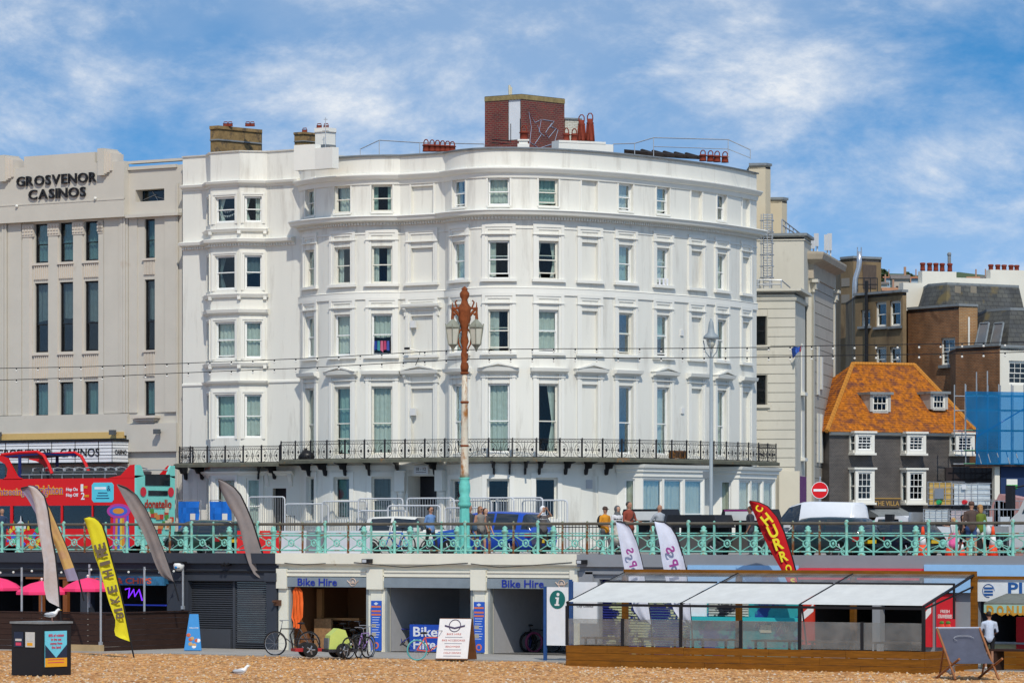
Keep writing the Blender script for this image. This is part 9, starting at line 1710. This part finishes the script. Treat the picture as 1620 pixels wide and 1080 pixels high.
q = MB(Matrix.Translation((S(652, 4.3), 4.3, -1.9))); n = 20; q.tube([(0.62*math.cos(6.283*i/n), 0, 0.7*math.sin(6.283*i/n)) for i in range(n)], 0.07, 5, closed=True); q.prismy([(-0.95,-0.15),(0,-0.35),(0.95,-0.15),(0.95,0.1),(0,-0.1),(-0.95,0.1)], -0.05, 0); q.ball((0,0,0.15), (0.3,0.04,0.2), 8, 5); q.build('wall_banner_emblem', flat('emblem_dark', (0.05,0.05,0.06)), loc=(S(652,4.3),4.3,-1.9), label='round winged emblem painted on the middle shop back wall', cat='emblem')
# blue price banners on the pillars
for i, (x0, x1, lab) in enumerate(((587, 603, 'blue price banner on the pillar between first and middle shops'), (749.5, 766, 'blue price banner on the pillar between middle and right shops'))):
    d = -0.22; a, b = S(x0, d), S(x1, d); z0, z1 = ESP+0.05, AZ(950); q = MB(); q.box(a, b, d, d+0.04, z0, z1, 0); w_ = b-a; m_ = (a+b)/2; L = z1-z0
    for f, k in ((0.88, 2), (0.79, 2), (0.72, 2)): q.box(a+0.02, b-0.02, d-0.006, d, z0+L*f-0.03, z0+L*f+0.03, k)
    for j in range(9): q.box(a+0.05, b-0.06-0.03*(j % 3), d-0.004, d, z0+L*(0.66-0.05*j), z0+L*(0.66-0.05*j)+0.02, 1)
    for f in (0.50, 0.32): q.box(a+0.03, m_, d-0.008, d, z0+L*f-0.06, z0+L*f+0.06, 3)
    n = 14; q.prismy([(m_+0.12*math.cos(6.283*j/n), z0+L*0.1+0.12*math.sin(6.283*j/n)) for j in range(n)], d-0.01, d, 2); q.prismy([(m_+0.07*math.cos(6.283*j/n), z0+L*0.1+0.07*math.sin(6.283*j/n)) for j in range(n)], d-0.014, d, 0); q.prismy([(m_, z1-0.16), (m_+0.1, z1-0.1), (m_, z1-0.05), (m_-0.1, z1-0.1)], d-0.008, d, 1)
    q.build('price_banner', [flat('banner_blue', (0.02,0.10,0.50)), flat('banner_white', (0.6,0.66,0.75)), flat('banner_orange', (0.65,0.17,0.07)), flat('banner_tan', (0.38,0.34,0.28))], loc=(m_, d, ESP), label=lab, cat='banner', group='blue price banners')
# advertising boards
p = PX(722, 1043); T = thing('advertising_board', 'white lettered wooden advertising board outside the middle shop', 'sandwich board', p, TH-R(20)); M = WM[T]; hh = 1.40; w = 1.1
for sgn in (-1, 1): q = MB(M @ Matrix.Translation((0, sgn*0.42, 0)) @ Matrix.Rotation(R(sgn*16), 4, 'X')); q.box(-w/2, w/2, -0.02, 0.02, 0.02, hh, 0); q.box(-w/2, w/2, -0.03 if sgn < 0 else 0.021, -0.021 if sgn < 0 else 0.03, 0.05, hh-0.02, 1 if sgn < 0 else 0); q.build('panel', [mat('board_wood', (0.16,0.07,0.03), 0.7, var=0.2), flat('board_white_face', (0.72,0.70,0.68))], T)
q = MB(M @ Matrix.Translation((0, -0.42, 0)) @ Matrix.Rotation(R(-16), 4, 'X'))
for i, (t, k) in enumerate((('BIKE HIRE', 0), ('', 1), ('BIKE ACCESSORIES', 0), ('', 1), ('BEACHWEAR', 0), ('', 1), ('COLD DRINKS', 0), ('', 1))): add_text(q, t, (0, -0.035, hh*0.62-i*0.105), width=(0.5, 0.6, 0.8, 0.6, 0.5, 0.7, 0.6, 0.5)[i], height=0.06, k=k, ext=0.002) if t else q.box(-0.3, 0.3, -0.035, -0.031, hh*0.62-i*0.105-0.012, hh*0.62-i*0.105+0.012, 1)
n = 18; q.tube([(0.2*math.cos(6.283*i/n), -0.035, hh*0.82+0.2*math.sin(6.283*i/n)) for i in range(n)], 0.015, 4, closed=True, k=2); q.prismy([(-0.35,hh*0.80),(0,hh*0.74),(0.35,hh*0.80),(0.35,hh*0.84),(0,hh*0.78),(-0.35,hh*0.84)], -0.042, -0.031, 2); q.build('lettering', kind='stuff', parent=T, mats=[flat('letter_pale_red', (0.5,0.12,0.1)), flat('letter_grey', (0.3,0.3,0.33)), flat('emblem_purple', (0.07,0.05,0.1))])
p = PX(305, 1029); T = thing('welcome_board', 'leaning blue welcome board with food pictures beside the shutter', 'sandwich board', p, R(20)); q = MB(WM[T] @ Matrix.Rotation(R(-14), 4, 'X')); q.prismy([(-0.32,0.02),(0.32,0.02),(0.10,1.32),(-0.22,1.32)], -0.02, 0.02, 0); add_text(q, 'WELCOME', (-0.02,-0.025,0.82), width=0.34, k=1); rnd = random.Random(3)
for i in range(8): q.ball((rnd.uniform(-0.2,0.18),-0.024,rnd.uniform(0.12,0.65)), (0.08,0.012,0.07), 8, 5, k=2+i % 3)
q.build('board', [flat('welcome_blue', (0.05,0.25,0.55)), M_PLW, flat('food_red', (0.5,0.12,0.06)), flat('food_tan', (0.5,0.3,0.12)), M_PLW], T)
# information panels
for i, (x0, x1, y0, y1, d, lab) in enumerate(((865, 899, 1020, 928, -5.0, 'tall white information panel with round green i symbol'), (907, 944, 985, 920, -4.6, 'white council notice panel half behind the terrace'))):
    a, b = S(x0, d), S(x1, d); z0, z1 = PD(x0, y0, d)[2], PD(x0, y1, d)[2]; m_ = (a+b)/2; T = thing('information_panel', lab, 'sign', (m_, d, ESP), 0, None); q = MB(); q.box(a, b, d, d+0.05, z0, z1); q.build('panel', mat('panel_white', (0.74,0.74,0.71), 0.5, var=0.03, col2=(0.52,0.42,0.18), c2lo=0.66, c2hi=0.70, c2scale=1.6), T); q = MB(); q.box(a-0.12, a-0.03, d-0.02, d+0.07, ESP, z1+0.02); q.box(b+0.03, b+0.12, d-0.02, d+0.07, ESP, z1+0.25) if i == 0 else None; q.build('post', mat('post_blue', (0.02,0.07,0.22), 0.6, var=0.2, col2=(0.35,0.38,0.38), c2lo=0.6, c2hi=0.7, c2scale=4), T)
    if i == 0:
        n = 24; c_ = z1-0.40; q = MB(); q.prismy([(m_+0.30*math.cos(6.283*j/n), c_+0.30*math.sin(6.283*j/n)) for j in range(n)], d-0.012, d-0.001, 0); q.prismy([(m_-0.10,c_-0.2),(m_+0.08,c_-0.2),(m_+0.08,c_-0.15),(m_+0.04,c_-0.15),(m_+0.07,c_+0.07),(m_-0.07,c_+0.07),(m_-0.07,c_+0.02),(m_-0.02,c_+0.02),(m_-0.05,c_-0.15),(m_-0.10,c_-0.15)], d-0.02, d-0.012, 1); q.prismy([(m_+0.03+0.055*math.cos(6.283*j/12), c_+0.165+0.055*math.sin(6.283*j/12)) for j in range(12)], d-0.02, d-0.012, 1); q.build('symbol', [flat('symbol_green', (0.01,0.14,0.13)), M_PLW], T)
    else: q = MB(); add_text(q, 'City Council', (m_, d-0.004, z0+0.55), width=(b-a)*0.7); q.build('lettering', M_BLACK, T)
# kiosk at the right edge
D = -3.2; T = thing('seaside_kiosk', 'seaside kiosk with white pier sign, scalloped awning and ice cream counter', 'kiosk', (S(1600, D), D, ESP)); a = S(1546, D)
def K(y, d=D): return PD(1590, y, d)[2]
q = MB(); q.box(a, a+4, D, D+0.1, K(951), K(917), 0); add_text(q, 'PIER', (S(1601,D)+0.55, D-0.012, K(930)), height=0.36, width=1.35, k=1, bold=0.02, align='CENTER'); n = 16; c_ = S(1564, D); q.tube([(c_+0.2*math.cos(5.2*j/n), D-0.01, K(934)+0.2*math.sin(5.2*j/n)) for j in range(n)], 0.012, 4, k=1); [q.box(c_-0.15, c_+0.15, D-0.012, D-0.001, K(930+5*j)-0.03, K(930+5*j)+0.03, 1) for j in range(3)]; q.build('pier_sign', [flat('pier_white', (0.72,0.76,0.78)), flat('pier_blue', (0.02,0.10,0.32))], T)
q = MB(); q.box(a-0.1, a+4, D-0.06, D+0.12, K(916.5), K(911)); q.box(a-0.14, a-0.02, D-0.08, D+0.1, ESP, K(911)); q.build('timber_frame', M_WOOD, T)
d2 = D-1.5; s_ = S(1557, d2); q = MB(); q.prismx([(D-0.02, K(938)), (d2, K(954, d2)+0.02), (d2, K(956, d2)), (D-0.02, K(942))], s_, s_+4); q.build('awning', mat('awning_grey_green', (0.16,0.17,0.15), 0.9, var=0.25, scale=3), T)
vm = [flat('valance_mint', (0.30,0.50,0.42)), flat('valance_gold', (0.50,0.26,0.03))]; z0, z1 = K(974, d2), K(956, d2); q = MB(); q.box(s_, s_+4, d2-0.02, d2-0.005, z0+0.1, z1, 0); [add_text(q, ch, (s_+0.22+0.34*i, d2-0.03, (z0+z1)/2), height=0.30, width=0.24, k=1, bold=0.04) for i, ch in enumerate('DONUTS')]; [q.prismy([(s_+0.4*i, z0+0.1), (s_+0.4*i+0.2, z0), (s_+0.4*i+0.4, z0+0.1)], d2-0.02, d2-0.005, 1) for i in range(8)]; q.build('valance', vm, T)
q = MB(); s2 = S(1570, D); q.box(s2-0.4, s2+3, D, D+0.1, ESP, K(1018), 0); q.box(s2-0.4, s2+3, D-0.15, D+0.2, K(1018), K(1015), 2); add_text(q, 'TRADITIONAL', (s2+0.1, D-0.01, K(1032)), width=1.3, height=0.16, k=1); add_text(q, 'ICE CREAM', (s2+0.2, D-0.01, K(1043)), width=1.1, height=0.18, k=1); q.build('counter', [flat('counter_cream', (0.66,0.60,0.34)), M_BLACK, M_STEEL], T)
q = MB(); s3 = S(1608, D-0.1); q.box(s3, s3+1, D-0.12, D-0.02, ESP+0.1, K(975)); q.build('red_menu', flat('menu_red', (0.6,0.02,0.03)), T)
T = thing('bench_table', 'wooden picnic bench beside the deckchair', 'bench', (*PG(1606, 1062, BEACH)[:2], BEACH)); p = T.location
for nm, b in (('top', (-0.7,0.7,-0.3,0.3,0.62,0.68)), ('leg', (-0.6,-0.5,-0.25,0.25,0,0.62)), ('leg', (0.5,0.6,-0.25,0.25,0,0.62))): q = MB(WM[T]); q.box(*b); q.build(nm, M_DKWOOD, T)
person('person in a pale blue tee shirt seen from behind at the kiosk', (*PG(1565, 1058, ESP)[:2], ESP), R(180)+TH, 1.76, 'm', (0.03,0.02,0.015), 'short', (0.50,0.58,0.72), (0.015,0.015,0.018), shorts=True, shoes=(0.6,0.6,0.6), arms=[((0.25,-0.06,1.14),(0.18,-0.25,1.06)), ((-0.25,-0.06,1.14),(-0.18,-0.25,1.06))])
# giant deckchair
p = PG(1535, 1074, BEACH); T = thing('giant_deckchair', 'oversized wooden deckchair with slate grey canvas', 'deckchair', p, TH+R(12)); M = WM[T] @ Matrix.Diagonal((0.84, 0.84, 0.84, 1)); wd = flat('deckchair_wood', (0.26,0.10,0.035), 0.6, var=0.2)
for sx in (-0.72, 0.80):
    q = MB(M); q.tube([(sx+0.02,-0.55,0.02),(sx-0.14,1.0,1.72)], 0.045, 5); q.build('back_rail', wd, T); q = MB(M); q.tube([(sx-0.2,0.9,0.02),(sx+0.1,-0.7,0.72)], 0.045, 5); q.build('seat_rail', wd, T); q = MB(M); q.tube([(sx-0.06,0.5,1.05),(sx-0.02,1.1,0.05)], 0.035, 5); q.build('prop', wd, T)
q = MB(M); vs = []; n = 8
for i in range(13):
    f = i/12; y = 1.0-1.55*f; z = 1.72-1.75*f+0.55*f*f-0.35*math.sin(math.pi*f)*0.5
    vs += [(-0.80+1.44*j/n+0.10*f, y, max(0.55, z)) for j in range(n+1)]
q.add(vs, [(i*(n+1)+j, i*(n+1)+j+1, (i+1)*(n+1)+j+1, (i+1)*(n+1)+j) for i in range(12) for j in range(n)]); q.sm = [True]*len(q.f); q.build('canvas', mat('canvas_slate', (0.075,0.08,0.11), 0.85, var=0.15, scale=3), T); q = MB(M @ Matrix.Translation((-0.02,0.64,1.36)) @ Matrix.Rotation(R(-45), 4, 'X')); [q.tube([(0.36*math.cos(a+o),-0.03,0.09*math.sin(a+o)*(1+o)) for a in [0.3*i for i in range(12)]], 0.008, 4) for o in (0, 0.6)]; q.build('canvas_print', flat('print_pale', (0.3,0.32,0.36)), T); q = MB(M); q.tube([(-0.90,1.0,1.72),(0.70,1.0,1.72)], 0.04, 6); q.build('top_bar', flat('bar_pale', (0.35,0.38,0.45)), T)
